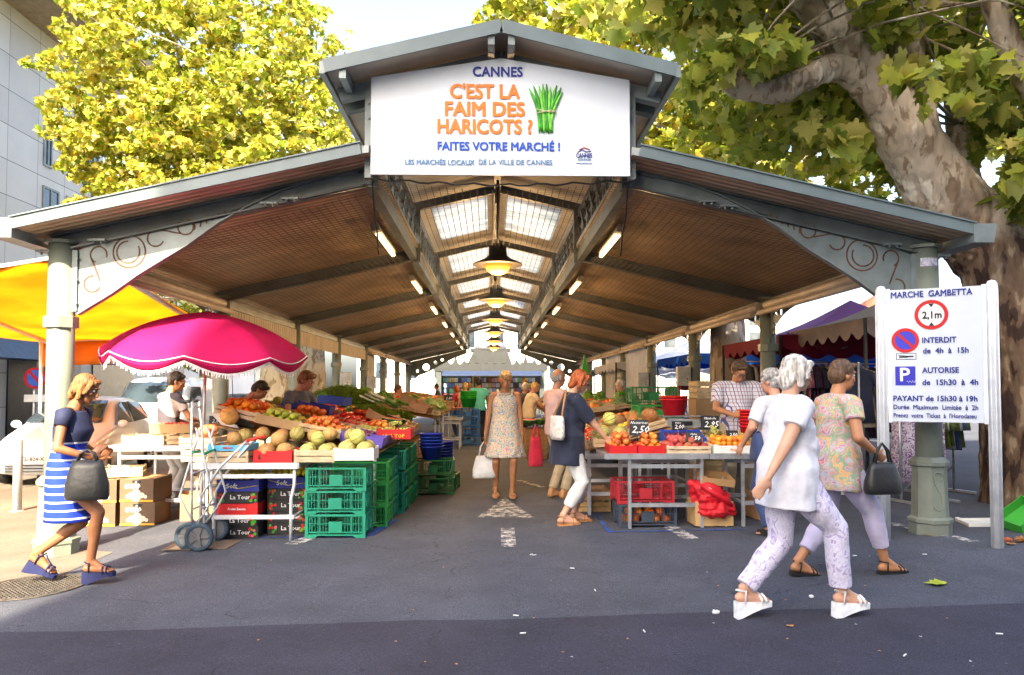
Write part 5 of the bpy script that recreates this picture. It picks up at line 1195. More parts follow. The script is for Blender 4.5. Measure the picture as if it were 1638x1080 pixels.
FR['carrot'] = (longveg('carrot', [(-.09, 0, 0), (-.03, 0, 0), (.06, 0, 0), (.075, 0, 0)], [.003, .012, .019, .008], (.80, .22, .01), (.7, .18, .01), ([(.07, 0, 0), (.14, 0, .02)], [.008, .004])), .022, 'carrot', 'orange carrot')
g = G(); g.tube([(-.26, 0, 0), (-.24, 0, 0), (-.05, 0, .0), (.02, 0, .004)], [.010, .017, .015, .018], 8); g.m = 1
for i in range(5): g.tube([(.0, 0, .004), (.12, .02 * (i - 2), .02), (.26, .045 * (i - 2), .012 - .01 * abs(i - 2))], [.013, .010, .003], 5)
FR['leek'] = (g.mesh('leek', [mat('m_leek_white', (.72, .74, .58), .5), mat('m_leek_green', (.10, .26, .05), .55, 0, .2, 8, col2=(.2, .38, .08))]), .035, 'leek', 'long green topped leek')
def leafball(name, r, col, col2, n=46):
    g = G(); rr = random.Random(4)
    for i in range(n):
        d_ = V3((rr.gauss(0, 1), rr.gauss(0, 1), rr.gauss(.3, 1))).normalized(); R = d_.to_track_quat('Z', 'Y').to_matrix() @ Matrix.Rotation(rr.uniform(-.6, .6), 3, 'X') @ Matrix.Rotation(rr.uniform(0, 6), 3, 'Z')
        c = d_ * r * rr.uniform(.55, .85); s_ = r * rr.uniform(.45, .75); N = 5
        g.grid(lambda u, v: c + R @ V3(((u - .5) * 2 * s_, (v - .5) * 2 * s_, -s_ * .7 * ((u - .5) ** 2 + (v - .5) ** 2) * 2 + s_ * .13 * math.sin(u * 17 + v * 5) * math.sin(v * 15))), N, N)
    g.ell((0, 0, 0), (r * .75,) * 3)
    return g.mesh(name, mat('m_' + name, col, .5, 0, .1, 18, col2=col2, transl=.25))
FR['lettuce'] = (leafball('lettuce', .13, (.22, .42, .05), (.12, .30, .03)), .12, 'lettuce', 'curly green lettuce')
FR['cabbage'] = (leafball('cabbage', .11, (.35, .46, .18), (.22, .36, .12)), .11, 'cabbage', 'pale green cabbage')
g = G(); rs = []
for i in range(7):
    t = PI / 2 * i / 6; rs.append([(.15 * math.cos(t) * math.cos(a), .15 * math.cos(t) * math.sin(a), -.13 * math.sin(t)) for a in [2 * PI * j / 28 for j in range(28)]])
g.rings(rs, False); g.m = 1; g.rings([[(r_ * math.cos(a), r_ * math.sin(a), z) for a in [2 * PI * j / 28 for j in range(28)]] for r_, z in ((.15, 0), (.138, .003))], False); g.m = 2
g.rings([[(r_ * math.cos(a), r_ * math.sin(a), z) for a in [2 * PI * j / 28 for j in range(28)]] for r_, z in ((.138, .003), (.08, .005), (.002, .005))], False)
FR['watermelon_half'] = (g.mesh('watermelon_half', [mat('m_melon_rind', (.04, .14, .03), .4, 0, .3, 16), mat('m_melon_white', (.75, .80, .55), .5), mat('m_melon_flesh', (.68, .06, .04), .35, 0, .15, 22)]), .12, 'watermelon', 'cut watermelon half')
for k_, v in FR.items(): FR[k_] = v + (0,)
CNT = {k_: 0 for k_ in FR}; PROD = {}
def fruit(kind, loc, label, group, rot=None, sc=1.0):
    if CNT[kind] >= 295: return None
    CNT[kind] += 1; me = FR[kind][0]; o = bpy.data.objects.new(kind, me); COL.objects.link(o); o.location = loc
    o.rotation_euler = rot if rot is not None else (random.uniform(-.5, .5), random.uniform(-.5, .5), random.uniform(0, 6.28)); o.scale = (sc,) * 3
    tag(o, label, FR[kind][2], group); return o
LONG = {'aubergine': .2, 'courgette': .21, 'pepper': .10, 'green_pepper': .10, 'carrot': .18, 'leek': .5, 'grapes': .13, 'black_grapes': .13}
def fill(M, w, d, z, kind, where, layers=1, heap=0.0, sp=1.0, along='x', sc=1.0, maxn=99, group=None):
    r = FR[kind][1] * sc; lab = FR[kind][3] + ' ' + where; gr = group or (FR[kind][3] + ' ' + where); cnt = 0
    lx = LONG.get(kind, 2 * r) * sc; ly = 2 * r
    if along == 'y': lx, ly = ly, lx
    E = M.to_euler(); nx = max(1, int(w / (lx * .98 * sp))); ny = max(1, int(d / (ly * .98 * sp)))
    for l in range(layers):
        ax, ay = nx - (l + 1) // 2, ny - (l + 1) // 2
        for i in range(max(1, ax)):
            for j in range(max(1, ay)):
                if cnt >= maxn: return
                x = (i - (ax - 1) / 2) * w / nx + random.uniform(-.12, .12) * r; y = (j - (ay - 1) / 2) * d / ny + random.uniform(-.12, .12) * r
                if ay > 2 and i % 2: y += .2 * r
                zz = z + r * .9 + l * r * 1.45 + heap * (1 - (2 * x / w) ** 2) * (1 - (2 * y / d) ** 2) + random.uniform(-.1, .1) * r
                p = M @ V3((x, y, zz)); rot = None
                if kind in LONG: rot = (E.x + random.uniform(-.1, .1), E.y + random.uniform(-.06, .06), E.z + (PI / 2 if along == 'y' else 0) + random.uniform(-.2, .2))
                elif kind in ('striped_melon', 'netted_melon', 'pumpkin'): rot = (random.uniform(-1.2, 1.2), random.uniform(-1.2, 1.2), random.uniform(0, 6))
                elif kind == 'watermelon_half': rot = (E.x + random.uniform(-.1, .1), E.y + random.uniform(-.2, .1), 0)
                fruit(kind, p, lab, gr, rot, sc * random.uniform(.92, 1.08)); cnt += 1
# ================= crates =================
def wood_crate(w, d, h, m=None, rows=2):
    g = G(); t = .008; m = m or m_wood
    for sx in (-1, 1):
        for sy in (-1, 1): g.box((sx * (w / 2 - .014), sy * (d / 2 - .014), h / 2), (.022, .022, h + .006))
    sh_ = (h - .01 * (rows)) / rows
    for i in range(rows):
        z = .004 + sh_ / 2 + i * (sh_ + .010)
        for s in (-1, 1): g.box((0, s * (d / 2 - .001), z), (w, t * .6, sh_)); g.box((s * (w / 2 - .001), 0, z), (t * .6, d - .01, sh_))
    for i in range(5): g.box((0, -d / 2 + d * (i + .5) / 5, .006), (w - .01, d / 5 - .012, .006))
    return g.mesh('crate', m)
def carton(w, d, h, m, lip=True):
    g = G(); t = .006
    for s in (-1, 1): g.box((0, s * (d / 2 - t / 2), h / 2), (w, t, h)); g.box((s * (w / 2 - t / 2), 0, h / 2 + .001), (t, d - 2 * t, h))
    g.box((0, 0, .004), (w - .02, d - .02, .006))
    for s in (-1, 1):
        for q in (-1, 1): g.prism([(s * w / 2 - s * .003, h - .001), (s * w / 2 - s * .06, h - .001), (s * w / 2 - s * .03, h + .012), (s * w / 2 - s * .003, h + .012)], q * d / 2 - q * .0065, q * d / 2 - q * .0005)
    return g.mesh('carton', m)
def plastic(w, d, h, m):
    g = G(); t = .014
    for s in (-1, 1):
        y = s * (d / 2 - t / 2); x = s * (w / 2 - t / 2)
        g.box((0, y, h - .012), (w + .008, t + .008, .020)); g.box((x, 0, h - .012), (t + .008, d - .02, .020))
        g.box((0, y, .060), (w, t, .010)); g.box((x, 0, .060), (t, d - .03, .010)); g.box((0, y, .028), (w, t * .6, .008)); g.box((0, y, h * .60), (w - .03, t * .5, .007)); g.box((x, 0, h * .6), (t * .5, d - .03, .007))
        g.box((0, y, h * .48), (w * .22, t * .9, h * .42)); g.box((x, 0, h * .48), (t * .9, d * .24, h * .42))
        n_ = 22
        for i in range(n_):
            xx = -w / 2 + w * (i + .5) / n_
            if abs(xx) > w * .12: g.box((xx, y, (h + .05) / 2), (.005, .005, h - .07))
            g.beam((xx, y, .030), (xx + .014, y, .058), .004, .004, (0, 1, 0))
        for i in (-1, 1): g.box((i * w * .27, y, (h + .05) / 2), (.010, t, h - .07)); g.box((i * w * .39, y, (h + .05) / 2), (.008, t * .8, h - .07))
        for i in range(14):
            yy = -d / 2 + d * (i + .5) / 14; g.box((x, yy, (h + .05) / 2), (.005, .005, h - .07))
        g.prism([(s * -w / 2 * 1, 0), (s * -w / 2 + s * .09, 0), (s * -w / 2 + s * .13, .028), (s * -w / 2, .028)], -d / 2, -d / 2 + t); g.prism([(s * -w / 2 * 1, 0), (s * -w / 2 + s * .09, 0), (s * -w / 2 + s * .13, .028), (s * -w / 2, .028)], d / 2 - t, d / 2)
        for q in (-1, 1): g.box((s * (w / 2 - .012), q * (d / 2 - .012), h / 2), (.030, .030, h - .004))
    g.box((0, 0, .034), (w - .02, d - .02, .006)); return g.mesh('plastic_crate', m)
CM = {k_: mat('plastic_' + k_, c, .42, 0, .06, 4) for k_, c in {'teal': (.010, .25, .155), 'green': (.03, .30, .06), 'dkgreen': (.02, .16, .04), 'red': (.35, .02, .02), 'slate': (.045, .06, .085), 'blue': (.03, .16, .45), 'brightblue': (.015, .05, .48), 'bowlred': (.65, .012, .015), 'bowlgreen': (.02, .42, .03)}.items()}
PC = {k_: plastic(.60, .40, .24, CM[k_]) for k_ in ('teal', 'green', 'dkgreen', 'red', 'slate', 'blue')}
CT = {k_: mat('card_' + k_, c, .6, 0, .05, 5) for k_, c in {'red': (.55, .012, .015), 'cyan': (.08, .38, .60), 'white': (.72, .71, .66), 'blue': (.03, .08, .45), 'purple': (.12, .08, .42), 'kraft': (.42, .25, .12), 'navy': (.025, .035, .30), 'black': (.02, .02, .022), 'orange': (.62, .20, .03), 'green': (.05, .35, .04), 'pink': (.6, .1, .12)}.items()}
_mesh = {}
def crate_at(kind, M, label, group='produce crates on the stalls', w=.46, d=.38, h=.11, m=None, name=None, cat='crate', face=None, face_m=None):
    key = (kind, w, d, h, m)
    if key not in _mesh:
        _mesh[key] = wood_crate(w, d, h, {None: m_wood, 'pale': m_wood2, 'brown': m_wood3}.get(m), 2 if h < .2 else 3) if kind == 'wood' else (carton(w, d, h, CT[m]) if kind == 'carton' else PC[m])
    o = bpy.data.objects.new(name or {'wood': 'wooden_crate', 'carton': 'carton_tray', 'plastic': 'plastic_crate'}[kind], _mesh[key]); COL.objects.link(o); o.matrix_world = M
    tag(o, label, cat, group)
    if face:
        for s_, sz, x, z, mm in face: text(s_, sz, mm, o, (x, -d / 2 - .0015, z), bold=.0008, ext=.0008, res=1)
    return o
def T(x, y, z, ry=0, rz=0, rx=0): return Matrix.Translation((x, y, z)) @ Euler((rx, ry, rz)).to_matrix().to_4x4()
def slate(x, y, z, rz, lab, s='2,50', w=.17, h=.13, top='', rx=-.15):
    t = thing('price_tag', lab, 'price tag', (x, y, z), rz, 'chalk price tags'); g = G(); Rm = Matrix.Rotation(rx, 3, 'X'); g.box((0, 0, h / 2), (w, .006, h)); o = g.build('slate', mat('slate_black', (.012, .014, .02), .5, 0, .3, 20), t); o.rotation_euler = (rx, 0, .0)
    q = text(s, h * .62, mat('chalk', (.80, .80, .80), .8, 0, .1, 40), o, (w * .06, -.0042, h * .36), bold=.0012, ext=.0006, shear=.3, res=1)
    if top: text(top, h * .24, _M['chalk'], o, (0, -.0042, h * .80), bold=.0004, ext=.0005, shear=.3, res=1)
    g = G(); g.cyl((0, .006, -.06), (0, .006, .02), .003, 5); g.build('spike', m_alu, t)
# ---- trestle tables ----
def trestle(x0, x1, y0, y1, zt, label, legs, m=m_white_steel, lo=.22, bent=False, group='white trestle tables of the stalls'):
    x = (x0 + x1) / 2; z0 = gz(x); t = thing('trestle_table', label, 'table', (x, (y0 + y1) / 2, z0), 0, group); zt -= z0; dx = (x1 - x0) / 2; dy = (y1 - y0) / 2
    g = G(); g.bb(-dx, dx, -dy, dy, zt - .012, zt); g.bb(-dx, dx, -dy - .012, -dy - .0005, zt - .055, zt + .004); g.bb(-dx, dx, dy + .0005, dy + .012, zt - .055, zt + .004); g.bb(-dx - .012, -dx - .0005, -dy, dy, zt - .05, zt + .003); g.bb(dx + .0005, dx + .012, -dy, dy, zt - .05, zt + .003); g.build('table_top', m, t)
    for a, b in legs:
        a -= x; b -= x
        for yy in (-dy + .03, dy - .03):
            for q, s in ((a, 1), (b, -1)):
                g = G()
                if bent: g.tube([(q + s * .03, yy, 0), (q + s * .03, yy, zt * .42), (q + s * .03, yy, zt * .55), (q - s * .0, yy, zt * .72), (q, yy, zt - .02)], .017, 8) if s < 0 else g.tube([(q + .02, yy, 0), (q + .02, yy, zt * .45), (q - .02, yy, zt * .7), (q, yy, zt - .02)], .017, 8)
                else: g.bb(q - .016, q + .016, yy - .016, yy + .016, 0, zt - .03)
                g.build('leg', m, t)
            g = G(); g.bb(a, b, yy - .012, yy + .012, zt - .15, zt - .11); g.build('crossbar', m, t); g = G(); g.bb(a, b, yy - .013, yy + .013, lo, lo + .04); g.build('crossbar', m, t)
        for q in (a, b): g = G(); g.bb(q - .01, q + .01, -dy + .05, dy - .05, lo + .01, lo + .035); g.build('side_rail', m, t)
    return t
# left front table, melons
trestle(-2.95, -1.93, 7.55, 8.1, .73, 'white table with bent legs carrying the melon boxes', [(-2.78, -1.97)], bent=True)
trestle(-4.5, -3.2, 8.9, 9.9, .80, 'bright white table in the sun behind the cardboard boxes', [(-4.35, -3.35)])
fm = 'in the %s at the front of the left stall'
Z = .735
for x, kind, mm, w, h, kf, lab, wh in ((-2.62, 'wood', 'pale', .40, .115, 'netted_melon', 'pale wooden crate of tan melons beside the hand trucks', 'in the pale crate by the hand trolleys'),
                               (-2.18, 'carton', 'red', .38, .115, 'netted_melon', 'red carton marked with a large 6 holding tan melons', 'in the red carton marked 6'),
                               (-1.77, 'wood', 'pale', .40, .13, 'striped_melon', 'pale wooden crate of striped melons beside the red carton', 'in the pale crate beside the red carton'),
                               (-1.38, 'carton', 'white', .40, .115, 'striped_melon', 'white fronted melon box on top of the teal crates', 'in the white box above the teal crates')):
    zz = Z if x < -1.6 else .745
    M = T(x, 7.72, zz + (.01 if x > -1.5 else 0)); crate_at(kind, M, lab, 'melon boxes along the front of the stall', w, .34, h, mm, face=[('6', .085, -.13, .055, m_black)] if mm == 'red' else None)
    fill(M, w - .02, .32, .035, kf, wh, 2, 0, .98)
M = T(-2.66, 7.74, Z + .125); crate_at('carton', T(-2.62, 7.72, Z + .118), 'light blue carton edge stacked on the pale crate of tan melons', 'melon boxes along the front of the stall', .40, .34, .055, 'cyan', face=[('MELON', .03, 0, .028, m_red_ink)])
M = T(-2.95, 7.85, Z + .0); crate_at('wood', M, 'pale wooden crate behind the hand trucks under the pumpkins', 'melon boxes along the front of the stall', .36, .36, .12, 'pale')
crate_at('wood', T(-2.97, 7.85, Z + .125), 'upper pale crate of pumpkins behind the hand trucks', 'melon boxes along the front of the stall', .36, .36, .12, 'pale'); fill(T(-2.97, 7.95, Z + .20), .34, .34, .0, 'pumpkin', 'behind the hand trucks', 2)
for i, (x, y) in enumerate(((-2.63, 8.1), (-2.45, 8.12), (-2.25, 8.14), (-2.08, 8.1), (-1.9, 8.12), (-1.72, 8.05), (-1.50, 8.1))):
    fruit('netted_melon' if i % 3 else 'striped_melon', (x, y, .97 + .02 * (i % 2)), ['tan netted melon', 'striped melon'][i % 3 == 0] + ' heaped behind the melon boxes', 'melons heaped in the back row', (random.uniform(-1, 1), random.uniform(-1, 1), 0))
# pinkish paper box lid
# ---- plastic crate stacks ----
def stack(x, y, n, col, rz, label, z0=None, h=.235):
    z0 = gz(x) if z0 is None else z0
    pos = ['bottom', 'middle', 'top'] if n == 3 else (['lower', 'upper'] if n == 2 else ['single', 'second', 'third', 'fourth', 'top'])
    for i in range(n):
        M = T(x + random.uniform(-.01, .01), y + random.uniform(-.01, .01), z0 + i * h, 0, rz + random.uniform(-.03, .03))
        crate_at('plastic', M, '%s plastic crate of %s' % (pos[min(i, len(pos) - 1)], label), 'stacked plastic crates', m=col)
stack(-1.57, 7.82, 3, 'teal', 0, 'the teal stack under the white melon box')
stack(-1.42, 8.36, 3, 'green', .0, 'the green stack just behind the front teal one')
stack(-1.42, 8.80, 3, 'teal', .0, 'the teal stack third along the aisle edge')
stack(-1.34, 9.28, 3, 'teal', .0, 'the teal stack under the red UVA TOP box', h=.26)
stack(-1.33, 9.72, 3, 'green', .0, 'the green stack just behind the UVA TOP box', h=.26)
stack(-1.33, 10.16, 3, 'teal', .0, 'the last teal stack before the brown crates', h=.26)
stack(-.83, 10.75, 1, 'dkgreen', .05, 'the dark green pair under the front blue buckets'); stack(-.80, 11.25, 1, 'dkgreen', -.1, 'the dark green one behind the blue buckets')
stack(-.83, 10.75, 1, 'dkgreen', .02, 'the dark green pair touching the front blue buckets', .235)
def buckets(x, y, z, n, label, r=.165, h=.19, col='brightblue', step=.045, sq=False):
    g = G(); q = PI / 4
    if sq: g.lathe((0, 0, 0), [(r * .78, 0), (r, h), (r * 1.08, h), (r * 1.08, h - .012), (r * 1.03, h - .012)], 28); g.v = [(x_ * (1 + .03 * math.cos(14 * math.atan2(y_, x_))), y_ * (1 + .03 * math.cos(14 * math.atan2(y_, x_))), z_) for x_, y_, z_ in g.v]
    else: g.lathe((0, 0, 0), [(r * .72, 0), (r, h), (r * 1.06, h), (r * 1.06, h - .015), (r * 1.0, h - .015)], 24)
    me = g.mesh('bucket', CM[col])
    for i in range(n):
        o = obj('bucket', me); o.location = (x, y, z + i * step); tag(o, '%s, %s from the bottom' % (label, ['lowest', 'second', 'third', 'fourth', 'fifth', 'sixth', 'seventh'][i]) if i < n - 1 else label + ', topmost and open', 'bucket', 'nested buckets')
buckets(-.86, 10.72, .47, 5, 'blue bucket stacked on the green crate'); buckets(-.74, 11.25, .47 - .24, 7, 'blue bucket in the rear stack')
# ---- left stall display ----
rack_m = m_wood3
def rack(label, x0, x1, z0, z1, y0, y1, s):
    t = thing('display_rack', label, 'display rack', ((x0 + x1) / 2, (y0 + y1) / 2, 0), 0, 'sloping display racks'); xm = (x0 + x1) / 2; ym = (y0 + y1) / 2
    g = G(); g.beam((x0 - xm, 0, z0 - .04), (x1 - xm, 0, z1 - .04), y1 - y0, .02, (0, 0, 1)); o = g.build('board', m_wood3, t)
    for yy in (y0 + .1, ym, y1 - .1):
        g = G(); g.bb(x0 - xm + (0.02 if s < 0 else -.05), x0 - xm + (.05 if s < 0 else -.02), yy - ym - .02, yy - ym + .02, gz(x0), z0 - .05); g.build('leg', m_white_steel, t); g = G(); g.bb(x1 - xm - .04, x1 - xm - .01, yy - ym - .02, yy - ym + .02, gz(x1), z1 - .06); g.build('leg', m_white_steel, t)
rack('low sloping rack under the crates of the melon stall', -3.05, -1.25, 1.12, .80, 8.15, 12.5, 1)
ords = ['first', 'second', 'third', 'fourth', 'fifth', 'sixth', 'seventh', 'eighth', 'ninth', 'tenth', 'eleventh', 'twelfth']
rown = ['aisle', 'second', 'third', 'back']
layout = [
 ['plum', 'plum', 'grapes', 'nectarine', 'nectarine', 'watermelon_half', 'watermelon_half', 'onion', 'potato', 'onion'],
 ['nectarine', 'nectarine', 'yellow_plum', 'tomato', 'tomato', 'tomato', 'pepper', 'aubergine', 'tomato', 'courgette'],
 ['apple', 'lemon', 'yellow_plum', 'orange', 'tomato', 'pepper', 'pepper', 'green_pepper', 'aubergine', 'carrot'],
 ['orange', 'orange', 'lemon', 'yellow_plum', 'apple', 'courgette', 'courgette', 'green_pepper', 'courgette', 'lettuce']]
cmats = ['carton:purple', 'carton:purple', 'wood:pale', 'carton:red', 'wood:pale', 'wood:None', 'wood:pale', 'wood:pale', 'wood:None', 'wood:pale']
def display(layout, xs, zs, tilt, y0, dy, where, w=.46, d=.40, h=.10, cm=None, maxn=40):
    for r_, row in enumerate(layout):
        for j, kf in enumerate(row):
            y = y0 + j * dy; M = T(xs[r_] + random.uniform(-.02, .02), y + random.uniform(-.015, .015), zs[r_] + random.uniform(-.01, .02), tilt + random.uniform(-.03, .05), random.uniform(-.07, .07)); km = (cm[j] if (cm and r_ == 0) else random.choice(['wood:None', 'wood:pale', 'wood:None', 'carton:kraft', 'wood:brown'])).split(':'); mm = None if km[1] == 'None' else km[1]
            pos = '%s %s row crate of %s' % (ords[j], rown[r_], where)
            crate_at(km[0], M, {'wood': 'wooden', 'carton': 'cardboard'}[km[0]] + ' %s crate, %s of the %s row in %s' % (FR[kf][2], ords[j], rown[r_], where), 'produce crates of ' + where, w, d, h, mm)
            if kf in ('lettuce', 'cabbage'): fill(M, w, d, .03, kf, 'in the ' + pos, 1, 0, 1, maxn=4)
            elif kf == 'watermelon_half': fill(M, w, d, .09, kf, 'in the ' + pos, 1, 0, 1, maxn=2)
            else: lay = 2 if maxn > 20 and FR[kf][1] < .042 else 1; fill(M, w - .04, d - .03, max(.03, h - .02 - lay * 1.3 * FR[kf][1]), kf, 'in the ' + pos, lay, .04, 1.0, maxn=maxn, along='x')
display(layout, [-1.43, -1.88, -2.33, -2.78], [.86, .955, 1.05, 1.15], .20, 8.38, .43, 'the melon stall', cm=cmats, maxn=34)
crate_at('carton', T(-1.16, 9.10, .875, 0, 0), 'red box reading UVA TOP with white grapes at the aisle edge', 'produce crates of the melon stall', .40, .36, .115, 'red', face=[('UVA TOP', .062, 0, .036, mat('ink_yellow', (.80, .60, .03), .5))])
fill(T(-1.16, 9.10, .875), .36, .32, .06, 'grapes', 'in the red UVA TOP box', 2)
for i in range(5):
    for j in range(6):
        crate_at('wood', T(-1.30, 10.62 + i * .42, gz(-1.3) + j * .125, 0, random.uniform(-.03, .03)), '%s brown crate of the %s pile beyond the teal crates' % (['lowest', 'second', 'third', 'fourth', 'fifth', 'highest'][j], ords[i]), 'brown crates piled along the aisle', .40, .38, .118, 'brown')
# tilted cartons, lids and tags between the rows
for i, (px, py, y, w, ry, c) in enumerate(((368, 670, 8.5, .34, .75, 'white'), (655, 640, 12.8, .34, .4, 'kraft'), (605, 668, 10.6, .40, .45, 'kraft'), (672, 650, 12.0, .30, .4, 'kraft'), (575, 690, 9.6, .26, .2, 'orange'), (555, 672, 10.3, .40, .5, 'kraft'), (535, 640, 11.2, .4, .1, 'brightblue'), (505, 652, 10.0, .42, .2, 'navy'), (470, 650, 10.0, .36, .5, 'blue'))):
    q = at(px, py, y); crate_at('carton', T(q.x, q.y, q.z - .06, ry, .2 * (i % 3 - 1)), ['pale carton propped up behind the tan melons', 'brown carton propped in front of the dill', 'brown carton tipped over among the tomatoes', 'brown carton resting on the far corner of the melon stall', 'small orange carton between melons and tomatoes', 'brown carton lying open behind the yellow fruit', 'bright blue tray behind the stall holder in grey', 'dark blue box in front of the grey shirted stall holder', 'blue box between the two stall holders'][i], 'loose cartons on the melon stall', w, .34, .11, c if c != 'brightblue' else 'blue')
for px, py, y, s, lab in ((390, 668, 9.0, '3,00', 'black price slate in front of the man in the dark tee shirt'), (515, 682, 9.7, '2,50', 'black price slate between the melons and the tomatoes'), (717, 636, 12.7, '1,80', 'small black price slate standing in the dill'), (345, 672, 8.9, '2,00', 'black price slate above the pumpkins'), (462, 700, 9.0, '2,90', 'black price slate among the yellow plums')):
    q = at(px, py, y); slate(q.x, q.y, q.z - .05, .1, lab, s, .15, .10)
def heap(name, c, r, n, m, label, cat, blade=(.10, .006), seed=1, up=.6):
    g = G(); rs = random.Random(seed)
    for i in range(n):
        a = rs.uniform(0, 6.28); q = math.sqrt(rs.random()); x = c[0] + r[0] * q * math.cos(a); y = c[1] + r[1] * q * math.sin(a); z = c[2] + r[2] * (1 - q * q) * rs.uniform(.5, 1)
        d_ = V3((rs.gauss(0, 1), rs.gauss(0, 1), rs.uniform(-.1, up))).normalized() * blade[0] * rs.uniform(.6, 1.3); sd = d_.cross(V3((0, 0, 1)) if abs(d_.z) < .09 else V3((1, 0, 0))).normalized() * blade[1]
        p = V3((x, y, z)); g.add([p - sd, p + sd, p + d_ * .6 + sd * 1.2 + V3((0, 0, .01)), p + d_, p + d_ * .6 - sd * 1.2 + V3((0, 0, .01))], [(0, 1, 2, 3, 4)])
    g.ell((c[0], c[1], c[2] - .02), (r[0] * .9, r[1] * .9, r[2] * .6)); return tag(g.build(name, m), label, cat, kind='stuff')
m_dill = leafmat('herb_green', [(.12, .22, .02), (.22, .34, .04), (.30, .38, .06)], .3)
heap('dill', (-2.55, 12.9, 1.22), (.65, .45, .30), 3500, m_dill, 'heap of feathery green dill behind the tomatoes', 'herbs', (.12, .004), 1)
heap('green_beans', (-2.0, 12.3, 1.05), (.42, .45, .16), 1800, m_dill, 'heap of thin green beans beyond the tomatoes', 'beans', (.10, .006), 2, .2)
heap('parsley', (-1.6, 12.7, .98), (.3, .3, .12), 1500, m_dill, 'bunches of parsley beside the green beans', 'herbs', (.05, .010), 3)
for i in range(14): fruit('leek', (-1.9 + random.uniform(-.1, .1), 12.9 + .05 * i - .3, 1.25 + .02 * (i % 4)), 'long leek leaning diagonally beyond the dill', 'leeks leaning beyond the dill', (0, .45, .2 + random.uniform(-.1, .1)))
# second and third left stalls
rack('sloping rack under the lettuces and leeks', -2.9, -1.05, 1.22, .95, 14.2, 18.9, 1)
display([['cabbage', 'leek', 'leek', 'leek', 'cabbage', 'apple', 'orange', 'orange', 'potato', 'onion'], ['lettuce', 'lettuce', 'leek', 'courgette', 'lettuce', 'tomato', 'tomato', 'pepper', 'orange', 'lemon'], ['lettuce', 'cabbage', 'lettuce', 'courgette', 'green_pepper', 'carrot', 'tomato', 'pepper', 'lemon', 'orange'], ['cabbage', 'aubergine', 'lettuce', 'lettuce', 'carrot', 'tomato', 'pepper', 'tomato', 'orange', 'apple']],
        [-1.25, -1.70, -2.15, -2.6], [1.0, 1.07, 1.14, 1.21], .14, 14.4, .45, 'the leek stall', maxn=9)
trestle(-1.35, -.75, 18.6, 19.4, .75, 'small white stand beside the blue crates', [(-1.3, -.8)])
crate_at('plastic', T(-1.05, 19.0, .76), 'blue plastic crate of oranges on the small white stand', 'stacked plastic crates', m='blue'); fill(T(-1.05, 19, .93), .56, .38, .0, 'orange', 'in the blue crate on the small white stand', 2, maxn=30)
stack(-.62, 19.9, 4, 'blue', 0, 'the blue stack in the aisle under the green bins', h=.24)
buckets(-.62, 19.9, .98, 5, 'green bin nested above the blue crates', .22, .25, 'bowlgreen', .045)
rack('sloping rack between the green bins and the kiosk', -2.9, -1.1, 1.22, .95, 20.6, 27.5, 1)
kinds = ['tomato', 'orange', 'pepper', 'lemon', 'onion', 'green_pepper', 'carrot', 'apple', 'aubergine']
random.seed(21)
display([[random.choice(kinds) for j in range(11)] for r_ in range(4)], [-1.3, -1.75, -2.2, -2.65], [1.0, 1.08, 1.15, 1.22], .14, 21, .6, 'the green bin stall', d=.5, maxn=6)
# ================= right side =================
trestle(1.17, 2.02 + .22, 7.72, 8.35, .80, 'grey metal table under the nectarines and peaches', [(1.42, 2.17)], m=m_galv)
trestle(2.245, 3.05, 7.72, 8.35, .80, 'grey metal table under the apricots, by the grey haired woman', [(2.60, 3.0)], m=m_galv)
trestle(1.08, 1.75, 8.6, 9.9, .72, 'pale table set back behind the woman in navy', [(1.12, 1.7)], m=m_white_steel); trestle(1.9, 2.6, 9.2, 10.2, .72, 'inner grey table among crates behind the peaches', [(1.95, 2.5)], m=m_galv)
zt = .805; GR = 'produce boxes on the front right table'
for x, k_, mm, w, kf, lab, wh, ly in ((1.36, 'carton', 'red', .285, 'nectarine', 'red carton of nectarines beside the woman in the navy cardigan', 'in the red carton by the navy cardigan', 3), (1.655, 'carton', 'red', .285, 'nectarine', 'red carton of nectarines under the big chalk slate', 'in the red carton under the big slate', 3),
                                 (2.04, 'wood', 'pale', .46, 'peach', 'pale wooden tray of dark red peaches on the metal table', 'in the pale tray of the peach table', 2), (2.52, 'carton', 'white', .44, 'apricot', 'white box of apricots in front of the vendor', 'in the white box before the vendor', 3)):
    M = T(x, 7.93, zt, -.0, 0, .05); crate_at(k_, M, lab, GR, w, .36, .085, mm, face=[('Fruits', .04, 0, .04, m_orange_ink)] if mm == 'white' else None); fill(M, w - .02, .34, .03, kf, wh, ly)
for x, k_, mm, w, kf, lab, wh in ((1.30, 'wood', None, .4, 'striped_melon', 'wooden crate of green striped melons behind the nectarines', 'behind the nectarines on the metal table'), (2.1, 'carton', 'blue', .44, 'plum', 'blue carton behind the dark red peaches', 'in the blue carton behind the peaches'), (2.55, 'wood', 'pale', .44, 'kiwi', 'crate of brown kiwis in front of the plaid vendor', 'in the crate in front of the vendor'), (2.92, 'wood', None, .3, 'lemon', 'small crate of yellow fruit beside the grey haired woman', 'in the small crate beside the grey haired woman')):
    M = T(x, 8.25 if mm != 'x' else 8.3, zt + .07, 0, 0, .25); crate_at(k_, M, lab, GR, w, .3, .10, mm); fill(M, w - .03, .28, .03, kf, wh, 2, .02, maxn=40)
fruit('grapes', (2.42, 8.15, 1.03), 'bunch of yellow grapes on top of the kiwis', 'grapes on the kiwis')
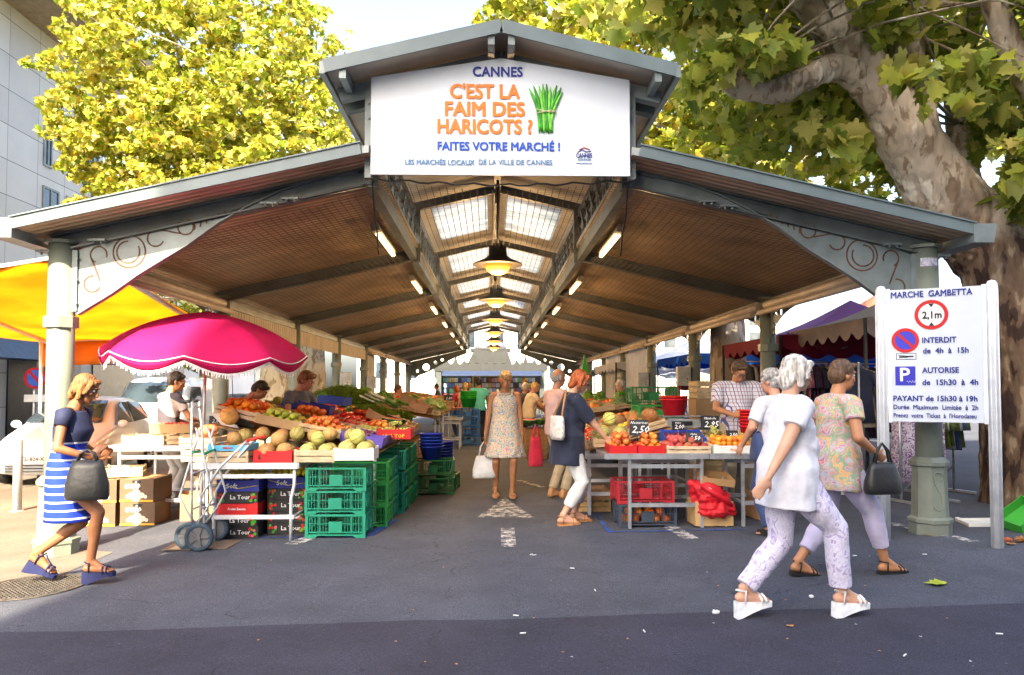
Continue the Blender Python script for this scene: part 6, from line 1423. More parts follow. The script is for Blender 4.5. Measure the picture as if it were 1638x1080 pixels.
for i, (px, py, y, s, tp, w, h, rz, lab) in enumerate(((1022, 684, 7.95, '2,50', 'Nectarines', .20, .17, -.15, 'large chalk slate leaning over the nectarines'), (1085, 681, 8.1, '2,00', 'Pêches', .14, .10, .2, 'chalk slate behind the dark red peaches'), (1110, 699, 7.8, '1,50', 'Pêches', .16, .10, -.1, 'chalk slate lying on the front peaches'), (1136, 676, 8.2, '2,95', 'Mirabelle', .20, .15, 0, 'square black slate reading 2,95 in front of the vendor'), (1207, 690, 8.0, '3,00', 'Kiwi', .11, .14, 0, 'narrow chalk slate at the end of the kiwis'), (1172, 694, 7.95, '2,50', '', .13, .08, .1, 'small slate on top of the apricots'))):
    q = at(px, py, y); slate(q.x, q.y, q.z - h / 2, rz, lab, s, w, h, tp, -.35 if i in (2, 5) else -.15)
# tilted crates rising to the right behind the table
for j in range(5):
    for r_ in range(2):
        kf = [['tomato', 'tomato', 'pepper', 'potato', 'onion'], ['pumpkin', 'lemon', 'netted_melon', 'carrot', 'orange']][r_][j]
        M = T(1.36 + .46 * r_, 8.9 + j * .5, .84 + .13 * r_, -.28, 0); crate_at('wood', M, 'tilted %s crate, %s of the %s row behind the nectarines' % (FR[kf][2], ords[j], ['aisle', 'inner'][r_]), 'tilted crates of the right stall', .46, .40, .10, None); fill(M, .42, .37, .035, kf, 'in the %s tilted %s row crate behind the nectarines' % (ords[j], ['aisle', 'inner'][r_]), 1, .03, maxn=22)
rack('rack under the tilted crates behind the nectarines', 1.1, 2.1, .80, 1.05, 8.7, 11.2, -1)
# grey scale, green crates, red bowl
q = at(1085, 668, 9.3); t = thing('market_scale', 'grey market scale with flat pan under the red bowls', 'scale', (q.x, 9.3, q.z - .12), .2)
g = G(); g.prism([(-.24, 0), (.24, 0), (.20, .10), (-.20, .12)], -.17, .17); g.build('body', mat('scale_grey', (.38, .40, .40), .45), t, bevel=.01); g = G(); g.box((0, 0, .14), (.5, .36, .014)); g.build('pan', m_alu, t); g = G(); g.box((0, -.18, .055), (.2, .008, .05)); g.build('display', m_dark, t)
crate_at('plastic', T(2.2, 9.95, 1.02, 0, .05), 'green plastic crate standing behind the market scale', 'stacked plastic crates', m='green'); crate_at('plastic', T(2.15, 10.1, 1.26, 0, 0), 'dark green crate on top of the green one behind the scale', 'stacked plastic crates', m='dkgreen')
buckets(q.x - .05, 9.3, q.z + .03, 3, 'ribbed red plastic bowl on the grey scale', .165, .20, 'bowlred', .02, True); q = at(1200, 668, 8.35); buckets(q.x, 8.35, .93, 6, 'red plastic tub beside the vendor', .115, .13, 'bowlred', .035, True)
for j in range(6): crate_at('wood' if j % 2 else 'carton', T(3.05 + .01 * (j % 2), 10.6, .02 + j * .22 if False else gz(3) + j * .255, 0, .04 * (j % 3)), '%s box of the brown carton tower against the second column' % ['lowest', 'second', 'third', 'fourth', 'fifth', 'topmost'][j], 'boxes of the brown carton tower', .42, .36, .25, 'kraft' if not j % 2 else None)
crate_at('plastic', T(1.60, 8.02, gz(1.6) + .24, 0, .02), 'dark red plastic crate under the metal table', 'crates under the metal table', m='red'); crate_at('plastic', T(1.62, 8.0, gz(1.6), 0, 0), 'dark slate crate full of oranges under the metal table', 'crates under the metal table', m='slate')
fill(T(1.62, 8.0, gz(1.6) + .04), .54, .34, 0, 'orange', 'inside the dark slate crate', 2, 0, 1.15)
for j in range(2): crate_at('wood', T(1.20, 9.1, gz(1.2) + j * .13), ['lower', 'upper'][j] + ' brown wooden crate on the ground behind the woman in navy', 'crates under the metal table', .4, .5, .12, 'brown')
crate_at('carton', T(3.05, 8.3, gz(3), 0, .1), 'plain brown carton on the ground by the grey haired woman', 'crates under the metal table', .4, .4, .28, 'kraft')
# second right stall with tomatoes, watermelons on brown crates
rack('sloping rack of the watermelon stall', 1.3, 3.0, .95, 1.15, 13.0, 19.0, -1)
display([['orange', 'tomato', 'tomato', 'pepper', 'potato', 'lemon', 'tomato', 'carrot', 'apple', 'pepper'], ['carrot', 'orange', 'tomato', 'green_pepper', 'onion', 'orange', 'aubergine', 'tomato', 'lemon', 'orange'], ['cabbage', 'lettuce', 'orange', 'pepper', 'courgette', 'apple', 'lettuce', 'carrot', 'tomato', 'lettuce']], [1.5, 1.95, 2.4], [1.0, 1.07, 1.14], -.14, 13.3, .55, 'the watermelon stall', d=.48, maxn=9)
for i in range(2):
    for j in range(6): crate_at('wood', T(.92, 15.9 + i * .45, j * .105), '%s brown crate in the %s pile under the watermelon halves' % (ords[j], ['near', 'rear'][i]), 'brown crates under the watermelons', .46, .42, .10, 'brown')
    fill(T(.92, 15.9 + i * .45, .72), .5, .3, 0, 'watermelon_half', 'on the %s brown crate pile' % ['near', 'rear'][i], maxn=2)
rack('sloping rack of the stall near the kiosk opposite the bins', 1.3, 2.8, .95, 1.1, 20.0, 27.0, -1)
display([[random.choice(kinds) for j in range(9)] for r_ in range(3)], [1.5, 1.95, 2.4], [1.0, 1.07, 1.14], -.14, 20.4, .75, 'the kiosk stall', d=.55, maxn=5)
# ================= pink parasol =================
q = at(325, 500, 8.35); PXC, PYC, PZT = q.x, 8.35, q.z
par = thing('parasol', 'large bright pink market parasol with white fringe', 'parasol', (PXC, PYC, gz(PXC)), 0)
h0 = PZT - gz(PXC); R_ = 1.07; NR = 8; par.rotation_euler = (math.radians(5), math.radians(2.0), .18)
m_pink = mat('parasol_pink', (.72, .010, .15), .75, 0, .10, 2.2, .35, 9, transl=.45); m_fringe = mat('fringe_white', (.82, .80, .80), .8, 0, .08, 30, transl=.3)
def pr(a, u):      # point on the canopy: angle, 0..1
    ph = (a / (2 * PI) * NR) % 1; sag = math.sin(PI * ph); r = R_ * (1 - .05 * sag * u) * (u * .82 + .18 * math.sin(u * PI / 2))
    z = h0 - .15 * u - .30 * u ** 2.2 - .075 * sag * u ** 1.5; return V3((r * math.cos(a), r * math.sin(a), z))
g = G(); N = NR * 10
g.rings([[pr(2 * PI * j / N, .02 + .98 * i / 12) for j in range(N)] for i in range(13)], False)
g.build('canopy', m_pink, par, solid=.003)
g = G()
def vp(j, v): a = 2 * PI * j / N; ph = (j % 10) / 10; p = pr(a, 1); d_ = V3((math.cos(a), math.sin(a), 0)); dr = .02 + .05 * math.sin(PI * ph); return p + V3((0, 0, -dr * v)) - d_ * .03 * v
g.rings([[vp(j, v / 3) for j in range(N)] for v in range(4)], False); g.build('valance', m_pink, par, solid=.003)
g = G()
for j in range(N * 3):
    a = 2 * PI * j / (N * 3); jj = j / 3; p = vp(jj, 1); sd = V3((-math.sin(a), math.cos(a), 0)); l_ = .055 * random.uniform(.75, 1.1); o_ = V3((random.uniform(-.01, .01), random.uniform(-.01, .01), -l_))
    g.add([p - sd * .0075, p + sd * .0075, p + o_ + sd * .005, p + o_ - sd * .005], [(0, 1, 2, 3)])
g.rings([[vp(j, 1) + V3((0, 0, -.001 - .018 * v)) + V3((math.cos(2 * PI * j / N), math.sin(2 * PI * j / N), 0)) * .004 for j in range(N)] for v in range(2)], False)
g.build('fringe', m_fringe, par)
g = G(); g.tube([pr(2 * PI * j / N, .985) + V3((0, 0, .006)) for j in range(N + 1)], .006, 5); g.build('trim', m_white, par)
for i in range(NR):
    a = 2 * PI * i / NR; g = G(); g.tube([pr(a, u) - V3((0, 0, .015)) for u in (.03, .3, .6, .85, .99)], .006, 5); g.cyl((0, 0, h0 - .62), pr(a, .5) - V3((0, 0, .02)), .005, 5); g.build('rib', m_alu, par)
g = G(); g.cyl((0, 0, 0), (0, 0, h0 + .02), .018, 10); g.lathe((0, 0, h0), [(.03, 0), (.022, .03), (.012, .05), (.0, .055)], 10); g.build('pole', m_alu, par)
# ================= shop awning in the sun =================
m_awn = mat('awning_orange', (.88, .43, .05), .7, 0, .10, 1.2, .15, 6, transl=.85)
aw = thing('shop_awning', 'wide sunlit orange awning with a straight valance', 'awning', (0, 0, 0))
P1, P2, P3, P4 = at(-140, 470, 9.6), at(118, 400, 9.2), at(296, 520, 13.2), at(-140, 535, 13.6)
P2 = V3((-4.75, 9.0, at(100, 402, 9.0).z)); P2b = V3((-4.75, 13.6, 3.0)); P1 = V3((-8.2, 9.4, 2.62)); P4 = V3((-8.2, 13.8, 2.32)); P3 = V3((-4.75, 13.9, 2.48))
g = G(); g.grid(lambda u, v: (P1.lerp(P2, u)).lerp(P4.lerp(P3, u), v) - V3((0, 0, .10 * math.sin(PI * v) + .03 * math.sin(PI * u * 4) ** 2)), 24, 14); g.build('canopy', m_awn, aw, solid=.004)
g = G(); g.grid(lambda u, v: P4.lerp(P3, u) + V3((0, .02 * math.sin(u * 40) * v, -.45 * v)), 60, 3); g.build('valance', mat('valance_orange', (.72, .26, .02), .7, 0, .08, 2, transl=.35), aw, solid=.004)
for a, b in ((P1.lerp(P2, .35), P4.lerp(P3, .12)), (P2, P3 + V3((-.1, 0, 0)))):
    g = G(); g.beam(a - V3((0, 0, .10)), b - V3((0, 0, .14)), .06, .05); g.build('arm', mat('arm_cream', (.62, .55, .46), .5), aw)
g = G(); g.beam(P1, P2, .04, .04); g.beam(P4, P3, .05, .05); g.build('front_rail', _M['arm_cream'], aw)
g = G(); g.cyl((-8.1, 13.7, gz(-8)), (-8.1, 13.7, 2.3), .03, 8); g.cyl((-8.1, 9.5, gz(-8)), (-8.1, 9.5, 2.6), .03, 8); g.build('post', m_white_steel, aw)
# ================= vehicles =================
def vehicle(label, name, cat, loc, rz, L_, Wd, prof, glass_side, m_body, wheelx, wr=.29, wsc=None, plate=None, hood=None):
    t = thing(name, label, cat, loc, rz); hw = Wd / 2; g = G(); rings = []
    # prof: list of (x, z_bottom, z_top, half-width at belt, half-width at top, belt z)
    for x, zb_, zt_, wb, wt, bz in prof:
        hb, ht = wb * hw, wt * hw
        r_ = [(-hb * .90, zb_), (-hb * .99, zb_ + .10), (-hb, (zb_ + bz) / 2), (-hb * .985, bz), (-(hb + ht) / 2 * .985, (bz + zt_) / 2), (-ht, zt_ - .05), (-ht * .80, zt_ - .008), (0, zt_ + .012)]
        r_ = r_ + [(-a, b) for a, b in r_[-2::-1]]; rings.append([V3((a, x, b)) for a, b in r_])
    g.rings(rings, True); me = g.mesh('body', m_body); o = obj('body', me, t)
    sb = o.modifiers.new('sub', 'SUBSURF'); sb.levels = 1; sb.render_levels = 2
    for nm, poly in glass_side:
        for s in (-1, 1):
            g = G(); vs = [V3((s * (wx * hw + .004), x, z)) for x, z, wx in poly]; vi = [V3((v.x - s * .03, v.y, v.z)) for v in vs]; n_ = len(vs)
            g.add(vs + vi, [tuple(range(n_)), tuple(range(2 * n_ - 1, n_ - 1, -1))] + [(i, (i + 1) % n_, (i + 1) % n_ + n_, i + n_) for i in range(n_)]); g.build(nm, m_glass, t)
    if wsc:
        for nm, (xa, za, wa, xb, zb_, wb) in wsc:
            g = G(); N = 8; g.grid(lambda u, v: V3(((u - .5) * 2 * (wa + (wb - wa) * v) * hw, xa + (xb - xa) * v - (.05 if xa < xb else -.03) * (1 - (2 * u - 1) ** 2) * (1 if xa < xb else 1), za + (zb_ - za) * v + .014)), N, 4); g.build(nm, m_glass, t, solid=.012)
    for x in wheelx:
        for s in (-1, 1):
            w_ = bpy.data.objects.new('wheel', None); COL.objects.link(w_); w_.parent = t; w_.location = (s * (hw - .08), x, wr)
            g = G(); g.rings([[V3((xx, rr * math.cos(a), rr * math.sin(a))) for a in [2 * PI * i / 24 for i in range(24)]] for xx, rr in ((-.085, wr * .62), (-.095, wr * .9), (-.07, wr), (.07, wr), (.095, wr * .9), (.085, wr * .62))], False, True); g.build('tyre', mat('tyre', (.015, .015, .016), .8), w_)
            g = G(); g.cyl((-.06, 0, 0), (.06, 0, 0), wr * .63, 20)
            for i in range(6): a = PI / 3 * i; g.beam((s * .07, 0, 0), (s * .07, wr * .58 * math.cos(a), wr * .58 * math.sin(a)), .02, .05, (1, 0, 0))
            g.build('rim', m_alu, w_)
            g = G(); g.rings([[V3((s * (hw * .93 + dx), x + rr * math.cos(a), wr + rr * math.sin(a))) for a in [PI * i / 16 for i in range(17)]] for rr, dx in ((wr * 1.16, .052), (wr * .8, .05))], False, False); g.build('wheel_arch', m_dark, t)
    return t, hw
m_carw = mat('car_white', (.68, .74, .82), .12, 0, .02, 2, spec=.6)
pf = [(-1.78, .22, .50, .62, .50, .40), (-1.72, .18, .68, .86, .70, .50), (-1.45, .16, .84, .98, .80, .66), (-1.0, .16, .95, 1.0, .84, .80), (-.72, .16, 1.02, 1.0, .83, .88), (-.15, .16, 1.42, 1.0, .70, .92), (.35, .16, 1.48, 1.0, .70, .94), (.9, .16, 1.46, 1.0, .69, .96), (1.35, .17, 1.36, .98, .66, .97), (1.68, .2, 1.05, .92, .70, .90), (1.78, .3, .75, .80, .65, .70)]
sd = [('side_window', [(-.52, .96, .955), (.28, .98, .95), (.28, 1.36, .80), (.0, 1.36, .80), (-.15, 1.30, .83)]), ('side_window', [(.36, .98, .95), (1.15, 1.02, .93), (1.02, 1.28, .83), (.85, 1.35, .80), (.36, 1.37, .80)])]
car, hw = vehicle('white compact hatchback parked facing the square behind the bollard', 'parked_car', 'car', (-7.65, 14.3, gz(-7.6)), .10, 3.6, 1.62, pf, sd, m_carw, (-1.12, 1.15), .29, [('windscreen', (-.80, 1.01, .78, -.22, 1.38, .64))])
g = G(); g.box((0, -1.80, .46), (.52, .012, .11)); g.build('number_plate', m_white, car); text('AB 482 CK' if False else 'CL-824-XB', .085, m_black, car, (0, -1.81, .46), bold=.001, ext=.001)
for s in (-1, 1):
    g = G(); g.box((s * .28, -1.808, .46), (.045, .01, .11)); g.build('plate_band', m_blueink, car)
    g = G(); g.ell((s * .60, -1.60, .66), (.16, .17, .085)); g.build('headlight', mat('lamp_glass', (.6, .65, .7), .08, .3, .1, 8), car)
    g = G(); g.ell((s * .55, -1.74, .32), (.06, .04, .045)); g.build('fog_light', _M['lamp_glass'], car); g = G(); g.ell((s * .90, -.55, .98), (.09, .06, .07)); g.build('mirror', m_carw, car)
g = G()
for z in (.26, .31, .36): g.box((0, -1.79, z), (.95, .03, .022))
g.build('grille', m_dark, car)
pv = [(-2.3, .25, .75, .80, .7, .55), (-2.2, .2, 1.0, .95, .85, .7), (-1.75, .2, 1.15, 1.0, .86, .9), (-1.1, .2, 1.85, 1.0, .80, 1.1), (-.8, .2, 1.95, 1.0, .86, 1.15), (2.1, .2, 1.95, 1.0, .86, 1.15), (2.25, .25, 1.85, .98, .82, 1.1)]
vehicle('white delivery van parked behind the compact car', 'delivery_van', 'van', (-8.6, 20.5, gz(-8.6)), .06, 4.5, 1.85, pv, [('side_window', [(-1.35, 1.15, .95), (-.35, 1.15, .97), (-.35, 1.68, .89), (-1.0, 1.68, .89)])], m_carw, (-1.5, 1.4), .32, [('windscreen', (-1.68, 1.2, .82, -1.15, 1.78, .72))])
pf2 = pf
vehicle('dark hatchback parked farther along the white building', 'parked_car', 'car', (-9.4, 28, gz(-9.4)), .0, 3.6, 1.62, pf2, sd, mat('car_dark', (.05, .06, .09), .15, 0, .05, 2), (-1.12, 1.15), .29, [('windscreen', (-.80, 1.01, .78, -.22, 1.38, .64))])
# ================= street things, left =================
q = gat(27, 818); t = thing('bollard', 'round brushed metal bollard in the sun before the car', 'bollard', (q.x, q.y, q.z)); g = G(); hh = (818 - 706) * q.y / 1200; g.lathe((0, 0, 0), [(.055, 0), (.055, hh - .01), (.048, hh), (.0, hh + .002)], 18); g.build('post', m_alu, t); g = G(); g.lathe((0, 0, 0), [(.085, 0), (.08, .012), (.056, .014)], 18); g.build('base_ring', m_alu, t)
q = at(55, 605, 19); t = thing('road_sign', 'round no parking sign on a thin post in front of the stone building', 'road sign', (q.x, 19, gz(q.x)), 1.0)
g = G(); g.cyl((0, 0, 0), (0, 0, q.z + .3), .03, 8); g.build('post', m_galv, t); zc_ = q.z - gz(q.x)
g = G(); g.m = 1; disc(g, (0, zc_), .22, -.05, -.035); g.m = 0; disc(g, (0, zc_), .26, -.055, -.03, 32, .21); g.beam((-.15, -.055, zc_ + .15), (.15, -.055, zc_ - .15), .008, .06); g.build('disc', [m_red_ink, mat('sign_blue2', (.05, .12, .5), .4)], t); g = G(); g.box((0, -.045, zc_ - .5), (.5, .015, .18)); g.build('plate', m_white, t)
q = gat(50, 940); g = G(); R0 = .36
g.lathe((0, 0, 0), [(R0 + .03, .0), (R0 + .03, .008), (R0, .008), (R0, .002), (.001, .002)], 40, smooth=False)
for i in range(-9, 10):
    for j in range(-9, 10):
        if (i * i + j * j) * .035 ** 2 < (R0 - .02) ** 2: g.box((i * .035, j * .035, .005), (.02, .02, .008))
o = g.build('manhole_cover', mat('cast_iron', (.10, .09, .08), .6, .4, .3, 20)); o.location = (q.x, q.y, q.z + .004); o.rotation_euler = (0, -.0185, 0); tag(o, 'round cast iron manhole cover under the foot of the striped dress woman', 'manhole cover')
for i, (x, j) in enumerate(((-4.42, 0), (-4.42, 1), (-4.00, 0), (-4.00, 1))):
    t = thing('cardboard_box', '%s brown printed box %s' % (['lower', 'upper'][j], ['beside the striped dress', 'below the sunlit white table'][i // 2]), 'box', (x, 8.85, gz(x) + .006 + j * .262), .03 * (i % 3 - 1), 'printed cardboard boxes on the pavement')
    o = obj('carton', _mesh.setdefault('bx', carton(.38, .46, .257, mat('box_brown', (.13, .08, .045), .7, 0, .1, 5))), t)
    g = G(); g.box((0, 0, .250), (.36, .44, .006)); g.build('lid', mat('card_kraft'), t); g = G(); g.box((0, -.232, .012), (.38, .003, .022)); g.build('edge_strip', mat('strip_orange', (.7, .35, .03), .5), t)
    text('uelo', .105, m_white, t, (-.05, -.232, .185), bold=.003, shear=.3, res=1)
    g = G(); g.box((.0, -.2315, .228), (.10, .003, .028)); g.build('hand_hole', m_black, t)
    g = G(); 
    for k_, (a, b, r_) in enumerate(((0, .095, .06), (-.06, .075, .04), (.06, .075, .04), (-.10, .06, .025), (.10, .06, .025), (0, .06, .07))): disc(g, (a, b), r_ * .8, -.2325 - .0004 * k_, -.230, 16)
    g.build('printed_emblem', mat('print_cream', (.7, .62, .5), .6), t)
for i, (x, y, z, k_, c, w) in enumerate(((-4.15, 9.25, .805, 'wood', 'pale', .5), (-3.65, 9.3, .805, 'wood', None, .5), (-4.0, 9.6, .92, 'carton', 'kraft', .5), (-4.3, 8.95, gz(-4.3) + .535, 'wood', 'pale', .42), (-3.5, 9.1, gz(-3.5), 'carton', 'kraft', .4), (-3.45, 9.5, .3, 'wood', 'pale', .5))):
    crate_at(k_, T(x, y, z, 0, .1 * i), ['sunlit pale crate on the street end of the white table', 'wooden crate in the middle of the sunlit white table', 'open brown carton at the back of the sunlit table', 'pale crate lying on top of the printed boxes', 'plain carton on the ground between printed boxes and hand trucks', 'pale crate low under the sunlit white table'][i], 'crates around the sunlit table', w, .38, .11 if i != 4 else .3, c)
fill(T(-4.0, 9.6, .93), .4, .3, .04, 'peach', 'in the open carton on the sunlit table', 1)
# ---- hand trolleys ----
def trolley(label, loc, rz, h, red, tilt=0):
    t = thing('hand_truck', label, 'hand truck', loc, rz, 'hand trucks by the melon table'); w = .17
    for s in (-1, 1):
        g = G(); g.tube([(s * w, 0, .03), (s * w, 0, .5), (s * w * .9, -.02 - tilt * .4, h * .75), (s * w * .55, -.04 - tilt, h)], .013, 8); g.build('upright', m_alu, t)
        g = G(); g.tube([(s * w, .02, .20), (s * w * 1.1, .12, .34), (s * w * 1.1, .20, .50), (s * w * 1.0, .12, .80), (s * w * .9, .02, 1.15)], .011, 8); g.build('stair_rail', m_alu, t)
        x = s * (w + .055); wl = bpy.data.objects.new('wheel', None); COL.objects.link(wl); wl.parent = t; wl.location = (x, .09, .13)
        g = G(); g.rings([[V3((xx, r_ * math.cos(a), r_ * math.sin(a))) for a in [2 * PI * i / 28 for i in range(28)]] for xx, r_ in ((-.020, .095), (-.026, .115), (-.018, .13), (.018, .13), (.026, .115), (.020, .095))], False, True); g.build('tyre', mat('wheel_rubber', (.035, .06, .09), .7), wl)
        g = G(); g.cyl((-.014, 0, 0), (.014, 0, 0), .097, 24); g.cyl((-.035, 0, 0), (.035, 0, 0), .022, 12)
        for i in range(5): a = 2 * PI * i / 5; g.beam((s * .018, .02 * math.cos(a), .02 * math.sin(a)), (s * .018, .09 * math.cos(a), .09 * math.sin(a)), .014, .016, (1, 0, 0))
        g.build('rim', mat('rim_grey', (.12, .12, .13), .5), wl)
        g = G(); g.tube([(s * w * .55, -.04 - tilt, h), (s * w * .5, -.16 - tilt, h + (.03 if red else .0))], .015, 8); g.build('handle', CM['bowlred'] if red else m_black, t)
    g = G(); g.cyl((-.24, .09, .13), (.24, .09, .13), .010, 8)
    for z in (.06, .38, .72): g.tube([(-w, 0, z), (w, 0, z)], .010, 8)
    g.tube([(-w * .62, -.03 - tilt * .9, h * .96), (w * .62, -.03 - tilt * .9, h * .96)], .010, 8); g.build('crossbar', m_alu, t)
    g = G(); g.bb(-w - .03, w + .03, -.26, .0, .006, .014); g.build('toe_plate', mat('worn_plate', (.20, .15, .11), .6, .3), t)
    g = G(); g.cyl((-w, -.02, .9), (w, .0, .92), .014, 6); g.build('strap', mat('strap_green', (.02, .30, .14), .6), t)
q = gat(322, 880); trolley('tall hand truck with grey wheels and a green strap', (q.x - .10, q.y + .17, q.z), math.radians(-88), 1.40, False, .0)
trolley('hand truck with red grips leaning towards the melons', (q.x - .02, q.y + .22, q.z), math.radians(88), 1.02, True, .36)
# ---- stacked fruit cartons under the left table ----
for i, x in enumerate((-2.58, -2.12)):
    for j, c in enumerate(('black', 'black', 'red' if i == 0 else 'black', 'black', 'navy')):
        M = T(x, 7.9 + .18 * i, gz(x) + .004 + j * .118, 0, random.uniform(-.03, .03))
        face = [('La Tour', .062, .03, .06, m_white)] if c == 'black' else ([('Soft', .07, -.06, .055, m_white)] if c == 'navy' else [('Fruits Savoie', .035, 0, .06, m_white)])
        o = crate_at('carton', M, '%s %s fruit carton in the pile %s' % (['lowest', 'second', 'middle', 'fourth', 'top'][j], {'black': 'black', 'red': 'red', 'navy': 'dark blue'}[c], ['behind the trolley wheels', 'beside the teal crates'][i]), 'printed fruit cartons under the melon table', .42, .36, .112, c, face=face)
        g = G(); rr = random.Random(j + 7 * i); mats = [m_red_ink, _M['bean_green'], mat('ink_pink', (.6, .1, .15), .5), _M['ink_yellow']]
        for k_ in range(16):
            g.m = rr.choice([0, 0, 1, 1, 1, 2]) if c == 'black' else 3; sx_ = rr.choice((-1, 1)); a_ = sx_ * rr.uniform(.12, .19); b_ = rr.uniform(.02, .095)
            if c == 'black': disc(g, (a_, b_), rr.uniform(.010, .017), -.1815 - .0003 * k_, -.179, 10)
            elif k_ == 0: g.tube([(-.2, -.181, .085), (.0, -.181, .03), (.2, -.181, .06)], .004, 5)
        if c != 'red': g.build('printed_fruit', mats, o)
fill(T(-2.58, 7.9, .55), .38, .32, 0, 'lemon', 'in the dark blue carton behind the trolley wheels', 1)
fill(T(-2.12, 8.08, .56), .38, .32, 0, 'lemon', 'in the dark blue carton beside the teal crates', 1)
t = thing('juice_crate', 'orange plastic basket behind the cartons under the melon table', 'crate', (-2.45, 8.55, gz(-2.4))); obj('basket', plastic(.34, .3, .62, mat('plastic_orange', (.75, .25, .03), .5)), t)
# ================= red shopping trolley bag =================
q = gat(1140, 842); t = thing('shopping_trolley', 'floppy red shopping trolley bag with a cardboard tray on top', 'shopping trolley', (q.x, q.y, q.z))
g = G(); g.rings([[V3((a * (1 + .10 * math.sin(5 * th + zz * 20)) * math.cos(th) + ox, b * (1 + .08 * math.sin(4 * th + zz * 14)) * math.sin(th), zz)) for th in [2 * PI * i / 28 for i in range(28)]] for a, b, ox, zz in ((.15, .10, .03, .10), (.20, .13, .03, .13), (.215, .14, .02, .20), (.20, .13, .0, .28), (.19, .12, -.03, .34), (.17, .10, -.07, .40), (.15, .085, -.11, .45), (.11, .06, -.14, .48))])
me = remesh(g, .012, 1, (.035, 11, (1, 1, 1.6))); me.materials.append(mat('bag_red', (.50, .006, .015), .6, 0, .10, 5, .6, 14)); obj('bag', me, t)
g = G(); g.ell((-.02, -.09, .38), (.13, .05, .07), Matrix.Rotation(.5, 3, 'Y')); g.tube([(-.15, -.10, .44), (-.02, -.15, .36), (.12, -.12, .28), (.18, -.08, .22)], [.02, .03, .03, .015], 8); g.build('flap', _M['bag_red'], t)
g = G(); g.box((-.02, -.142, .385), (.13, .003, .012), Matrix.Rotation(.5, 3, 'Y')); g.build('zip', m_white, t)
for s in (-1, 1):
    g = G(); g.rings([[V3((xx, .03 + r_ * math.cos(a), .055 + r_ * math.sin(a))) for a in [2 * PI * i / 20 for i in range(20)]] for xx, r_ in ((s * .155, .03), (s * .155, .055), (s * .185, .055), (s * .185, .03))], True, False); g.build('wheel', m_black, t)
    g = G(); g.tube([(s * .13, .05, .03), (s * .13, .07, .5)], .008, 6); g.tube([(s * .13, -.05, .0), (s * .13, .03, .10)], .008, 6); g.build('frame', m_alu, t)
crate_at('carton', T(q.x + .04, q.y + .06, q.z + .46, .12, .05, .25), 'pale cardboard tray lying on top of the red shopping bag', 'cartons around the red bag', .34, .26, .07, 'kraft'); crate_at('carton', T(q.x + .0, q.y + .10, q.z + .012, 0, .03), 'brown carton on the ground behind the red bag', 'cartons around the red bag', .40, .30, .24, 'kraft')
# ================= clothes stalls on the right =================
def gtent(label, x, y, w, d, ztop, zed, m, m2, scal=.12, posts=True):
    t = thing('market_tent', label, 'tent', (x, y, 0), 0, 'tents of the clothes market'); g = G(); c = V3((0, 0, ztop)); cs = [V3((-w / 2, -d / 2, zed)), V3((w / 2, -d / 2, zed)), V3((w / 2, d / 2, zed)), V3((-w / 2, d / 2, zed))]
    for i in range(4):
        a, b = cs[i], cs[(i + 1) % 4]; g.grid(lambda u, v: a.lerp(b, u).lerp(c, v) - V3((0, 0, .12 * math.sin(PI * v) * w / 3)), 10, 8)
    g.build('canopy', m, t, solid=.004); g = G()
    for i in range(4):
        a, b = cs[i], cs[(i + 1) % 4]; n_ = 48; vs = []
        for k_ in range(n_ + 1): p = a.lerp(b, k_ / n_); vs += [p, p - V3((0, 0, .16 + scal * abs(math.sin(k_ / n_ * PI * 7))))]
        g.add(vs, [(2 * k_, 2 * k_ + 1, 2 * k_ + 3, 2 * k_ + 2) for k_ in range(n_)])
    g.build('valance', m2, t, solid=.004)
    if posts:
        for p in cs: g = G(); g.cyl((p.x, p.y, 0), (p.x, p.y, zed), .025, 8); g.build('post', m_dark, t)
    return t
m_t = {k_: mat('tent_' + k_, c, .7, 0, .08, 2, transl=.4) for k_, c in {'grey': (.42, .34, .32), 'maroon': (.30, .02, .05), 'purple': (.30, .12, .42), 'blue': (.02, .14, .60), 'white': (.70, .72, .80), 'terra': (.45, .18, .12)}.items()}
gtent('grey brown scalloped tent just behind the white sign', 6.3, 11.2, 2.6, 2.6, 3.0, 2.42, m_t['grey'], m_t['grey']); gtent('purple tent with a dark red scalloped valance', 6.6, 13.6, 3.8, 3.0, 3.1, 2.35, m_t['purple'], m_t['maroon'])
gtent('bright blue market tent behind the plaid vendor', 8.2, 20.5, 6.4, 4, 3.0, 2.35, m_t['blue'], m_t['blue']); gtent('white tent with wavy edge behind the green crates', 7.4, 26, 7, 5, 3.4, 2.3, m_t['white'], m_t['white'])
gtent('terracotta peaked tent behind the purple one', 9.0, 17.2, 3, 3, 3.7, 2.9, m_t['terra'], m_t['terra']); gtent('long pale tent beyond the hanging curtains', 6.9, 33, 5, 6, 3.2, 2.3, m_t['white'], m_t['white'])
def garment(g, x, y, zt_, l, w, th, rz=0, sleeves=True, n=16, flare=1.3):
    R = Matrix.Rotation(rz, 3, 'Z'); ph = random.uniform(0, 6)
    def rg(z, a, b): return [V3((x, y, z)) + R @ V3((a * math.cos(t_) * (1 + .10 * math.sin(3 * t_ + ph)), b * math.sin(t_) * (1 + .25 * math.sin(5 * t_ + ph)), 0)) for t_ in [2 * PI * i / n for i in range(n)]]
    g.rings([rg(zt_, w * .25, th * .4), rg(zt_ - .05, w * .95, th * .7), rg(zt_ - .12, w, th), rg(zt_ - l * .5, w * .85, th * 1.1), rg(zt_ - l, w * flare * .8, th * 1.5)])
    if sleeves:
        for s in (-1, 1): g.tube([V3((x, y, zt_ - .07)) + R @ V3((s * w * .8, 0, 0)), V3((x, y, zt_ - .25)) + R @ V3((s * w * 1.15, 0, 0)), V3((x, y, zt_ - .36)) + R @ V3((s * w * 1.2, 0, 0))], [.05, .045, .045], 8)
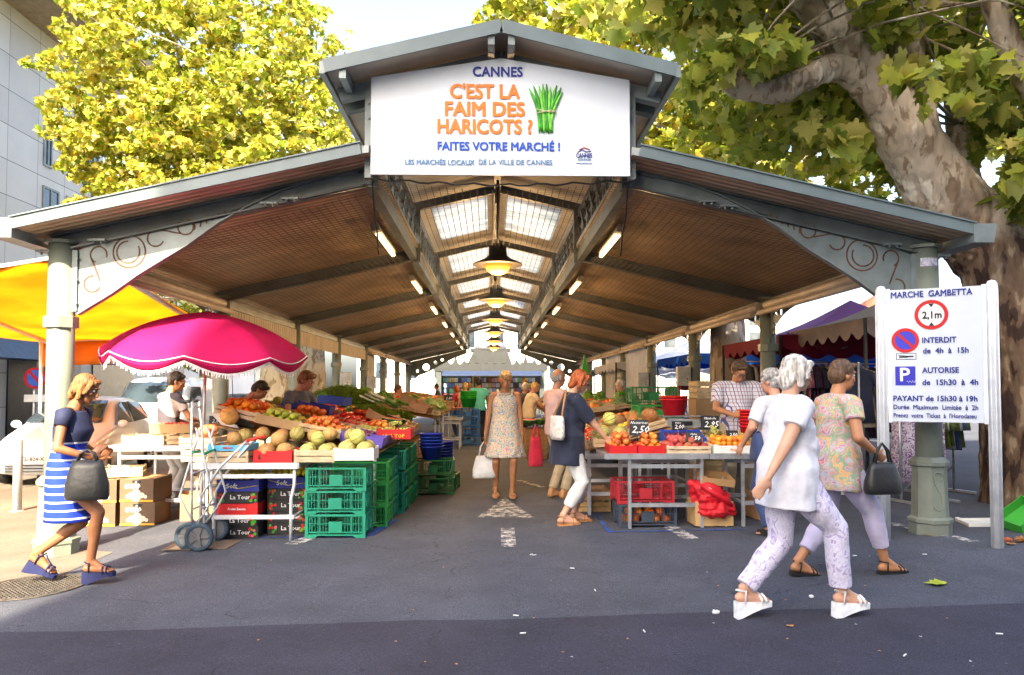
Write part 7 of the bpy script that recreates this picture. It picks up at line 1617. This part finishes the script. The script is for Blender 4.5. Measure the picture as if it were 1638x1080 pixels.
def rail(label, x0, y0, x1, y1, z, cols, dress=None, l=(.65, .8), group='clothes rails'):
    t = thing('clothes_rail', label, 'clothes rail', (0, 0, 0), 0, group); a = V3((x0, y0, z)); b = V3((x1, y1, z)); g = G(); g.cyl(a, b, .014, 8)
    for p in (a, b): g.cyl((p.x, p.y, gz(p.x)), p, .016, 8); dv = (b - a).normalized().cross(V3((0, 0, 1))) * .3; g.beam(V3((p.x, p.y, gz(p.x) + .02)) - dv, V3((p.x, p.y, gz(p.x) + .02)) + dv, .03, .03); g.beam(V3((p.x, p.y, gz(p.x) + .02)) - dv, V3((p.x, p.y, gz(p.x) + .35)), .02, .02)
    g.build('frame', m_galv, t); n_ = max(2, int((b - a).length / .075)); rz = math.atan2(b.y - a.y, b.x - a.x) + PI / 2
    for i in range(n_):
        p = a.lerp(b, (i + .5) / n_); c = cols[i % len(cols)]; g = G(); garment(g, 0, 0, -.06, random.uniform(*l), .20, .022, 0, dress is None); g.tube([(0, 0, -.06), (0, 0, -.01), (.01, 0, .015), (-.01, 0, .02)], .003, 5)
        o = g.build('garment', mat(c), None); o.location = p; o.rotation_euler = (0, 0, rz + random.uniform(-.15, .15)); nm = c.replace('cloth_', '').replace('print_', 'printed ').replace('_', ' ')
        tag(o, '%s garment, %s along %s' % (nm, (ords + ['%s' % w_ for w_ in ('thirteenth', 'fourteenth', 'fifteenth', 'sixteenth', 'seventeenth', 'eighteenth', 'nineteenth', 'twentieth')])[min(i, 19)], label), 'garment', 'garments on ' + label)
for k_n, c in (('cloth_olive', (.16, .22, .06)), ('cloth_rose', (.5, .12, .2)), ('cloth_denim', (.10, .16, .34)), ('cloth_sand', (.55, .45, .32)), ('cloth_plum', (.12, .02, .08))): mat(k_n, c, .8, 0, .1, 7, .3, 20)
rail('the shirt rail behind the walkers', 4.75, 9.6, 5.6, 11.2, 1.80, ['cloth_navy', 'cloth_sand', 'cloth_olive', 'cloth_offwhite', 'cloth_denim', 'cloth_rose', 'cloth_offwhite', 'cloth_plum']); rail('the dress rail behind the sign', 4.95, 9.0, 5.5, 9.15, 1.50, ['print_purple_leaf', 'print_purple_leaf', 'cloth_rose', 'print_pink', 'print_purple_leaf'], True, (1.0, 1.2)); rail('the olive clothes rail by the tree', 5.6, 9.6, 6.1, 9.8, 1.35, ['cloth_olive', 'cloth_offwhite', 'cloth_olive', 'cloth_olive', 'cloth_offwhite', 'cloth_denim'], None, (.55, .65))
rail('the dark rail under the maroon tent', 5.0, 12.6, 7.5, 12.9, 1.9, ['cloth_plum', 'cloth_dark', 'cloth_navy', 'cloth_sand', 'cloth_rose', 'cloth_dark'], None, (.9, 1.3)); rail('the rail under the blue tent', 4.9, 14.4, 6.6, 14.6, 2.0, ['cloth_dark', 'cloth_sand', 'cloth_plum', 'cloth_denim', 'cloth_offwhite'], None, (.9, 1.3))
# bags and bundles behind the second right stall
random.seed(9)
for i in range(9):
    g = G(); g.ell((0, 0, 0), (.12, .07, .16)); g.tube([(-.06, 0, .12), (0, 0, .26), (.06, 0, .12)], .01, 6); o = g.build('hanging_bag', mat(['leather_black', 'cloth_sand', 'cloth_plum', 'cloth_red', 'leather_tan'][i % 5])); o.location = (3.6 + .14 * (i % 3) * 2, 15.8 + .25 * (i // 3), 1.15 + .22 * (i % 3)); tag(o, ['black', 'sand coloured', 'plum', 'red', 'tan'][i % 5] + ' bag, %s in the bag display behind the boxes' % ords[i], 'bag', 'bags hanging by the right columns')
# ================= litter =================
def leaf2d(name, loc, size, m, label, rz=0):
    g = G(); pts = [(a, b) for a, b in HALF] + [(-a, b) for a, b in HALF[-2:0:-1]]; g.add([(a * size, b * size, .012 + .03 * abs(a) * size * 6 * (1 if i % 2 else .4)) for i, (a, b) in enumerate(pts)] , [tuple(range(8)), (0,) + tuple(range(7, 14))]); o = g.build(name, m, solid=.0015); o.location = loc; o.rotation_euler = (0, 0, rz); tag(o, label, 'leaf')
q = gat(1512, 937); leaf2d('fallen_leaf', q, .14, mat('leaf_fallen', (.35, .42, .03), .6, 0, .2, 20), 'yellow green plane leaf lying on the open asphalt', 1.2)
for i, (px, py, lab) in enumerate(((1488, 858, 'dry brown leaf beside the crumpled white paper'), (1470, 852, 'small dry leaf between sign post and crumpled paper'), (1262, 1003, 'tiny brown leaf by the white wedge sandal'), (1612, 872, 'dry leaf curled at the sign post near the tree'))): leaf2d('fallen_leaf', gat(px, py), .09 if i != 2 else .04, mat('leaf_dry', (.38, .20, .07), .7, 0, .3, 20), lab, i * 1.7)
def crumple(px, py, s, m, label, cat='litter', nm='crumpled_paper'):
    q = gat(px, py); g = G(); g.ell((0, 0, s * .5), (s, s * .6, s * .55), None, 14, 10); rs = random.Random(px); g.v = [tuple(V3(v) * (1 + rs.uniform(-.28, .28))) for v in g.v]; g.v = [(x, y, max(0, z)) for x, y, z in g.v]; g.sm = [False] * len(g.sm); o = g.build(nm, m); o.location = q + V3((0, 0, .003)); tag(o, label, cat)
crumple(1476, 852, .085, m_white, 'crumpled white paper at the foot of the column'); crumple(1145, 983, .024, m_white, 'small crumpled wrapper lying on the road seam'); crumple(1298, 957, .018, m_white, 'small white scrap between the walking women')
crumple(1612, 868, .04, mat('rotten_peach', (.50, .12, .05), .6, 0, .3, 14), 'squashed red peach by the sign post near the tree', 'fruit', 'squashed_peach'); crumple(1632, 868, .045, mat('rotten_fruit', (.35, .16, .05), .7, 0, .3, 14), 'brown squashed fruit beside the squashed peach', 'fruit', 'squashed_fruit')
q = gat(1636, 852); crate_at('carton', T(q.x + .12, q.y + .15, q.z + .10, -.5, .2, .2), 'bright green flattened carton tipped against the big tree', 'cartons by the big tree', .40, .30, .10, 'green'); q = gat(1600, 850); o = crate_at('carton', T(q.x + .15, q.y + .35, q.z + .01, -.04, -.2), 'flattened pale cardboard on the ground by the big tree', 'cartons by the big tree', .55, .34, .03, 'white')
random.seed(77)
for i in range(46):
    px, py = random.choice([(random.uniform(300, 1600), random.uniform(870, 1070))]); q = gat(px, py); c = random.random(); g = G()
    if i % 4 == 0: g.cyl((-.018, 0, .004), (.018, 0, .004), .004, 8); nm, m, lb, ct = 'cigarette_end', m_white, 'cigarette end lying on the asphalt', 'cigarette end'
    else:
        k_ = 5; g.add([(random.uniform(.6, 1.1) * .011 * math.cos(2 * PI * a / k_), random.uniform(.6, 1.1) * .010 * math.sin(2 * PI * a / k_), .003 + .003 * (a % 2)) for a in range(k_)], [tuple(range(k_))]); nm, m, lb, ct = 'paper_scrap', [mat('scrap_grey', (.4, .4, .4), .8), _M['leaf_dry'], _M['leaf_dry']][i % 3], ['tiny grey paper scrap on the asphalt', 'tiny brown leaf scrap on the asphalt', 'tiny brown leaf scrap on the asphalt'][i % 3], 'litter'
    o = g.build(nm, m); o.location = q + V3((0, 0, .004)); o.rotation_euler = (0, 0, random.uniform(0, 6)); tag(o, lb, ct, lb + 's')
# green folded flag on the right eaves
q = at(935, 585, 24); g = G(); g.prism([(0, 0), (.18, -.9), (-.12, -.9)], -.02, .02); o = g.build('pennant', CM['bowlgreen']); o.location = (q.x, 24, q.z + .4); tag(o, 'green pennant hanging above the red haired woman', 'flag')
# ================= people =================
def foot(px, py): q = gat(px, py); return q
def bag(name, label, loc, size, m, handle=.3, rz=0, boxy=False, cat='handbag'):
    t = thing(name, label, cat, loc, rz); g = G(); w, d, h = size
    g.rings([[V3((w / 2 * k_ * math.copysign(abs(math.cos(a)) ** .6, math.cos(a)), d / 2 * k2 * math.copysign(abs(math.sin(a)) ** .8, math.sin(a)), z)) for a in [2 * PI * i / 24 for i in range(24)]] for k_, k2, z in ((.95, .9, 0), (1.0, 1.0, .03), (.98, .95, h * .4), (.80, .6, h * .8), (.66, .35, h))])
    g.build('bag_body', m, t); g = G()
    for s in (-1, 1): g.tube([(-w * .22, s * d * .12, h * .97), (-w * .16, s * d * .10, h + handle * .6), (0, 0, h + handle), (w * .16, s * d * .10, h + handle * .6), (w * .22, s * d * .12, h * .97)], .009, 6)
    g.build('handle', m, t); return t
def handworld(t, hm, k, i): return t.matrix_world @ hm[i]
def WR(t): bpy.context.view_layer.update(); return t.matrix_world
D = math.radians
# woman in the flowered dress, walking towards us
q = foot(808, 795)
t, arms, hm, k = person('blonde woman in a flowered sleeveless dress carrying a white bag', (q.x, q.y, q.z), D(180), 1.68, 'f', 1.04, feet=((-.10, .05, .03, -.05), (.13, -.07, .03, -.1)), hands=((-.24, .03, .80), (.28, .04, .82)), head=(.12, .25), skin='tan', hair='bun', hairc='blond', top='dress', topc='print_swirl', shoes='sandal', shoec='leather_tan', vox=.009, hipz=.92)
M = WR(t); p = M @ hm[1]; bag('handbag', 'white handbag held by the woman in the flowered dress', (p.x - .02, p.y, p.z - .50), (.32, .14, .30), mat('leather_white'), .20, .1)
g = G(); g.ell((0, 0, 0), (.028, .022, .028)); g.ell((.01, -.01, .012), (.018, .016, .018)); o = g.build('hair_flower', mat('flower_red', (.65, .01, .05), .6), t); o.location = (.075, -.06, 1.60)
g = G(); g.tube([(.07 * math.cos(a), .03 + .07 * math.sin(a) , 1.43 - .03 * math.sin(a)) for a in [PI * i / 12 for i in range(13)]], .006, 6); g.build('necklace', mat('gold', (.7, .45, .12), .3, .8), t)
# red haired woman picking nectarines
q = foot(908, 838)
t, arms, hm, k = person('red haired woman in a navy cardigan reaching for the nectarines', (q.x, q.y, q.z), D(-82), 1.68, 'f', 1.16, lean=.05, bend=.08, feet=((-.10, .10, .02, 0, -.1), (.10, -.08, .02, 0)), hands=((-.20, .50, .93, (-.6, -.2, -1), (.0, .9, -.45)), (.16, .42, .90, (.7, -.3, -1))), head=(.05, .35), skin='fair', hair='bob', hairc='red', top='cardigan', topc='cloth_navy', sleeve=1.0, bottom='capri', botc='cloth_offwhite', shoes='sandal', shoec='leather_tan', vox=.009, glasses='white')
M = WR(t); p = M @ V3((.20, -.16, .93)); bg_ = thing('handbag', 'quilted off white bag behind the red haired woman', 'handbag', p, D(-70)); g = G(); g.rings([[V3((.15 * k_ * math.cos(a), .055 * k_ * math.sin(a), z)) for a in [2 * PI * i / 24 for i in range(24)]] for k_, z in ((.80, 0), (1.0, .04), (.98, .14), (.90, .22), (.78, .25))]); g.build('bag_body', mat('quilted_white', (.66, .62, .56), .5, 0, .2, 30), bg_)
g = G(); g.tube([(-.11, 0, .23), (-.04, .06, .42), (.02, .10, .54), (.07, .05, .42), (.11, 0, .23)], .011, 6); g.build('strap', _M['leather_tan'], bg_)
# man behind her
q = foot(890, 800)
person('grey haired man in a pale pink shirt', (q.x + .02, q.y + .2, q.z), D(-60), 1.72, 'm', 1.0, feet=((-.10, 0, 0, 0), (.10, .05, 0, 0)), head=(0, .1), skin='red', hair='bald', hairc='grey', top='shirt', topc='cloth_pinkish', sleeve=.5, bottom='trousers', botc='cloth_khaki', shoes='shoe', shoec='leather_tan', vox=.012)
p = V3((q.x - .25, q.y + .35, .42)); bag('carrier_bag', 'red carrier bag hanging beside the man in the pink shirt', p, (.20, .12, .40), mat('cloth_red'), .15, .4, cat='carrier bag')
# plaid vendor
q = at(1178, 640, 9.0)
person('dark haired vendor in a plaid shirt looking down', (q.x, 9.0, gz(q.x)), D(172), 1.80, 'm', 1.12, lean=.02, bend=.12, hands=((-.16, .32, 1.03, (-1, -.5, -.6), (.7, .6, .1)), (.10, .36, 1.05, (1, -.5, -.6), (-.6, .6, .1))), head=(.1, .55), skin='tan', hair='short', hairc='brown', top='shirt', topc='plaid_shirt', sleeve=.75, bottom='trousers', botc='cloth_khaki', shoes='shoe', shoec='leather_black', vox=.009, glasses='thin')
# grey curly haired woman in white
q = foot(1245, 858)
t, arms, hm, k = person('grey curly haired woman in a white tee shirt facing the vendor', (q.x, q.y, q.z), D(22), 1.60, 'f', 1.2, bend=.05, hands=((-.30, .18, .92), (.2, .3, .95)), head=(.35, .15), skin='red', hair='curly', hairc='grey', top='shirt', topc='cloth_white', sleeve=.75, bottom='trousers', botc='cloth_jeans', shoes='shoe', shoec='leather_black', vox=.010)
g = G(); g.tube([(-.22, -.10, .90), (-.12, -.17, 1.1), (.0, -.16, 1.28), (.10, -.10, 1.42), (.13, .0, 1.45), (.10, .12, 1.36), (-.05, .17, 1.15), (-.2, .1, .92)], .016, 6); g.build('bag_strap', mat('cloth_navy'), t)
M = WR(t); bag('shoulder_bag', 'dark blue shoulder bag of the grey haired woman', M @ V3((-.26, .0, .78)), (.10, .22, .26), mat('cloth_jeans'), .02, .1, cat='bag')
# the two women walking past, right front
q = foot(1262, 990)
t, arms, hm, k = person('blonde woman in white top, lilac trousers and white wedge sandals', (q.x + .01, q.y + .02, q.z), D(-83), 1.60, 'f', 1.18, lean=.05, feet=((-.05, -.30, .10, 0), (.06, .34, .10, -.05)), hands=((-.22, .16, .86), (.26, -.36, .80, (.5, -.3, -.6), (0, -.6, -.8))), head=(0, .12), hipz=.94, skin='fair', hair='bob', hairc='white', top='tunic', topc='cloth_white', sleeve=.55, bottom='trousers', botc='print_lilac', shoes='wedge', shoec='leather_white', vox=.009, openhand=True)
q = foot(1380, 925)
t, arms, hm, k = person('brown haired woman in a bright floral blouse walking beside the blonde one', (q.x - .15, q.y + .1, q.z), D(-80), 1.66, 'f', 1.14, lean=.06, feet=((-.06, -.30, .02, -.15), (.06, .38, .02, .0)), hands=((-.20, .20, .98), (.22, .20, .96, (.6, -.8, -.4))), head=(0, .10), hipz=.87, skin='tan', hair='short', hairc='brown', top='tunic', topc='print_floral', sleeve=.5, bottom='capri', botc='cloth_lilac', shoes='sandal', shoec='leather_black', vox=.010)
M = WR(t); p = M @ V3((.26, .22, .66)); bag('handbag', 'black handbag of the woman in the floral blouse', p, (.29, .13, .23), mat('leather_black'), .14, .15)
# woman in the striped dress, left front
q = foot(108, 935)
t, arms, hm, k = person('tanned woman in a blue striped dress and blue wedge sandals', (q.x - .03, q.y + .02, q.z), D(-87), 1.62, 'f', .98, lean=.06, bend=.06, feet=((-.05, -.26, .16, -.55), (.05, .22, .10, 0)), hands=((-.14, .22, 1.02, (-.4, -.8, -.5), (.3, .6, .7)), (.16, .26, 1.05, (.6, -.8, -.6), (-.3, .5, .7))), head=(.1, .25), hipz=.93, skin='brown', hair='bob', hairc='ginger', top='sheath', topc='striped_dress', shoes='wedge', shoec='suede_blue', vox=.009)
M = WR(t); bag('handbag', 'black handbag of the woman in the striped dress', M @ V3((.22, .26, .72)), (.32, .13, .30), mat('leather_black'), .08, .1)
# stall holders on the left
q = at(270, 640, 10.0)
person('young man in a grey and white tee shirt in the sun', (q.x, 10.0, gz(q.x)), D(-40), 1.78, 'm', .95, bend=.05, hands=((-.10, .34, 1.02, (-.6, -.6, -.8)), (.14, .34, 1.06, (.8, -.5, -.6))), head=(-.5, .30), skin='tan', hair='short', hairc='dark', top='shirt', topc='block_shirt', sleeve=.6, bottom='trousers', botc='cloth_offwhite', shoes='shoe', shoec='leather_white', vox=.010)
q = at(382, 640, 9.6)
person('dark haired man in a dark tee shirt bending over the fruit', (q.x - .04, 9.75, gz(q.x)), D(-70), 1.70, 'm', 1.0, lean=.10, bend=.22, hands=((-.20, .42, .98, (-.6, -.4, -1)), (.20, .42, .95, (.6, -.4, -1))), head=(-.2, .45), skin='tan', hair='short', hairc='dark', top='shirt', topc='cloth_grey', sleeve=.55, bottom='shorts', botc='cloth_khaki', shoes='shoe', shoec='leather_black', vox=.010)
q = at(468, 640, 9.9)
t, arms, hm, k = person('fair haired stall holder with an orange print on his shirt', (q.x, 10.1, gz(q.x)), D(-115), 1.78, 'm', 1.0, bend=.14, hands=((-.22, .34, 1.02), (.22, .36, 1.10)), head=(.25, .35), skin='red', hair='mop', hairc='ginger', top='shirt', topc='cloth_greyblue', sleeve=.5, bottom='trousers', botc='cloth_khaki', shoes='shoe', shoec='leather_black', vox=.010)
g = G(); disc(g, (0.02, 1.17), .085, .135, .165, 20, .055); disc(g, (0.02, 1.17), .03, .138, .166, 12); o = g.build('shirt_print', mat('print_orange', (.5, .25, .04), .7), t)
# customers farther in
def far(label, px, y, face, H, sex, hair, hc, top, tc_, bot, bc, head=(0, .1), skin='tan', hands=((-.25, .05, .82), (.25, .05, .82)), bend=.05, build=1.0, sleeve=.5):
    q = at(px, 640, y); return person(label, (q.x, y, gz(q.x)), D(face), H, sex, build, bend=bend, hands=hands, head=head, skin=skin, hair=hair, hairc=hc, top=top, topc=tc_, sleeve=sleeve, bottom=bot, botc=bc, shoes='shoe', shoec='leather_black', vox=.018, group='shoppers in the hall')
far('man in a teal tee shirt seen from behind', 766, 21.0, 8, 1.78, 'm', 'short', 'black', 'shirt', 'cloth_teal', 'trousers', 'cloth_navy', skin='brown', build=1.05)
far('blond woman in a cream top beside the man in teal', 745, 21.6, 20, 1.66, 'f', 'short', 'blond', 'shirt', 'cloth_cream', 'trousers', 'cloth_khaki', skin='fair')
far('brown haired woman in orange beyond the man in teal', 750, 23.5, -20, 1.66, 'f', 'bob', 'brown', 'shirt', 'cloth_orange', 'trousers', 'cloth_dark')
far('red haired shopper in red bending over the produce', 735, 22.6, 40, 1.60, 'f', 'bob', 'red', 'shirt', 'cloth_red', 'trousers', 'cloth_dark', bend=.25)
far('man in a dark shirt by the kiosk magazine shelves', 700, 32.0, 90, 1.72, 'm', 'short', 'dark', 'shirt', 'cloth_dark', 'trousers', 'cloth_dark')
far('person in a cream shirt and blue patterned shorts leaning over', 846, 17.0, -75, 1.62, 'm', 'short', 'blond', 'shirt', 'cloth_cream', 'shorts', 'print_blue', hands=((-.2, .45, .98), (.2, .42, .98)), bend=.25, build=1.15, skin='red')
far('white haired shopper in front of the one in cream', 838, 18.4, -60, 1.60, 'f', 'short', 'white', 'shirt', 'cloth_dark', 'trousers', 'cloth_navy', skin='red')
far('dark haired shopper in navy beyond the cream shirted one', 838, 24.0, -60, 1.72, 'm', 'short', 'brown', 'shirt', 'cloth_navy', 'trousers', 'cloth_dark')
far('shopper in a pink checked shirt behind the lettuces', 633, 17.8, -90, 1.60, 'm', 'short', 'brown', 'shirt', 'gingham_shirt', 'trousers', 'cloth_dark', skin='red')
far('white haired woman in a lilac blouse behind the tilted crates', 996, 14.2, 120, 1.58, 'f', 'curly', 'white', 'shirt', 'cloth_lilac', 'trousers', 'cloth_dark', skin='fair', build=1.1)
# ================= wear and ripeness: every copy differs a little =================
def vary(m, lo, hi, hue=0.0):
    n, L = m.node_tree.nodes, m.node_tree.links; b = n.get('Principled BSDF')
    if not b or not b.inputs['Base Color'].links: return
    src = b.inputs['Base Color'].links[0].from_socket; oi = n.new('ShaderNodeObjectInfo'); r = n.new('ShaderNodeMapRange'); r.inputs[3].default_value = lo; r.inputs[4].default_value = hi; L.new(oi.outputs['Random'], r.inputs[0])
    hs = n.new('ShaderNodeHueSaturation'); L.new(r.outputs[0], hs.inputs['Value']); L.new(src, hs.inputs['Color'])
    if hue:
        r2 = n.new('ShaderNodeMapRange'); r2.inputs[3].default_value = .5 - hue; r2.inputs[4].default_value = .5 + hue
        L.new(mth(n, L, 'FRACT', mth(n, L, 'MULTIPLY', oi.outputs['Random'], 7.31)), r2.inputs[0]); L.new(r2.outputs[0], hs.inputs['Hue'])
    L.new(hs.outputs[0], b.inputs['Base Color'])
for nm_, m_ in list(_M.items()):
    if nm_.startswith('m_'): vary(m_, .68, 1.22, .018)
    elif nm_.startswith('crate_wood') or nm_ == 'card_kraft': vary(m_, .72, 1.15, .01)
    elif nm_.startswith('plastic_'): vary(m_, .85, 1.12, .006)
